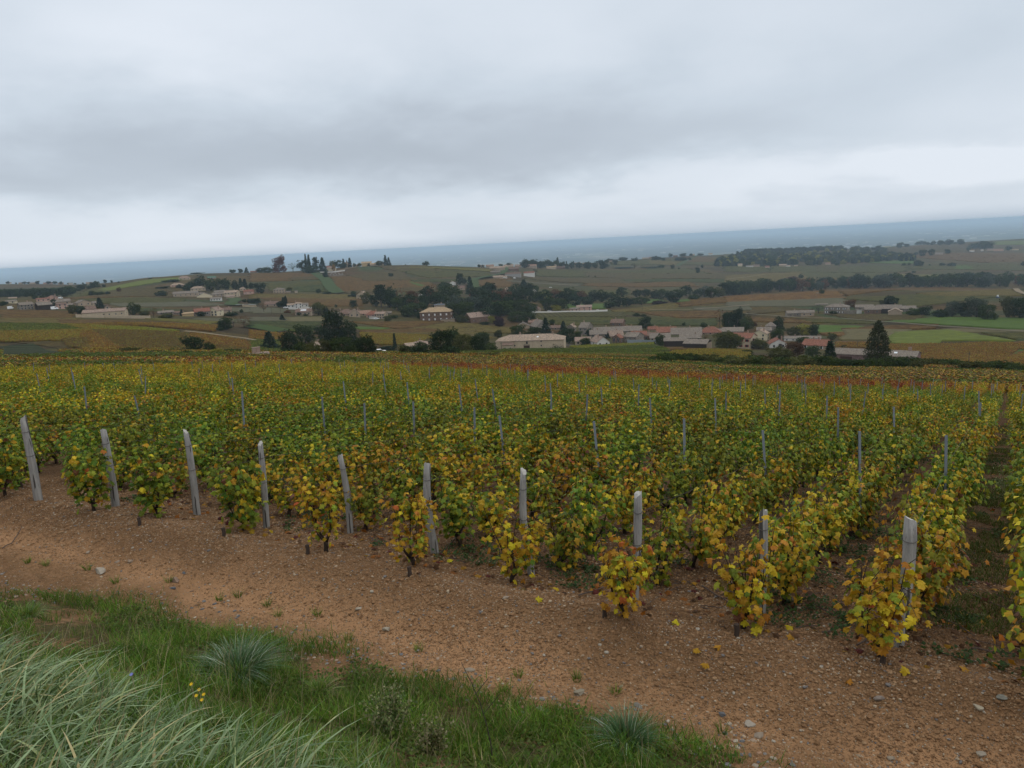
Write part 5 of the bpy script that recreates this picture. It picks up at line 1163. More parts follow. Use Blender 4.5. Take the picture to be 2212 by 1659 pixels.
# manor
o,L,D,Hh,rs = H(2,1583,684,290,78,38,'hip','brown','ochre',-16,'large brown manor house with white shutters and ochre hipped roof',0,0,chim=1,name='manor_house',dep=13)
for r_ in range(2):
    for c_ in range(5): link('window', WIN['w'], o, (-L/2 + L*(c_+.6)/5.2, -D/2, .7 + r_*Hh*.50), (0,0,0))
    for c_ in (-.2,.25): link('window', WIN['w'], o, (L/2, c_*D, .7 + r_*Hh*.50), (0,0,math.pi/2))
H(2,1606,640,90,86,12,'hip','beige','slate',0,'slate-roofed block rising behind the brown manor',0,0,chim=2,dep=7,d=660)
H(2,1670,690,118,22,4,'flat','beige','grey',0,'pale low terrace wall building at the manor right end',0,0,chim=0,dep=3)
def spire(sh, x, y, w, hb, hs, wall, rf, label, n=8, d=None, cat='tower', name='tower'):
    u, v = U(sh, x, y); P = hit(u, v, dmin=130) if d is None else at_dist(u, d, v); k = SH[sh][0] * float(P @ FW) / FOC2; r_ = w * k / 2; o = empty(name, tuple(P), 0.3, label, cat)
    link('wall', MB().tube([(0, 0, -2), (0, 0, hb * k)], r_, n).mesh('tower_wall', WM[wall]), o)
    link('roof', MB().tube([(0, 0, hb * k), (0, 0, hb * k + .15), (0, 0, hb * k + hs * k * .5), (0, 0, hb * k + hs * k)], [r_ * 1.15, r_ * 1.12, r_ * .42, .03], n).mesh('tower_roof', RM[rf]), o)
    link('finial', MB().tube([(0, 0, hb * k + hs * k - .2), (0, 0, hb * k + hs * k + 1.2)], .06, 4).mesh('finial', M_METAL), o); return o
spire(2,1677,640,24,75,55,'stone','slate','slender slate-spired turret behind the brown manor',8,d=640)
spire(2,820,212,22,36,28,'beige','grey','small church steeple on the hilltop',4,cat='steeple',name='steeple')
H(2,1920,700,218,50,42,'gable','brown','pinkt',28,'brown stone barn with pinkish roof right of the manor',1,3,'s',chim=0,name='barn',cat='barn',dep=11)
H(2,1960,690,150,12,3,'lean','beige','grey',0,'low lean-to in front of the brown barn beside the manor',0,0,chim=0,dep=3,name='shed',cat='shed')
H(2,1712,381,48,20,14,'gy','white','tan',0,'small white gabled house on the slope left of tall conifers',1,2,'s')
H(2,1762,419,104,12,22,'gable','beige','brown',0,'low brown-roofed houses below the small white gabled one',1,2)
H(2,1450,487,50,20,15,'gy','white','brown',0,'small white house in a gap of the central wood',1,2)
H(2,2085,447,80,18,18,'gable','beige','grey',0,'grey-roofed house at the right edge of the central wood',1,2)
H(2,2172,440,70,16,20,'gy','beige','tan',0,'beige gabled house at the right edge of the central wood',1,2)
H(2,585,916,76,30,32,'gable','beige','tan',-26,'tile-roofed house almost hidden in the tree cluster at centre left',1,1)
H(2,1440,902,152,18,36,'hip','beige','pinkt',0,'pink-tiled house behind trees left of the big cream farmhouse',1,3,dep=11)
H(2,1352,912,112,12,32,'gable','beige','tan',10,'lower tiled wing left of the pink-tiled house',0,0,chim=0,dep=10)
H(2,1535,905,60,14,28,'gable','stone','tan',0,'small tiled roof right of the pink-tiled house',0,0,chim=0)
H(2,75,985,160,14,22,'gable','pink','pinkt',8,'low pink-tiled roof just beyond the vineyard crest at left',0,0,chim=2,d=150)
H(1,2180,905,90,10,8,'gable','cream','tan',0,'small pale tiled roof beside the low pink-tiled one at the crest',0,0,chim=0,d=165)
# --- village, sheet 3
o,L,D,Hh,rs = H(3,455,1012,572,86,44,'hip','cream','tan',-7,'big cream farmhouse with mottled tile roof and arched dark door',0,0,chim=2,name='farmhouse',cat='farmhouse',dep=14,sky_l=1)
link('barn_door', BIGDOOR, o, (-L*.045, -D/2, 0)); link('door_arch', MB().tube([(math.cos(a)*1.75, -.1, math.sin(a)*.9+3.05) for a in np.linspace(0, math.pi, 9)], .18, 5).mesh('door_arch', WM['stone']), o, (-L*.045, -D/2, 0))
for fx, fz, wk in ((-.22,.42,'s'),(-.22,.02,'s'),(-.04,.62,'d'),(.17,.35,'s'),(-.36,.35,'s'),(.17,.75,'s'),(-.10,.05,'s')): link('window', WIN[wk], o, (L*fx, -D/2, Hh*fz + .3))
link('drainpipe', MB().tube([(0,0,0),(0,0,Hh)], .08, 5).mesh('drainpipe', M_CHIM), o, (L*.045, -D/2-.1, 0)); link('drainpipe', MB().tube([(0,0,0),(0,0,Hh)], .08, 5).mesh('drainpipe', M_CHIM), o, (L*.18, -D/2-.1, 0))
for fx, hh_ in ((.36,3.2),(.40,2.0),(.30,1.4),(.45,2.6)):
    q_ = rng.normal(0, 1, (160, 3)) * [1.0, .12, hh_*.33] + [0, -.25, hh_*.45]; V_, F_, T_ = scatter_leaves(rng, q_, rng.normal(0,1,(160,3))+[0,-1,0], np.tile([0,0,-1.],(160,1))+rng.normal(0,.3,(160,3)), rng.uniform(.2,.4,160), np.tile([.03,.055,.02],(160,1)), 'low')
    link('ivy', np_mesh('ivy', V_, F_, [M_VLEAF], T_), o, (L*fx, -D/2, 0))
H(3,270,1012,90,48,22,'lean','cream','brown',-7,'cream lean-to wing at the left front of the big farmhouse',1,2,'s',chim=0,dep=4.5)
H(3,390,832,98,20,26,'gy','beige','grey',0,'grey gabled house above and behind the big farmhouse',1,1)
H(3,525,842,168,24,52,'gy','stone','grey',20,'large grey-roofed barn-like house behind the farmhouse',1,2,dep=14)
H(3,462,790,66,12,20,'gable','pink','orange',0,'salmon-roofed house peeping above the grey barn-like house',0,0)
H(3,645,842,92,16,22,'gable','stone','brown',0,'low stone house between conifers behind the farmhouse',1,1)
H(3,778,856,76,34,28,'gy','stone','tan',-20,'narrow stone gable right of the dark conifer',1,1)
H(3,895,886,118,62,42,'gable','stone','grey',-26,'tall stone house with grey roof left of the village centre',2,2,dep=10)
H(3,868,962,122,30,34,'gable','cream','pinkt',0,'pink-tiled cottage with big bush at the front of the village',1,3)
H(3,1005,976,156,34,42,'gy','white','pinkt',22,'white gabled house at the front of the village',1,2,dep=11)
H(3,1150,814,122,28,32,'gable','brown','brown',-16,'lone brown house on the rise behind the village',1,2)
H(3,1140,866,400,12,36,'gable','stone','grey',0,'very long grey roof across the back of the village',0,0,chim=2,dep=12)
H(3,1000,902,150,24,36,'gable','stone','grey',0,'grey-roofed house below the very long grey roof',1,3)
H(3,1130,908,132,16,46,'gable','beige','pinkt',14,'pinkish mottled roof in the village centre',1,2)
H(3,1150,946,92,36,34,'gy','brown','red',-24,'reddish-brown gabled house at the village front',2,2)
H(3,1280,944,160,46,34,'gable','stone','grey',-26,'stone house with large grey gable at the village front',2,3,'s',dep=11)
H(3,1320,926,122,42,34,'gable','brown','red',0,'red-roofed house behind the large grey gable',1,3)
H(3,1418,926,112,34,34,'gable','brown','brown',0,'brown-roofed house right of the red-roofed one',1,3)
H(3,1430,848,76,10,26,'gable','pink','red',0,'small bright red roof at the back of the village',0,0,chim=1)
H(3,1540,872,155,10,42,'gable','beige','red',0,'long red roof at the back of the village',0,0,chim=1,dep=12)
H(3,1700,888,242,12,48,'gable','stone','grey',0,'broad dark grey roof right of the long red roof',0,0,chim=1,dep=14)
H(3,1895,882,165,18,46,'hip','beige','red',0,'pyramid-like red roof near the tall dark trees',1,3)
H(3,2050,868,212,12,24,'gable','stone','grey',0,'long low grey roof right of the pyramid-like red roof',0,0,chim=0)
H(3,1490,932,162,24,38,'gable','beige','grey',0,'beige house with grey roof in front of the long red roof',1,4)
H(3,1735,928,172,20,34,'gable','stone','grey',0,'grey-roofed house behind the dark open barn',1,3)
H(3,1230,838,70,10,18,'gable','beige','orange',0,'small salmon roof tucked by the very long grey roof',0,0)
H(3,1610,986,172,56,26,'gable','dark','grey',0,'dark boarded barn, left one of two at the village edge',0,0,chim=0,name='barn',cat='barn')
o,L,D,Hh,rs = H(3,1790,998,222,46,34,'gable','dark','grey',-16,'dark boarded barn, right one of two with a pale end wall',0,0,chim=0,name='barn',cat='barn')
link('end_wall', MB().box(-.12,.12,-D*.47,D*.47,-2,Hh-.05).mesh('end_wall', WM['beige']), o, (L/2+.10,0,0))
H(3,880,694,122,34,18,'gable','pink','pinkt',0,'pink villa beside the pale garden wall across the valley',2,3)
H(3,800,694,72,20,12,'gable','pink','grey',0,'low pink wing left of the pink villa',1,2,chim=0)
H(3,495,700,68,24,20,'gy','beige','brown',-20,'small brown-roofed house left of the pink villa',1,2)
H(3,185,556,98,15,24,'gable','beige','tan',0,'low beige house in trees left of the parked white car',1,2)
H(3,290,554,98,20,20,'gable','cream','tan',0,'cream house in trees right of the low beige one',1,3)
H(3,475,545,40,14,14,'gy','white','grey',0,'tiny white gable among trees above the central wood',0,0,chim=0)
# upper village
for j,(xx,yy,ww,h1,h2,ty,wa,ro,lb) in enumerate([(180,360,122,15,14,'gable','beige','tan','long beige hall on the left of the ridge village'),(312,372,82,20,16,'gable','brown','brown','brown house at the front of the ridge village'),(308,416,132,22,14,'gable','grey','brown','long grey warehouse below the ridge village'),
  (437,416,88,30,14,'gable','white','red','white hall with dark doorway and reddish roof'),(185,432,78,15,12,'gable','beige','tan','small beige house at the road bend below the ridge village'),(238,431,42,14,10,'gable','white','tan','small white house right of the road bend'),
  (442,346,112,14,16,'gable','beige','orange','wide salmon-roofed house at the right of the ridge village'),(345,310,52,12,12,'gable','beige','pinkt','house by the tallest roofs of the ridge village'),(262,322,62,12,12,'gable','pink','red','red-roofed house inside the ridge village'),
  (120,326,64,12,12,'gable','beige','orange','salmon-roofed house at the left end of the ridge village'),(58,326,36,12,8,'gable','plaster','brown','tiny pale house left of the ridge village'),(275,342,72,12,14,'gable','cream','tan','cream house in the centre of the ridge village'),
  (165,386,82,10,10,'gable','stone','grey','low stone sheds below the long beige hall'),(612,353,72,13,10,'gable','cream','ochre','cream villa left wing right of the ridge village'),(690,353,66,12,13,'gable','brown','brown','brown barn right of the cream villa'),(640,350,36,26,8,'hip','beige','tan','square beige tower between cream villa and brown barn'),
  (1370,248,52,8,5,'gable','cream','pinkt','far cream farm on the upper vineyard ridge'),(1416,247,34,9,5,'gable','beige','red','far beige house right of the cream ridge farm'),(1895,221,32,10,7,'gable','white','tan','far white house on the skyline ridge'),
  (1072,243,62,6,4,'gable','beige','orange','far low roof at the left of the upper ridge'),(820,292,62,8,8,'gable','beige','tan','low beige roof among the poplars of the ridge'),(886,316,42,9,6,'gable','cream','grey','cream house right of the poplars'),(1750,210,34,9,7,'gable','cream','ochre','far cream house on the skyline among trees'),(1612,212,36,8,7,'gable','brown','brown','far brown house on the skyline')]):
    H(3,xx,yy,ww,h1,h2,ty,wa,ro,-8 if j in (2,3,6) else 0,lb,1,3 if h1>14 else 0,'d',chim=1 if j<16 else 0)
# --- right, sheet 4
H(4,505,772,112,28,20,'gable','stone','grey',10,'left stone outbuilding of the farm by the road',1,2)
H(4,610,768,92,28,20,'gable','beige','grey',0,'right stone outbuilding of the farm by the road',1,2,chim=0)
H(4,828,751,178,52,24,'hip','stone','grey',-14,'large square stone farmhouse with hipped grey roof',2,4,'p',chim=1,name='farmhouse',cat='farmhouse',dep=12)
H(4,715,690,84,10,8,'gable','dark','grey',0,'dark shed behind the square stone farmhouse',0,0,chim=0,name='shed',cat='shed')
H(4,1030,726,122,26,20,'gable','stone','grey',0,'grey-roofed stone barn right of the orange tree',1,2,chim=0)
H(4,1092,751,112,34,28,'gable','brown','grey',0,'dark stone barn at the front of the farm complex',1,2,chim=0,name='barn',cat='barn')
H(4,1210,747,165,36,30,'gable','dark','grey',0,'wide open-fronted barn with grey roof in the farm complex',0,0,chim=1,name='barn',cat='barn')
H(4,1258,762,92,30,22,'gy','beige','tan',0,'pale gabled shed in front of the wide open barn',0,0,chim=0,name='shed',cat='shed')
H(4,1342,736,122,24,24,'gable','stone','grey',0,'right end stone barn of the farm complex',0,0,chim=0,name='barn',cat='barn')
H(4,992,748,34,28,3,'flat','white','grey',0,'small whitish gatehouse wall block of the farm',0,0,chim=0,dep=2)
o,L,D,Hh,rs = H(4,1115,1142,590,88,38,'gable','violet','grey',-11,'long reddish-brown stone barn half hidden behind the giant conifer',0,0,chim=0,name='barn',cat='barn',dep=11,sky_l=0)
link('barn_door', MB().box(-2.2,2.2,-.1,.02,-.4,3.6).mesh('barn_door',M_DOOR), o, (-L*.33,-D/2,0)); link('window', WIN['d'], o, (-L*.20,-D/2,1.2)); link('window', WIN['s'], o, (-L*.44,-D/2,2.0))
link('chimney', MB().box(-.55,.55,-.4,.4,0,2.0).mesh('chimney', M_CHIM), o, (L*.40,0,Hh+rs*.6)); link('skylight', MB().box(-.6,.6,-.05,.05,-.4,.4).mesh('skylight',M_SKYL), o, (L*.25,-D*.25,Hh+rs*.5+.15),(math.radians(-58),0,0))
H(4,140,1006,184,80,36,'gable','cream','red',-20,'tall cream house with red roof and red shutters at the village right',2,3,'r',dep=10)
H(4,266,946,122,50,28,'gy','plaster','tan',-16,'pale yellow gabled house right of the tall cream one',2,2,'d')
H(4,338,886,72,46,34,'hip','stone','grey',0,'square stone dovecote tower with pyramid roof',1,1,'s',chim=0,name='tower',cat='tower')
H(4,290,892,104,20,26,'gable','stone','grey',0,'grey-roofed house left of the square stone tower',0,0)
H(4,385,1006,148,36,34,'gy','white','red',12,'white gabled cottage with red roof beyond the yellow house',1,2,'d',chim=2)
H(4,572,951,254,22,16,'gable','white','grey',0,'long white low house below the yellow-green tree',1,6,'s',chim=1)
H(4,682,1012,218,30,42,'gable','beige','red',-20,'wide red-brown roofed house left of the dark spruce',1,3,'p',chim=2,dep=11)
H(4,60,882,152,14,20,'gable','stone','grey',0,'grey roof between the village and the stone tower',0,0)
for j,(xx,yy,ww,h1,h2,wa,ro,lb) in enumerate([(112,401,32,14,10,'plaster','tan','far cream house at the left foot of the distant wood'),(182,406,52,10,6,'white','grey','far long white house below the distant wood'),(232,405,46,12,8,'beige','brown','far brown-roofed house below the distant wood'),(313,411,32,10,8,'pink','red','far small pink house below the distant wood'),
  (427,403,52,14,9,'beige','tan','far beige farmhouse below the distant wood'),(466,404,32,8,8,'white','tan','far white gable right of the beige farmhouse'),(525,401,26,8,6,'beige','tan','far tiny beige house right of the white gable'),(762,389,36,12,8,'orange','tan','x'),
  (1826,291,32,10,5,'white','tan','far white house in the upper right vineyards'),(1902,286,18,12,4,'white','grey','far tiny white cube house at upper right'),(1965,284,46,11,7,'beige','brown','far beige house cluster left part at upper right'),(2022,286,62,9,9,'pink','orange','far pink farm at upper right'),(2140,279,52,6,4,'plaster','tan','far pale low house at the right edge'),
  (1582,313,54,9,9,'beige','grey','far grey-roofed farm among trees at right'),(1126,241,30,6,3,'white','grey','far white shed on the plain edge, left one'),(1196,236,52,6,3,'white','grey','far long white shed on the plain edge'),(1012,246,44,5,3,'white','slate','far low white shed left of the two others')]):
    H(4,xx,yy,ww,h1,h2,'gable','beige' if wa=='orange' else wa,'orange' if lb=='x' else ro,0,'far salmon-roofed house at the right of the distant wood' if lb=='x' else lb,1,2 if h1>11 else 0,'s',chim=0)
H(4,690,604,28,7,6,'gable','beige','grey',0,'tiny stone hut beside a round tree on the near ridge',0,0,chim=0,name='hut',cat='hut')

# walls and fences
def wall_line(name, sh, pts, h, th, mt, label, cat, dmin=110, posts=False):
    P = [hit(*U(sh, *p), dmin=dmin) for p in pts]; o = empty(name, tuple(P[0]), 0, label, cat); q = MB()
    for a, b in zip(P[:-1], P[1:]):
        a = a - P[0]; b = b - P[0]; n_ = np.array([-(b - a)[1], (b - a)[0], 0]); n_ = n_ / np.linalg.norm(n_) * th / 2
        V = [a - n_ - [0, 0, 1.5], b - n_ - [0, 0, 1.5], b + n_ - [0, 0, 1.5], a + n_ - [0, 0, 1.5], a - n_ + [0, 0, h], b - n_ + [0, 0, h], b + n_ + [0, 0, h], a + n_ + [0, 0, h]]
        q.poly(V, [(0, 3, 2, 1), (4, 5, 6, 7), (0, 1, 5, 4), (1, 2, 6, 5), (2, 3, 7, 6), (3, 0, 4, 7)])
    link('panel', q.mesh('panel', mt), o)
    c = MB()
    for a in (P[0], P[-1]): a = a - P[0]; c.box(a[0] - .3, a[0] + .3, a[1] - .3, a[1] + .3, a[2] - 1, a[2] + h + .3)
    link('pillar', c.mesh('pillar', mt), o); return o
wall_line('garden_wall', 1, [(662, 583), (900, 586), (1150, 592), (1295, 594)], 1.9, .4, WM['cream'], 'long pale garden wall in front of the long cream house', 'wall')
wall_line('garden_wall', 3, [(450, 710), (600, 709), (740, 704), (940, 700), (1065, 694)], 1.7, .4, WM['white'], 'white garden wall running below the pink villa', 'wall')
wall_line('garden_wall', 2, [(580, 276), (700, 274), (800, 262)], 1.8, .5, WM['white'], 'white wall above the cemetery under the hilltop', 'wall')
wall_line('cemetery_wall', 2, [(560, 290), (620, 305), (700, 307), (810, 302)], 2.2, .5, WM['stone'], 'grey stone wall around the hillside cemetery', 'wall')
wall_line('garden_wall', 2, [(330, 586), (420, 588), (520, 580)], 1.6, .4, WM['white'], 'pale wall in front of the white house with a tower', 'wall')
wall_line('garden_wall', 4, [(880, 752), (935, 750), (975, 748)], 3.0, .5, WM['stone'], 'stone wall joining the square farmhouse and the barns', 'wall')
wall_line('fence', 3, [(1230, 950), (1340, 948), (1450, 952)], 1.9, .12, m_flat('grey sheet fence', (.21, .24, .26)), 'blue-grey sheet fence at the front of the village', 'fence')
wall_line('fence', 3, [(740, 975), (790, 980), (830, 985)], 1.2, .3, WM['stone'], 'low stone wall right of the big farmhouse', 'wall')
wall_line('fence', 4, [(2075, 1176), (2140, 1174), (2230, 1170)], 2.0, .15, m_flat('grey boards', (.22, .22, .24)), 'grey board fence at the right edge beyond the vineyard', 'fence', 130)
wall_line('fence', 1, [(2100, 490), (2212, 496)], 1.6, .3, WM['cream'], 'short cream wall right of the road bend', 'wall')
for j, (px, py) in enumerate([(655, 292), (680, 296), (705, 298), (730, 299), (760, 297), (690, 285), (720, 286), (750, 287), (780, 292)]):
    P = hit(*U(2, px, py), dmin=130); tag(link('tombstone', MB().box(-1.1, 1.1, -.5, .5, -.5, .5).box(-.8, .8, .2, .5, .5, 2.2).mesh('tombstone', WM['grey']), loc=tuple(P)), 'grey tomb in the walled hillside cemetery, %s from the left' % ORD[[0, 1, 4, 5, 7, 2, 3, 6, 8][j]], 'tomb', 'tombs of the hillside cemetery')
# poles
M_POLE = m_flat('wooden pole', (.11, .095, .08))
for sh, x, y, h_, lb in [(4, 1801, 1142, 115, 'tall utility pole in the orange vineyard at right'), (3, 497, 708, 75, 'utility pole at the left end of the pale wall'), (2, 903, 662, 90, 'utility pole before the roadside houses'), (2, 1515, 685, 88, 'utility pole in front of the brown manor'), (2, 1915, 700, 85, 'utility pole at the brown barn'), (2, 1280, 640, 80, 'utility pole left of the manor'), (3, 1345, 690, 45, 'thin pole on the field ridge'), (4, 978, 1010, 30, 'short pole left of the giant conifer'), (3, 213, 1012, 78, 'utility pole at the left end of the big farmhouse'), (2, 2125, 940, 50, 'utility pole by the tree cluster left of the farmhouse'), (2, 260, 620, 60, 'utility pole beside the bare field at centre left'), (2, 185, 640, 70, 'utility pole at the left of the bare field')]:
    P = hit(*U(sh, x, y), dmin=130); k = SH[sh][0] * float(P @ FW) / FOC2; hh_ = min(max(h_ * k, 5), 11); o = empty('utility_pole', tuple(P), 0, lb, 'pole')
    link('pole', MB().tube([(0, 0, -1), (0, 0, hh_)], [.16, .11], 6).mesh('pole', M_POLE), o); link('crossarm', MB().box(-.8, .8, -.06, .06, hh_ - .8, hh_ - .65).mesh('crossarm', M_POLE), o)
# vehicles
M_VW = m_flat('white paint', (.78, .79, .80), .3, .03); M_TYRE = m_flat('tyre', (.02, .02, .02), .8); M_BLUE = m_flat('blue paint', (.05, .10, .22), .4, .05)
def vehicle(sh, x, y, name, label, L=5.2, Wd=2.0, Hh=2.3, van=True, yaw=0, paint=None, d=None):
    P = hit(*U(sh, x, y), dmin=130) if d is None else at_dist(U(sh, x, y)[0], d); az_ = math.atan2(P[0], P[1]); o = empty(name, tuple(P), -az_ + math.radians(yaw), label, name.replace('_', ' ').split()[-1]); pa = paint or M_VW
    if van: prof = [(-L / 2, .45), (-L / 2, Hh), (L * .22, Hh), (L * .36, Hh * .62), (L / 2, Hh * .50), (L / 2, .45)]
    else: prof = [(-L / 2, .4), (-L / 2, .95), (-L * .42, 1.0), (-L * .30, Hh), (L * .10, Hh), (L * .24, 1.0), (L / 2, .85), (L / 2, .4)]
    n = len(prof); q = MB(); q.poly([(a, -Wd / 2, b) for a, b in prof] + [(a, Wd / 2, b) for a, b in prof], [tuple(range(n)), tuple(range(2 * n - 1, n - 1, -1))] + [(i, n + i, n + (i + 1) % n, (i + 1) % n) for i in range(n)]); link('body', q.mesh('body', pa), o)
    g = MB()
    if van: g.poly([(L * .10, -Wd / 2 - .02, Hh * .62), (L * .33, -Wd / 2 - .02, Hh * .62), (L * .22, -Wd / 2 - .02, Hh * .92), (L * .10, -Wd / 2 - .02, Hh * .92)], [(0, 1, 2, 3)])
    else: g.poly([(-L * .36, -Wd / 2 - .02, 1.02), (L * .20, -Wd / 2 - .02, 1.02), (L * .08, -Wd / 2 - .02, Hh - .1), (-L * .28, -Wd / 2 - .02, Hh - .1)], [(0, 1, 2, 3)])
    link('side_window', g.mesh('side_window', M_PANE), o)
    wm = MB().tube([(0, -.12, 0), (0, .12, 0)], .34, 12).mesh('wheel', M_TYRE)
    for sx in (-1, 1):
        for sy in (-1, 1): link('wheel', wm, o, (sx * L * .32, sy * (Wd / 2 - .1), .34))
    return o
vehicle(1, 465, 516, 'parked_van', 'white panel van parked in the leftmost village', 6, 2.1, 2.5, yaw=8)
vehicle(1, 92, 513, 'parked_van', 'white van alone left of the leftmost village', 4.5, 2, 2.4, yaw=60)
vehicle(1, 525, 421, 'parked_van', 'white vehicle beside the highest house of the leftmost village', 4.5, 1.9, 1.9, yaw=0)
vehicle(2, 1098, 957, 'parked_car', 'white car parked between tree clusters near the crest', 4.3, 1.8, 1.5, False, 10)
vehicle(3, 608, 507, 'parked_car', 'white car on the field track above the central wood', 4.6, 1.8, 1.6, False, 0)
vehicle(3, 320, 431, 'parked_van', 'white van parked below the grey warehouse', 5, 2, 2.2)
vehicle(3, 990, 694, 'parked_car', 'white car behind the wall right of the pink villa', 4.6, 1.8, 1.6, False, 0)
vehicle(3, 600, 700, 'parked_car', 'pale car behind the wall left of the pink villa', 4.3, 1.8, 1.5, False, 0)
vehicle(2, 302, 577, 'parked_car', 'small white car left of the white house with a tower', 4.3, 1.8, 1.5, False, 0)
o = vehicle(4, 2018, 632, 'vineyard_tractor', 'small blue and white tractor in the field at far right', 3.6, 1.9, 1.5, False, 0, M_BLUE); link('cab', MB().box(-.9, .7, -.8, .8, 1.3, 2.9).mesh('cab', M_VW), o)
vehicle(2, 1070, 671, 'parked_car', 'pale car before the beige two-storey roadside house', 4.3, 1.8, 1.5, False, 0)

# far white roofs on the plain
n = 620; V = []; F = []; Rp = np.random.default_rng(5)
for i in range(n):
    a = math.radians(Rp.uniform(-38, 38)); d = 10 ** Rp.uniform(3.95, 4.55); cx_, cy_ = math.sin(a) * d, math.cos(a) * d
    if vnoise(np.array([cx_ / 1500]), np.array([cy_ / 1500]), 9)[0] < .52: continue
    w_, l_ = Rp.uniform(8, 32) * (1 + d / 20000), Rp.uniform(10, 25); k = len(V); h_ = Rp.uniform(5, 12); z_ = -250.5
    V += [(cx_ - w_, cy_ - l_, z_), (cx_ + w_, cy_ - l_, z_), (cx_ + w_, cy_ + l_, z_), (cx_ - w_, cy_ + l_, z_), (cx_ - w_, cy_ - l_, z_ + h_), (cx_ + w_, cy_ - l_, z_ + h_), (cx_ + w_, cy_ + l_, z_ + h_), (cx_ - w_, cy_ + l_, z_ + h_)]
    F += [tuple(k + j for j in f) for f in ((4, 5, 6, 7), (0, 1, 5, 4), (1, 2, 6, 5), (2, 3, 7, 6), (3, 0, 4, 7))]
tag(link('far_towns', np_mesh('far_towns', V, np.array(F), [m_flat('far pale roofs', (.52, .50, .47))])), kind='stuff')
# ------------------------------------------------------------------ trees
def m_tree(name, c, c2):
    m = bpy.data.materials.new(name); m.use_nodes = True; nt = NT(m.node_tree); nt.n.clear(); o = nt.n.new('ShaderNodeOutputMaterial'); t = nt.attr('tint'); oi = nt.n.new('ShaderNodeObjectInfo')
    h = nt.n.new('ShaderNodeSeparateColor'); nt.l.new(t, h.inputs[0]); base = nt.mix(h.outputs[0], c, c2); base = nt.mix(1, base, nt.ramp(oi.outputs['Random'], [(0, gray(.80)), (1, gray(1.2))]), 'MULTIPLY')
    b = nt.n.new('ShaderNodeBsdfDiffuse'); nt.l.new(base, b.inputs[0]); tr = nt.n.new('ShaderNodeBsdfTranslucent'); nt.l.new(base, tr.inputs[0]); mx = nt.n.new('ShaderNodeMixShader'); mx.inputs[0].default_value = .25
    nt.l.new(b.outputs[0], mx.inputs[1]); nt.l.new(tr.outputs[0], mx.inputs[2]); nt.l.new(mx.outputs[0], o.inputs[0]); return m
TM = {'dark': m_tree('dark green foliage', (.018, .031, .013), (.036, .055, .020)), 'mid': m_tree('green foliage', (.028, .045, .014), (.054, .076, .022)), 'olive': m_tree('olive foliage', (.050, .058, .020), (.090, .092, .032)), 'yellow': m_tree('yellow green foliage', (.15, .16, .030), (.27, .24, .045)),
      'rust': m_tree('rust brown foliage', (.075, .042, .024), (.135, .070, .032)), 'red': m_tree('copper red foliage', (.085, .028, .022), (.14, .050, .032)), 'purple': m_tree('purple foliage', (.035, .020, .026), (.06, .036, .040)), 'conif': m_tree('conifer green', (.016, .030, .018), (.030, .048, .026)), 'blue': m_tree('grey green foliage', (.05, .066, .048), (.08, .10, .07)), 'orange': m_tree('orange foliage', (.20, .11, .03), (.30, .18, .045)), 'seq': m_tree('brownish conifer green', (.026, .034, .018), (.050, .055, .026))}
M_TRUNK = m_wood('tree bark', (.045, .035, .028), (.10, .08, .06), 3, (1, 1, .3), .6, .05)
def clumps(R, cen, nrm, per, cr, ls):
    n = len(cen); idx = np.repeat(np.arange(n), per); P = cen[idx] + R.normal(0, cr * .5, (n * per, 3)); N = nrm[idx] + R.normal(0, .8, (n * per, 3)); tn = np.clip(np.repeat(R.uniform(0, 1, n), per) * .65 + R.uniform(0, .35, n * per), 0, 1)
    V, F, T = scatter_leaves(R, P, N, R.normal(0, 1, (n * per, 3)), R.uniform(.7, 1.3, n * per) * ls, np.ones((n * per, 3)), 'low'); T = np.repeat(tn, 4)[:, None] * np.ones((1, 3)); return np_mesh('crown', V, F, [TM['dark']], T)
def ell_pts(R, lobes, n):
    C = []; N = []; w = np.array([l[3] * l[4] for l in lobes]); w /= w.sum()
    for i in R.choice(len(lobes), n, p=w):
        cx, cy, cz, rr, rz = lobes[i]; v = R.normal(size=3); v /= np.linalg.norm(v); r_ = R.uniform(.55, 1.0) ** .5
        C.append((cx + v[0] * rr * r_, cy + v[1] * rr * r_, cz + v[2] * rz * r_)); N.append(v)
    return np.array(C), np.array(N)
def mk_round(seed, low=.03, wide=.46, nl=9, n=230, per=7, ls=.060, cr=.065):
    R = np.random.default_rng(seed); lobes = [(0, 0, .48, wide * .74, .46)]
    for k in range(nl):
        a = R.uniform(0, 6.28); o = R.uniform(.15, .32) * wide / .42; z = R.uniform(low + .12, .85); lobes.append((math.cos(a) * o, math.sin(a) * o, z, R.uniform(.12, .22) * wide / .42, R.uniform(.10, .19)))
    C, N = ell_pts(R, lobes, n); C[:, 2] = np.maximum(C[:, 2], low); return clumps(R, C, N, per, cr, ls)
def mk_cone(seed, taper=1.0, w=.24, n=300, per=6, ls=.045, tiers=14, top=1.0, low=.05, droop=.4):
    R = np.random.default_rng(seed); C = []; N = []
    for i in range(n):
        f = R.uniform(0, 1) ** 1.25; z = low + (top - low) * f; tz = round(f * tiers) / tiers; z = z * .35 + (low + (top - low) * tz) * .65
        r_ = w * (1 - f ** taper) * R.uniform(.55, 1.12) + .012; a = R.uniform(0, 6.28); C.append((math.cos(a) * r_, math.sin(a) * r_, z - r_ * droop * .4)); N.append((math.cos(a), math.sin(a), .5))
    return clumps(R, np.array(C), np.array(N), per, .035, ls)
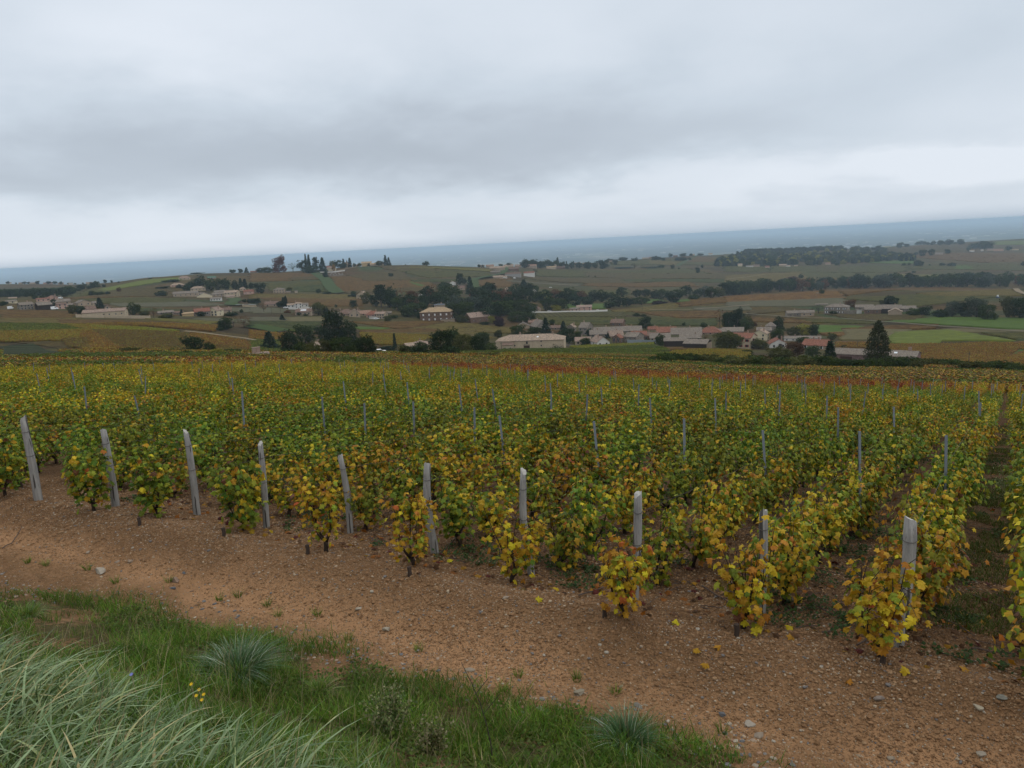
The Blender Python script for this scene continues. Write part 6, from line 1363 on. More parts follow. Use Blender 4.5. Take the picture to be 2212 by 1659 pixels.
def mk_cedar(seed):
    R = np.random.default_rng(seed); C = []; N = []
    for k in range(12):
        z = .25 + .72 * k / 12; rr = .42 * (1 - .62 * (k / 12) ** 1.5); a0 = R.uniform(0, 6.28)
        for _ in range(24):
            a = a0 + R.normal(0, 1.0) ; r_ = rr * R.uniform(.15, 1.0); C.append((math.cos(a) * r_, math.sin(a) * r_, z + R.normal(0, .012) + .04 * r_)); N.append((0, 0, 1))
    return clumps(R, np.array(C), np.array(N), 6, .04, .05)
def trunk_mesh(h=.45, r=.028, limbs=5, seed=0):
    R = np.random.default_rng(seed); q = MB(); q.tube([(0, 0, -.08), (0, 0, h * .5), (.01, 0, h)], [r * 1.3, r, r * .6], 7)
    for k in range(limbs):
        a = R.uniform(0, 6.28); z = h * R.uniform(.45, 1); q.tube([(0, 0, z), (math.cos(a) * .1, math.sin(a) * .1, z + .12), (math.cos(a) * .2, math.sin(a) * .2, z + .26)], [r * .5, r * .3, r * .12], 5)
    return q.mesh('trunk', M_TRUNK, True)
def mk_bare(seed):
    R = np.random.default_rng(seed); C, N = ell_pts(R, [(0, 0, .62, .38, .33)], 80); return clumps(R, C, N, 3, .06, .04)
TREE = {'round': [mk_round(s) for s in (1, 2, 3, 4)], 'fine': [mk_round(s, .02, .46, 14, 760, 7, .036, .042) for s in (11, 12, 13)], 'bush': [mk_round(s, .0, .52, 10, 240, 7, .075, .09) for s in (21, 22, 23)], 'cone': [mk_cone(s) for s in (31, 32)],
        'spire': [mk_cone(s, 1.3, .13, 260) for s in (41,)], 'seq': [mk_cone(51, 3.4, .235, 1000, 7, .026, 60, .97, .02, .5)], 'cedar': [mk_cedar(s) for s in (61, 62)], 'sparse': [mk_bare(s) for s in (71, 72)], 'cyp': [mk_cone(81, 2.2, .11, 260, 6, .04, 40)]}
TRK = {'round': trunk_mesh(.5, .026, 6, 1), 'cone': trunk_mesh(.9, .018, 0, 2), 'sparse': trunk_mesh(.5, .02, 12, 3), 'bush': trunk_mesh(.3, .02, 5, 4)}
def tree(P, h, w, kind, colr, label, name='tree', group=None, cat=None, seed=None):
    base = {'round': .95, 'fine': 1.0, 'bush': 1.1, 'cone': .5, 'spire': .28, 'seq': .56, 'cedar': .85, 'sparse': .8, 'cyp': .24}[kind]
    o = empty(name, tuple(P), rng.uniform(0, 6.28), label, cat or ('shrub' if name == 'shrub' else 'tree'), group, sc=(w / base, w / base, h))
    c = link('crown', TREE[kind][rng.integers(len(TREE[kind]))], o); c.material_slots[0].link = 'OBJECT'; c.material_slots[0].material = TM[colr]
    link('trunk', TRK['cone' if kind in ('cone', 'spire', 'seq', 'cedar', 'cyp') else 'sparse' if kind == 'sparse' else 'bush' if kind == 'bush' else 'round'], o); return o
PLANTED = []
def T(sh, x, y, w, h, kind, colr, label, name='tree', d=None, group=None):
    u, v = U(sh, x, y); P = hit(u, v, dmin=100) if d is None else at_dist(u, d, v); k = SH[sh][0] * float(P @ FW) / FOC2
    PLANTED.append((w * h * SH[sh][0] ** 2, P, h * k * 1.10, w * k * 1.12, kind, colr, label, name, group))
# --- sheet 1
T(1,1680,888,190,140,'fine','dark','dark round tree standing at the vineyard crest, left of centre'); T(1,1810,890,110,95,'fine','dark','dark bushy tree joined to the right of the crest tree'); T(1,1560,900,160,75,'sparse','olive','thin brownish bush left of the dark crest tree','shrub'); T(1,1600,915,110,45,'bush','mid','low green bush under the dark crest tree','shrub')
T(1,1110,905,190,60,'bush','olive','wide low olive bush at the crest left of the dark tree','shrub'); T(1,1320,910,240,38,'bush','mid','long low green bush along the crest at left','shrub'); T(1,1990,905,200,45,'bush','mid','low green hedge-like bush at the crest right of the dark tree','shrub'); T(1,1890,915,120,58,'bush','yellow','yellowish low bush beside the crest hedge','shrub')
T(1,1950,690,130,110,'fine','dark','dark bushy tree alone in the rust vineyard at left'); T(1,2020,665,90,85,'sparse','olive','half bare tree beside the dark bushy one at left'); T(1,2110,665,110,90,'sparse','rust','leaning bare tree by the left road'); T(1,1900,696,80,24,'bush','dark','low dark scrub left of the bushy vineyard tree','shrub')
T(1,865,502,80,80,'cone','conif','pointed dark conifer behind the long cream house'); T(1,1155,562,110,110,'round','mid','round green tree right of the long cream house'); T(1,458,495,52,68,'round','dark','dark tree in front of the brown barn of the leftmost village'); T(1,625,552,80,75,'round','olive','olive tree at the left end of the garden wall'); T(1,695,550,90,60,'bush','dark','dark bush beside the garden wall','shrub'); T(1,1330,590,70,90,'sparse','rust','thin brown tree left of the grey-roofed stone house'); T(1,1245,570,90,45,'bush','olive','low olive bush right of the garden wall','shrub')
T(1,1735,575,80,42,'bush','dark','dark bush in front of the red-roofed stone house','shrub'); T(1,1572,570,24,52,'cyp','conif','small dark cypress left of the ochre shed'); T(1,1440,592,120,40,'bush','olive','bushes below the grey-roofed stone house','shrub'); T(1,2090,545,32,34,'round','dark','small round tree on the bare field at left'); T(1,2000,572,120,30,'bush','dark','low hedge right of the balcony house','shrub')
T(1,1032,362,40,40,'round','rust','small rusty round tree on the left slope'); T(1,800,390,70,36,'bush','mid','green bush on the left slope, left one','shrub'); T(1,860,388,90,24,'bush','mid','long green bush on the left slope, middle one','shrub'); T(1,930,384,40,24,'bush','dark','dark bush on the left slope, right one','shrub')
T(1,1395,398,100,44,'bush','dark','dark bush left of the hillside hamlet','shrub'); T(1,1450,392,60,48,'sparse','rust','brownish bare tree left of the hillside hamlet'); 
TG='tree in the hamlet grove'
for j,(xx,yy,ww,hh,kk,cc,lb) in enumerate([(1680,345,90,90,'round','dark','first from the left'),(1745,340,110,118,'round','dark','second and tallest'),(1830,350,100,105,'round','mid','third from the left'),(1890,345,80,95,'round','olive','fourth, more olive'),(1950,350,110,100,'round','dark','fifth, broad and dark'),(2035,350,60,90,'round','dark','sixth, narrow'),(2085,345,60,88,'cone','conif','seventh, pointed'),(2120,330,40,70,'spire','conif','eighth, slim pointed')]):
    T(1,xx,yy,ww,hh,kk,cc,'%s tree of the grove above the hillside hamlet' % lb)
T(1,1620,352,70,60,'bush','dark','dark tree left of the house with white chimneys'); T(1,1550,330,50,32,'bush','dark','bush beside the pinkish bungalow','shrub'); T(1,1400,334,130,16,'bush','conif','trimmed dark hedge left of the pinkish bungalow','hedge'); T(1,1480,276,150,20,'bush','conif','dark hedge below the cream villa on the green slope','hedge')
for j,(xx,yy,ww,hh) in enumerate([(2010,190,60,26),(2080,186,44,32)]): T(1,xx,yy,ww,hh,'bush','dark','dark tree on the ridge skyline, %s of two' % ('left','right')[j])
T(1,2130,185,40,42,'cone','conif','pointed tree on the ridge skyline right of the two dark ones'); T(1,1300,252,36,12,'bush','dark','tiny bush on the left ridge line','shrub'); T(1,1700,206,120,12,'bush','dark','low scrub on the left ridge line','shrub'); T(1,2115,455,40,32,'round','dark','small tree right of the road bend, left one'); 
for j,x_ in enumerate((2150,2175,2200)): T(1,x_,462,34,42,'round','dark','dark orchard tree right of the road bend, %s from left' % ORD[j])
def belt(sh, pts, n, hr, wr, cols, kinds, fmt, group, seed, d=None, jy=3, name='tree', cat=None):
    R = random.Random(seed); xs = [p[0] for p in pts]; ys = [p[1] for p in pts]; pos = []
    for i in range(n):
        x = xs[0] + (xs[-1] - xs[0]) * (i + .5 + R.uniform(-.35, .35)) / n; pos.append((x, float(np.interp(x, xs, ys)) + R.uniform(-jy, jy)))
    pos.sort()
    for i, (x, y) in enumerate(pos):
        cl = R.choice(cols); kd = R.choice(kinds); h = R.uniform(*hr); w = h * R.uniform(*wr); cw = {'dark': 'dark green', 'mid': 'green', 'olive': 'olive green', 'rust': 'rusty brown', 'yellow': 'yellowish', 'conif': 'blackish green', 'red': 'reddish', 'blue': 'grey-green', 'purple': 'purplish', 'orange': 'orange', 'seq': 'brownish green'}[cl]
        T(sh, x, y, w, h, kd, cl, fmt % (cw, ORDN[min(i, 39)]), name, None, group)
belt(1, [(50, 282), (760, 275), (1050, 285)], 16, (12, 26), (1.0, 1.8), ['dark', 'dark', 'mid'], ['bush', 'round'], '%s tree on the far left ridge, %s from the left', 'trees on the far left ridge', 3, jy=2)
belt(1, [(0, 400), (330, 415), (620, 395)], 15, (28, 46), (1.2, 1.9), ['dark', 'dark', 'mid'], ['bush', 'round'], '%s tree in the shaded dip at left, %s from the left', 'trees in the shaded dip at left', 4, jy=12)
belt(1, [(560, 385), (700, 345), (920, 320)], 8, (22, 50), (1.2, 2.0), ['dark', 'mid'], ['bush'], '%s tree below the left ridge, %s from the left', 'trees below the left ridge', 5, jy=5)
belt(1, [(0, 485), (60, 470)], 3, (20, 36), (1.2, 1.8), ['dark'], ['bush'], '%s bush beside the lone cottage, %s from the left', 'bushes beside the lone cottage', 6, name='shrub')
# --- sheet 2
T(2,255,278,112,135,'fine','red','copper-red round tree on the hilltop'); 
for j,(xx,yy,ww,hh,kk,cc,lb) in enumerate([(85,262,60,38,'bush','dark','low dark tree left of the copper-red tree'),(150,278,110,44,'bush','mid','wide low tree under the copper-red tree at left'),(215,262,40,40,'round','dark','small dark tree touching the copper-red tree'),(365,270,75,72,'sparse','mid','thin airy tree right of the copper-red tree'),
 (450,272,90,95,'round','dark','dense dark tree left of the hilltop conifers'),(478,262,24,125,'spire','blue','tall grey thin spire among the hilltop conifers'),(505,262,30,120,'spire','conif','tall dark spire among the hilltop conifers'),(562,272,80,118,'cedar','conif','tiered dark cedar on the hilltop'),(618,272,70,108,'cone','conif','broad dark conifer right of the tiered cedar'),(520,280,130,60,'bush','dark','dark undergrowth at the foot of the hilltop conifers'),
 (790,210,24,64,'spire','conif','slim conifer left of the steeple'),(843,206,30,68,'spire','conif','slim conifer right of the steeple'),(705,230,70,60,'bush','olive','olive tree behind the pale yellow hilltop house'),(745,236,60,62,'round','dark','dark tree between pale house and church'),(785,238,70,42,'bush','dark','dark bush below the church'),(708,262,34,56,'round','orange','orange tree touching the pale yellow house'),
 (880,208,30,32,'round','mid','first green tree right of the church'),(925,208,40,32,'round','olive','second green tree right of the church'),(1015,212,50,26,'bush','mid','bush before the low ochre-roofed house'),(1095,196,70,42,'bush','olive','olive tree behind the hilltop houses'),(1145,196,44,80,'cone','conif','taller left conifer at the right end of the hilltop'),(1172,196,40,62,'cone','conif','shorter right conifer at the right end of the hilltop'),
 (640,322,46,56,'bush','conif','dark round tree by the cemetery wall'),(1465,204,30,28,'round','dark','left one of two skyline trees right of the hill'),(1490,204,46,38,'round','dark','right one of two skyline trees right of the hill'),(1190,310,46,28,'bush','dark','small dark bush in the middle of the hill vineyards'),(1320,277,16,12,'bush','dark','tiny bush on the hill vineyards'),(1213,378,16,12,'bush','dark','tiny lone bush low on the hill vineyards'),(1312,197,12,10,'bush','dark','tiny bush on the hill crest'),
 (90,452,100,88,'round','dark','big dark round tree right of the pink red-roofed house'),(15,420,50,60,'round','dark','dark tree at left behind the pink red-roofed house'),(335,445,50,44,'round','olive','olive tree right of the lone tan villa'),(578,448,46,34,'bush','mid','green bush left of the climbing road'),(650,455,80,16,'bush','dark','low hedge by the climbing road'),(875,468,46,36,'bush','mid','green bush left of the pale two-storey house'),(870,480,110,20,'bush','conif','dark hedge left of the pale two-storey house'),
 (50,545,90,48,'bush','dark','dark bushes left of the wide brown roof'),(118,610,70,68,'sparse','rust','brown thin tree before the bare field'),(285,562,30,72,'cyp','conif','left cypress before the white house with tower'),(307,562,26,82,'cyp','conif','right cypress before the white house with tower'),(255,566,70,46,'bush','dark','dark bush at the cypresses'),(580,636,110,105,'round','olive','olive round tree right of the solar panel house'),(640,636,70,74,'round','dark','dark round tree left of the roadside group'),(725,572,26,28,'round','dark','small dark tree above the roadside group'),(870,570,74,58,'round','conif','dark round tree above the roadside group'),(315,620,64,26,'bush','rust','low brownish bush by the bare field'),(272,678,50,44,'cone','conif','small pointed conifer at the bare field corner'),(415,636,30,26,'bush','dark','small bush at the solar panel house'),(470,640,50,14,'bush','mid','low hedge in front of the solar panel house'),
 (1165,690,70,50,'bush','olive','olive bush in front of the beige roadside house'),(1215,660,100,22,'bush','mid','low green hedge right of the roadside group'),(1430,668,54,50,'round','dark','dark round tree at the left corner of the manor'),(1790,700,100,66,'bush','olive','olive bush between manor and brown barn'),(2045,705,70,58,'bush','yellow','yellowish bush right of the brown barn'),(2105,730,85,72,'bush','purple','dark purple bush right of the brown barn'),(1985,718,110,26,'bush','dark','low dark hedge below the brown barn'),
 (170,925,150,135,'cone','conif','broad dark pointed fir in front at centre left'),
 (340,960,170,180,'fine','dark','dark round tree right of the pointed fir'),(470,870,180,150,'fine','mid','greenish tree between pointed fir and tallest tree'),(700,900,200,295,'fine','dark','tallest dark tree of the front cluster'),(830,900,200,220,'fine','dark','broad dark tree leaning right of the tallest one'),(600,800,120,70,'bush','dark','tree top left of the tallest tree'),(530,975,170,110,'fine','olive','olive bushy tree at the front of the cluster'),(660,975,130,130,'fine','olive','light olive tree in front of the hidden house'),(435,970,120,105,'bush','mid','green bush before the hidden house at left'),(790,978,210,150,'fine','mid','dark green mass at the foot of the tallest tree'),(985,984,190,165,'fine','dark','round dark tree at the right end of the front cluster'),(300,970,100,50,'bush','dark','low dark bush under the pointed fir'),(900,975,120,110,'fine','mid','green tree filling the gap in the front cluster'),
 (1225,908,26,110,'cyp','conif','slender lone cypress in the ochre vineyard'),(1170,945,190,48,'bush','conif','dark trimmed hedge left of the lone cypress'),
 (1320,975,150,80,'bush','olive','low olive bush under the pink-tiled house'),(1440,980,190,120,'fine','dark','dark tree in front of the pink-tiled house'),(1620,975,210,205,'fine','dark','large dark tree right of the pink-tiled house'),(1720,960,170,200,'fine','dark','dark tree behind the large dark one'),(1800,970,170,170,'fine','olive','yellow-olive tree in the middle of the second cluster'),(1920,965,170,150,'fine','dark','dark tree right in the second cluster'),(1960,900,140,120,'fine','mid','tree at the back of the second cluster'),(2030,955,120,80,'bush','mid','green bush at the right of the second cluster'),(1690,985,200,80,'bush','dark','low dark bush at the front of the second cluster'),(1990,1005,240,46,'bush','olive','wide grassy olive bush on the crest before the farmhouse'),(1560,985,100,46,'bush','mid','low bush by the trampoline-like disc'),(1120,990,90,36,'bush','mid','low bush right of the parked white car')]):
    T(2,xx,yy,ww,hh,kk,cc,lb,'hedge' if 'hedge' in lb else 'shrub' if kk == 'bush' and 'tree' not in lb else 'tree')
# central wood
CW = [(985,540,80,80,'round','olive'),(1110,570,130,150,'cedar','conif'),(1180,570,150,140,'round','dark'),(1060,560,90,80,'round','dark'),(1290,590,80,150,'sparse','rust'),(1330,600,120,110,'round','dark'),(1380,570,110,110,'round','rust'),(1250,600,100,100,'round','mid'),(1500,560,130,130,'round','dark'),(1555,570,90,160,'sparse','rust'),(1590,590,120,120,'round','dark'),(1400,640,150,90,'round','mid'),(1330,650,110,80,'bush','mid'),(1640,430,90,60,'bush','mid'),(1700,560,170,140,'round','mid'),(1770,380,60,76,'round','dark'),(1812,372,36,44,'round','dark'),(1862,460,66,110,'cone','conif'),(1740,600,140,110,'round','blue'),(1820,650,140,100,'round','mid'),(1900,600,130,100,'round','blue'),(1960,600,150,120,'round','dark'),(2030,560,160,110,'round','dark'),(1760,680,150,120,'fine','mid'),(1980,690,140,90,'round','dark'),(2110,560,120,110,'round','rust'),(2140,640,160,100,'round','mid'),(2190,590,100,110,'round','dark'),(2090,650,100,100,'round','dark'),(1660,380,50,12,'bush','conif'),(1500,650,80,60,'bush','dark'),(1900,500,80,70,'round','rust'),(2000,480,120,80,'round','dark'),(1470,600,80,120,'round','dark'),(1210,560,90,80,'round','dark')]
CN = {'dark': 'dark green', 'mid': 'green', 'olive': 'olive green', 'rust': 'rusty brown', 'conif': 'blackish', 'blue': 'grey-green', 'red': 'reddish', 'yellow': 'yellow'}
for i,(xx,yy,ww,hh,kk,cc) in enumerate(sorted(CW)): T(2,xx,yy,ww*1.2,hh*1.2,kk,cc,'%s tree of the central wood, %s from the left' % (CN[cc], ORDN[i]), group='trees of the central wood')
# --- sheet 3
for xx,yy,ww,hh,kk,cc,lb in [(570,870,85,110,'cone','conif','pointed dark conifer behind the big farmhouse'),(712,865,66,82,'cone','conif','dark conifer left of the narrow stone gable'),(760,950,120,115,'fine','dark','dark dense tree right end of the big farmhouse'),(700,900,90,40,'bush','dark','dark bush at the big farmhouse roof end'),(340,880,130,70,'fine','mid','green tree above the big farmhouse left end'),(470,885,130,60,'fine','mid','green tree above the big farmhouse middle'),(830,905,70,46,'bush','mid','green bush left of the pink-tiled cottage'),(888,965,90,56,'bush','mid','big round bush in front of the pink-tiled cottage'),(915,895,44,56,'bush','conif','square dark clipped tree by the tall stone house'),(190,905,70,60,'bush','olive','olive tree behind the farmhouse left end'),(195,820,86,72,'bush','purple','purple-leaved bush above the farmhouse'),(620,800,50,40,'bush','mid','green bush right of the barn-like house'),
 (1372,832,112,92,'fine','dark','round dark tree on the rise behind the village'),(1300,735,60,22,'bush','dark','dark low bush on the field behind the village, left'),(1355,737,60,16,'bush','dark','dark low bush on the field behind the village, right'),(1840,822,56,36,'bush','mid','green bush left of the tall dark pair'),(1680,812,30,26,'bush','mid','small green tree behind the broad grey roof'),(1970,825,90,140,'sparse','rust','brown half bare tree left of the tall dark pair'),(2040,835,110,130,'fine','dark','left of the tall dark pair above the village'),(2110,835,100,160,'fine','dark','right of the tall dark pair above the village'),(2170,850,90,100,'fine','mid','green tree right of the tall dark pair'),
 (1490,975,90,100,'fine','mid','green tree at the left dark barn corner'),(1070,912,40,38,'cone','conif','small conifer in the village centre'),(2030,1000,230,145,'fine','olive','large olive tree right of the dark barns'),(1850,935,70,60,'sparse','rust','brown tree behind the right dark barn'),(1385,942,50,22,'bush','mid','low bushes at the village fence'),(1195,808,30,14,'bush','dark','tiny bush by the lone brown house'),(1015,850,90,10,'bush','red','red-leaved hedge behind the village'),
 (660,700,86,50,'bush','yellow','yellow bush behind the pale wall'),(395,530,90,80,'cone','conif','broad dark conifer right of the cream house in trees'),(490,540,60,54,'round','mid','green tree around the tiny white gable'),(560,600,90,60,'bush','yellow','yellow-green tree at the back of the central wood right'),(215,560,40,50,'round','mid','green tree between the two houses above the wood'),(75,508,28,22,'round','dark','small round tree left above the central wood'),(165,508,24,20,'bush','rust','small brown tree above the central wood'),(588,545,30,18,'bush','dark','small dark bush right of the tiny white gable'),
 (1330,740,1,1,'bush','dark','x'),(966,421,12,14,'round','dark','tiny tree on the middle slope, right'),(917,418,10,12,'round','dark','tiny tree on the middle slope, left'),(1593,355,34,38,'round','dark','round tree alone on the upper vineyards'),(1640,356,18,12,'bush','dark','tiny bush right of the lone round tree'),(1793,388,38,42,'bush','dark','dark tree, nearest of three by the field corner'),(1790,352,22,30,'sparse','dark','thin tree, left of three by the field corner'),(1828,348,22,30,'round','dark','small tree, right of three by the field corner'),(1760,272,26,34,'sparse','mid','thin tree on the road in the upper vineyards')]:
    if lb != 'x': T(3,xx,yy,ww,hh,kk,cc,lb,'hedge' if 'hedge' in lb else 'shrub' if kk == 'bush' and 'tree' not in lb else 'tree')
CW3 = [(30,620,130,100,'round','dark'),(110,600,120,110,'round','dark'),(170,640,120,100,'round','rust'),(60,690,130,90,'round','mid'),(240,650,120,110,'round','rust'),(300,690,140,110,'round','dark'),(330,600,120,110,'round','dark'),(400,640,150,110,'round','dark'),(380,720,160,100,'fine','mid'),(250,720,160,90,'fine','mid'),(450,700,100,60,'bush','mid'),(480,620,110,80,'round','mid'),(560,650,110,90,'round','dark'),(600,690,120,90,'round','mid'),(680,690,110,80,'round','mid'),(720,640,110,90,'round','dark'),(650,600,110,70,'round','rust'),(800,590,90,60,'round','dark'),(860,600,90,60,'round','rust'),(810,655,100,80,'round','conif'),(560,590,70,60,'round','mid'),(430,780,120,60,'bush','mid'),(340,780,140,70,'fine','mid'),(150,720,100,50,'bush','mid'),(420,560,100,80,'round','dark'),(760,600,70,80,'round','mid'),(900,650,90,60,'bush','dark')]
for i,(xx,yy,ww,hh,kk,cc) in enumerate(sorted(CW3)): T(3,xx,yy,ww*1.15,hh*1.15,kk,cc,'%s tree right of the manor wood, %s from the left' % (CN[cc], ORDN[i]), group='trees right of the manor wood')
RB = [(960,615,120,90,'round','dark'),(1020,620,90,100,'round','dark'),(1100,625,100,80,'round','mid'),(1080,670,110,60,'round','dark'),(1180,575,90,70,'round','dark'),(1160,660,130,80,'round','dark'),(1220,655,110,70,'round','conif'),(1305,580,80,60,'round','dark'),(1375,580,80,65,'round','dark'),(1340,640,120,60,'round','mid'),(1450,600,80,80,'round','dark'),(1500,600,100,80,'round','mid'),(1600,625,130,80,'round','conif'),(1560,600,80,70,'round','dark'),(1650,590,100,70,'round','mid'),(1700,570,90,80,'round','dark'),(1480,635,130,26,'bush','purple'),(1760,600,90,40,'bush','mid'),(1850,580,100,90,'round','blue'),(1900,590,100,90,'round','mid'),(1960,580,100,80,'round','olive'),(2020,570,110,100,'round','dark'),(2080,565,100,100,'round','dark'),(2130,560,110,110,'round','dark'),(2190,550,100,100,'round','mid'),(1790,590,80,70,'round','dark'),(1280,640,80,50,'round','dark')]
for i,(xx,yy,ww,hh,kk,cc) in enumerate(sorted(RB)): T(3,xx,yy,ww,hh,kk,cc,'%s tree of the valley tree belt, %s from the left' % ({**CN,'purple':'purplish'}[cc], ORDN[i]), group='trees of the valley tree belt')
belt(4, [(0, 612), (150, 600), (700, 572), (900, 560), (1250, 556), (1650, 552), (2010, 550), (2300, 540)], 38, (62, 108), (.8, 1.4), ['dark', 'dark', 'dark', 'mid', 'mid', 'blue', 'rust'], ['round'], '%s tree of the long dark belt at right, %s from the left', 'trees of the long dark belt at right', 9, jy=4)
belt(4, [(30, 590), (700, 555), (2300, 515)], 26, (60, 90), (.9, 1.5), ['dark', 'mid', 'conif'], ['round'], '%s tree behind the dark belt at right, %s from the left', 'trees behind the dark belt at right', 10, jy=4)
# ridge trees of sheet 3
belt(3, [(380, 345), (500, 345), (720, 350), (1080, 350)], 16, (38, 66), (.8, 1.4), ['dark', 'dark', 'mid'], ['round', 'bush'], '%s tree right of the ridge village, %s from the left', 'trees right of the ridge village', 12, jy=3)
belt(3, [(515, 310), (740, 305)], 12, (26, 46), (.35, .6), ['mid', 'dark', 'olive'], ['spire', 'round'], '%s slim tree in the ridge row, %s from the left', 'slim trees in the ridge row', 13, jy=2)
for xx,yy,ww,hh,kk,cc,lb in [(270,305,54,36,'round','dark','round dark tree above the ridge village left'),(430,308,100,46,'bush','olive','broad olive tree above the ridge village'),(475,308,60,56,'round','dark','dark tree right of the broad olive one'),(665,320,40,58,'cone','conif','dark conifer on the ridge'),(790,270,16,26,'spire','conif','tiny pointed tree on the skyline ridge'),(60,308,28,18,'cone','conif','small pointed tree left of the ridge village'),(30,322,30,20,'bush','dark','dark bush left of the ridge village'),(210,318,40,26,'bush','dark','dark bush inside the ridge village'),(978,250,18,16,'round','dark','left tree of the skyline pair'),(1015,250,34,14,'bush','dark','right tree of the skyline pair'),(1098,244,40,20,'bush','dark','dark tree on the upper ridge'),(1192,240,78,28,'bush','dark','dark tree clump on the upper ridge'),(1075,288,28,28,'round','dark','round tree alone below the upper ridge'),(1130,322,46,44,'round','dark','round tree in the upper slope, larger'),(1272,290,34,20,'bush','dark','left tree of the upper slope pair'),(1300,290,28,30,'round','dark','right tree of the upper slope pair'),(1285,352,66,42,'sparse','dark','airy tree at the long field hedge'),(1345,345,30,26,'sparse','dark','thin tree right of the airy one'),(1500,343,60,22,'bush','mid','green clump at the end of the field hedge'),(1180,348,200,8,'bush','conif','long low field hedge, left part'),(1400,346,160,8,'bush','conif','long low field hedge, right part'),(1455,285,80,34,'bush','dark','first dark clump below the skyline'),(1515,288,40,24,'bush','mid','small clump between two darker ones'),(1660,288,110,28,'bush','dark','second dark clump below the skyline'),(1570,218,36,32,'round','dark','dark tree on the skyline left of the brown house'),(1672,214,60,24,'bush','dark','dark tree clump on the skyline'),(1740,208,30,22,'round','dark','dark tree beside the far cream house'),(1815,208,56,16,'bush','dark','low trees right of the far cream house'),(1725,285,30,26,'round','mid','green tree right of the dark clumps'),(915,345,44,50,'round','dark','dark round tree below the poplars'),(1005,306,30,26,'round','dark','small round tree right of the poplars'),(890,300,30,12,'bush','dark','low bush beside the cream poplar house')]:
    T(3,xx,yy,ww,hh,kk,cc,lb,'hedge' if 'hedge' in lb and 'tree' not in lb and 'clump' not in lb else 'shrub' if kk == 'bush' and 'tree' not in lb else 'tree')
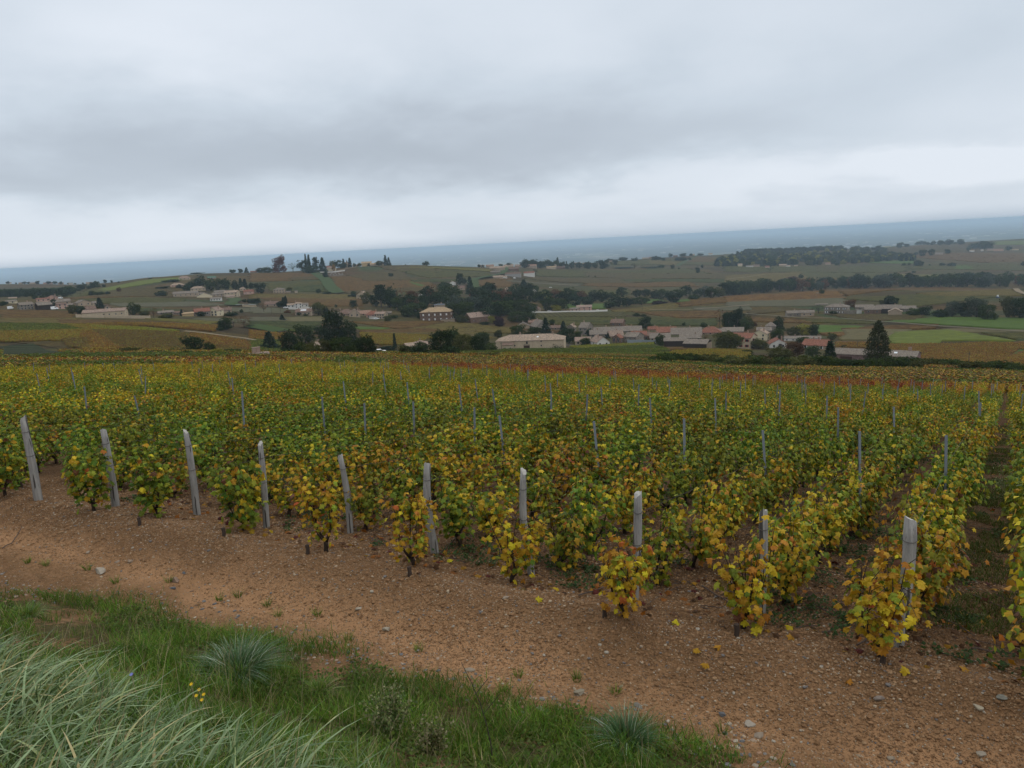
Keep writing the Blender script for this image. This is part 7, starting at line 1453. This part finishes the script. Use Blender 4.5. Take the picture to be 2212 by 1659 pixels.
# --- sheet 4
for xx,yy,ww,hh,kk,cc,lb in [(1125,1155,168,325,'seq','seq','giant tapering conifer in front of the long barn'),(775,1130,120,160,'cone','conif','dark spruce left of the long barn'),(880,1008,70,24,'bush','conif','dark low bush above the long barn'),(575,910,140,86,'fine','yellow','bright yellow-green tree at the right of the village'),(500,920,110,70,'fine','olive','greener tree left of the bright yellow-green one'),(650,910,90,80,'fine','dark','dark tree right of the yellow-green one'),(790,940,70,44,'bush','olive','brownish bush left of the field wall'),(590,960,140,36,'bush','mid','green bush in front of the long white house'),(390,945,110,90,'fine','mid','green bushy trees right of the pale yellow house'),(395,880,90,110,'fine','dark','dark tree right of the stone tower'),(40,1022,190,130,'fine','olive','large olive tree with yellow patches at the village edge'),(250,1010,140,70,'fine','olive','olive bush between the red-shuttered and white cottages'),(510,1070,150,110,'fine','rust','reddish-brown bushes at the right end of the village'),(640,1060,120,70,'fine','mid','green bushes below the wide red-brown roof'),(400,1100,190,110,'fine','olive','large pale olive willow-like tree before the right village'),(280,1110,120,50,'bush','rust','low brown scrub left of the willow-like tree'),(600,1115,120,60,'bush','mid','low green scrub left of the dark spruce'),(170,1050,90,30,'bush','dark','small dark bush at the road before the right village'),(400,1005,60,40,'bush','purple','dark purple bush in front of the white cottage'),(560,850,60,60,'sparse','rust','bare brown tree behind the yellow-green tree'),(160,860,110,90,'fine','olive','olive tree right of the dark village trees'),(30,850,90,100,'fine','dark','dark conifer-like tree at the village back'),(110,850,100,110,'fine','dark','darkest tree at the village back'),(210,840,60,30,'bush','rust','small brown tree left of the stone tower'),
 (925,705,95,58,'fine','rust','orange-brown tree behind the square farmhouse'),(690,745,90,60,'sparse','blue','grey half bare tree left of the square farmhouse'),(800,752,60,24,'bush','mid','green bush before the square farmhouse'),(1225,680,105,60,'bush','dark','dark umbrella-shaped tree behind the farm complex'),(1160,680,40,30,'bush','olive','small olive tree left of the umbrella-shaped one'),(712,604,42,34,'round','dark','round tree beside the tiny hut on the ridge'),(1590,778,110,60,'bush','dark','dark bush at the left of the meadow trees'),(1470,760,110,60,'bush','dark','dark trees between farm and meadow'),(1390,765,90,50,'bush','mid','green bush at the farm right end'),(1680,770,130,110,'fine','blue','first grey-green meadow tree'),(1770,770,130,100,'fine','dark','second dark meadow tree'),(1860,775,150,140,'fine','blue','third broad meadow tree'),(1940,795,130,110,'fine','mid','dark tree standing forward on the meadow'),(2100,780,120,150,'fine','olive','olive tree at the right of the meadow'),(2190,785,140,150,'fine','dark','big dark tree at the right edge of the meadow'),
 (560,490,40,34,'round','dark','round tree above the dark belt'),(445,503,24,18,'round','dark','small dark tree left above the dark belt'),(500,497,80,24,'bush','rust','reddish bush above the dark belt'),(1395,447,28,14,'bush','dark','tiny bush in the right vineyards'),(1225,468,26,18,'round','dark','tiny tree right above the belt'),(1325,395,30,22,'round','dark','small tree left of the four in the right vineyards'),(1430,396,70,40,'bush','dark','dark clump in the right vineyards'),(1605,395,40,22,'bush','dark','low dark clump right in the vineyards'),(1680,398,56,26,'bush','dark','rightmost dark clump in the vineyards'),(1360,392,24,22,'round','mid','small green tree beside the dark clump'),(1515,394,20,10,'bush','dark','tiny bush between the dark clumps'),(1345,360,90,60,'bush','dark','dark round clump at the wood edge'),(1460,325,60,48,'round','dark','left dark tree by the far grey-roofed farm'),(1528,320,50,48,'round','dark','middle dark tree by the far grey-roofed farm'),(1415,318,36,26,'round','dark','small tree left of the far grey-roofed farm'),(1648,306,46,32,'bush','dark','tree right of the far grey-roofed farm'),(1908,268,150,52,'bush','dark','dark oval wood near the upper right'),(1805,288,30,36,'round','mid','small tree before the far white house'),(2095,280,46,32,'round','dark','round tree by the far pink farm'),(1590,242,44,36,'round','dark','dark skyline tree at right'),(1655,240,56,42,'round','dark','broad dark skyline tree at right'),(1740,236,60,36,'bush','dark','dark skyline clump at right'),(1290,262,50,36,'bush','dark','dark tree on the plain edge, left'),(1345,256,44,22,'bush','mid','green tree on the plain edge'),(1135,270,40,24,'bush','dark','dark tree near the far sheds'),(2205,395,30,30,'bush','dark','tree at the very right edge'),(335,440,44,40,'sparse','mid','airy tree below the distant wood'),(830,395,34,24,'round','mid','green tree right of the far salmon house'),(1130,366,40,30,'round','mid','green tree on the wood right end'),(1225,358,70,44,'sparse','mid','airy green tree at the wood right end'),
 (2170,1146,90,34,'bush','mid','green bush behind the board fence')]:
    T(4,xx,yy,ww,hh,kk,cc,lb,'shrub' if kk == 'bush' and 'tree' not in lb else 'tree')
belt(4, [(1400, 243), (1780, 230)], 14, (14, 30), (1.0, 1.9), ['dark', 'mid'], ['bush', 'round'], '%s tree of the far skyline row, %s from the left', 'trees of the far skyline row', 15, jy=3)
belt(4, [(930, 280), (1200, 285)], 9, (20, 34), (1.2, 1.8), ['dark', 'mid'], ['bush', 'round'], '%s tree above the distant wood, %s from the left', 'trees above the distant wood', 16, jy=4)
# crest brush at right
belt(4, [(60, 1150), (500, 1150), (900, 1160), (1400, 1165), (2060, 1185), (2300, 1195)], 40, (56, 90), (1.5, 2.6), ['dark', 'mid', 'mid', 'olive'], ['bush'], '%s bush in the brush line beyond the vineyard, %s from the left', 'bushes in the brush line beyond the vineyard', 17, jy=6, name='shrub')
belt(3, [(1500, 1115), (1800, 1120), (2100, 1135)], 9, (60, 90), (1.8, 2.6), ['olive', 'mid'], ['bush'], '%s bush beyond the red vines, %s from the left', 'bushes beyond the red vines', 18, jy=6, name='shrub')
# the distant woods as masses
def wood(name, sh, poly_top, poly_bot, n, hrange, cols, seed):
    R2 = np.random.default_rng(seed); xs = [p[0] for p in poly_top]; P = []; A = []
    for i in range(n):
        x = R2.uniform(xs[0], xs[-1]); yt = np.interp(x, xs, [p[1] for p in poly_top]); yb = np.interp(x, [p[0] for p in poly_bot], [p[1] for p in poly_bot]); y = R2.uniform(yt, yb)
        if vnoise(np.array([x / 70.]), np.array([y / 11.]), seed)[0] < .27: continue
        p = hit(*U(sh, x, y), dmin=1200); P.append(p)
    P = np.array(P); n = len(P); src = []
    for c in cols:
        for s in (0, 1):
            me = TREE['bush'][s].copy(); me.materials[0] = TM[c]; src.append(me)
    h = R2.uniform(*hrange, n); gn_scatter(name, P - [0, 0, .5], R2.integers(0, len(src), n), src, R2.uniform(0, 6.28, n), np.stack([h * R2.uniform(.8, 1.1, n), h * R2.uniform(.8, 1.1, n), h], -1))
wood('distant_wood', 4, [(-60, 378), (60, 330), (200, 296), (300, 290), (700, 268), (1150, 300), (1400, 345)], [(-60, 400), (300, 404), (800, 388), (1150, 368), (1400, 360)], 1050, (8, 20), ['dark', 'mid', 'blue', 'dark', 'olive', 'mid', 'blue', 'yellow'], 21)
wood('far_wood', 4, [(150, 268), (800, 250), (870, 250)], [(150, 275), (800, 275), (870, 272)], 260, (14, 22), ['dark', 'dark'], 22)
wood('shaded_wood', 1, [(-40, 395), (350, 385), (640, 370)], [(-40, 450), (350, 430), (640, 400)], 130, (7, 11), ['dark', 'mid'], 23)

# the 300 trees that show largest are things of their own; the rest of them one mass of far trees
PLANTED.sort(key=lambda q: -q[0]); nt_ = 0; rest = []
for a, P, h, w, kind, colr, label, name, group in PLANTED:
    if name == 'tree':
        nt_ += 1
        if nt_ > 300: rest.append((P, h, w, kind, colr)); continue
    tree(P, h, w, kind, colr, label, name, group)
keys = sorted({(k, c) for *_, k, c in rest}); src = []
for k, c in keys:
    me = TREE[k][0].copy(); me.materials[0] = TM[c]; src.append(me)
WB = {'round': .95, 'fine': 1.0, 'bush': 1.1, 'cone': .5, 'spire': .28, 'seq': .56, 'cedar': .85, 'sparse': .8, 'cyp': .24}
gn_scatter('distant_trees', np.array([r_[0] for r_ in rest]), [keys.index((r_[3], r_[4])) for r_ in rest], src, rng.uniform(0, 6.28, len(rest)), np.array([(r_[2] / WB[r_[3]], r_[2] / WB[r_[3]], r_[1]) for r_ in rest]))
print('trees', nt_, 'rest', len(rest))
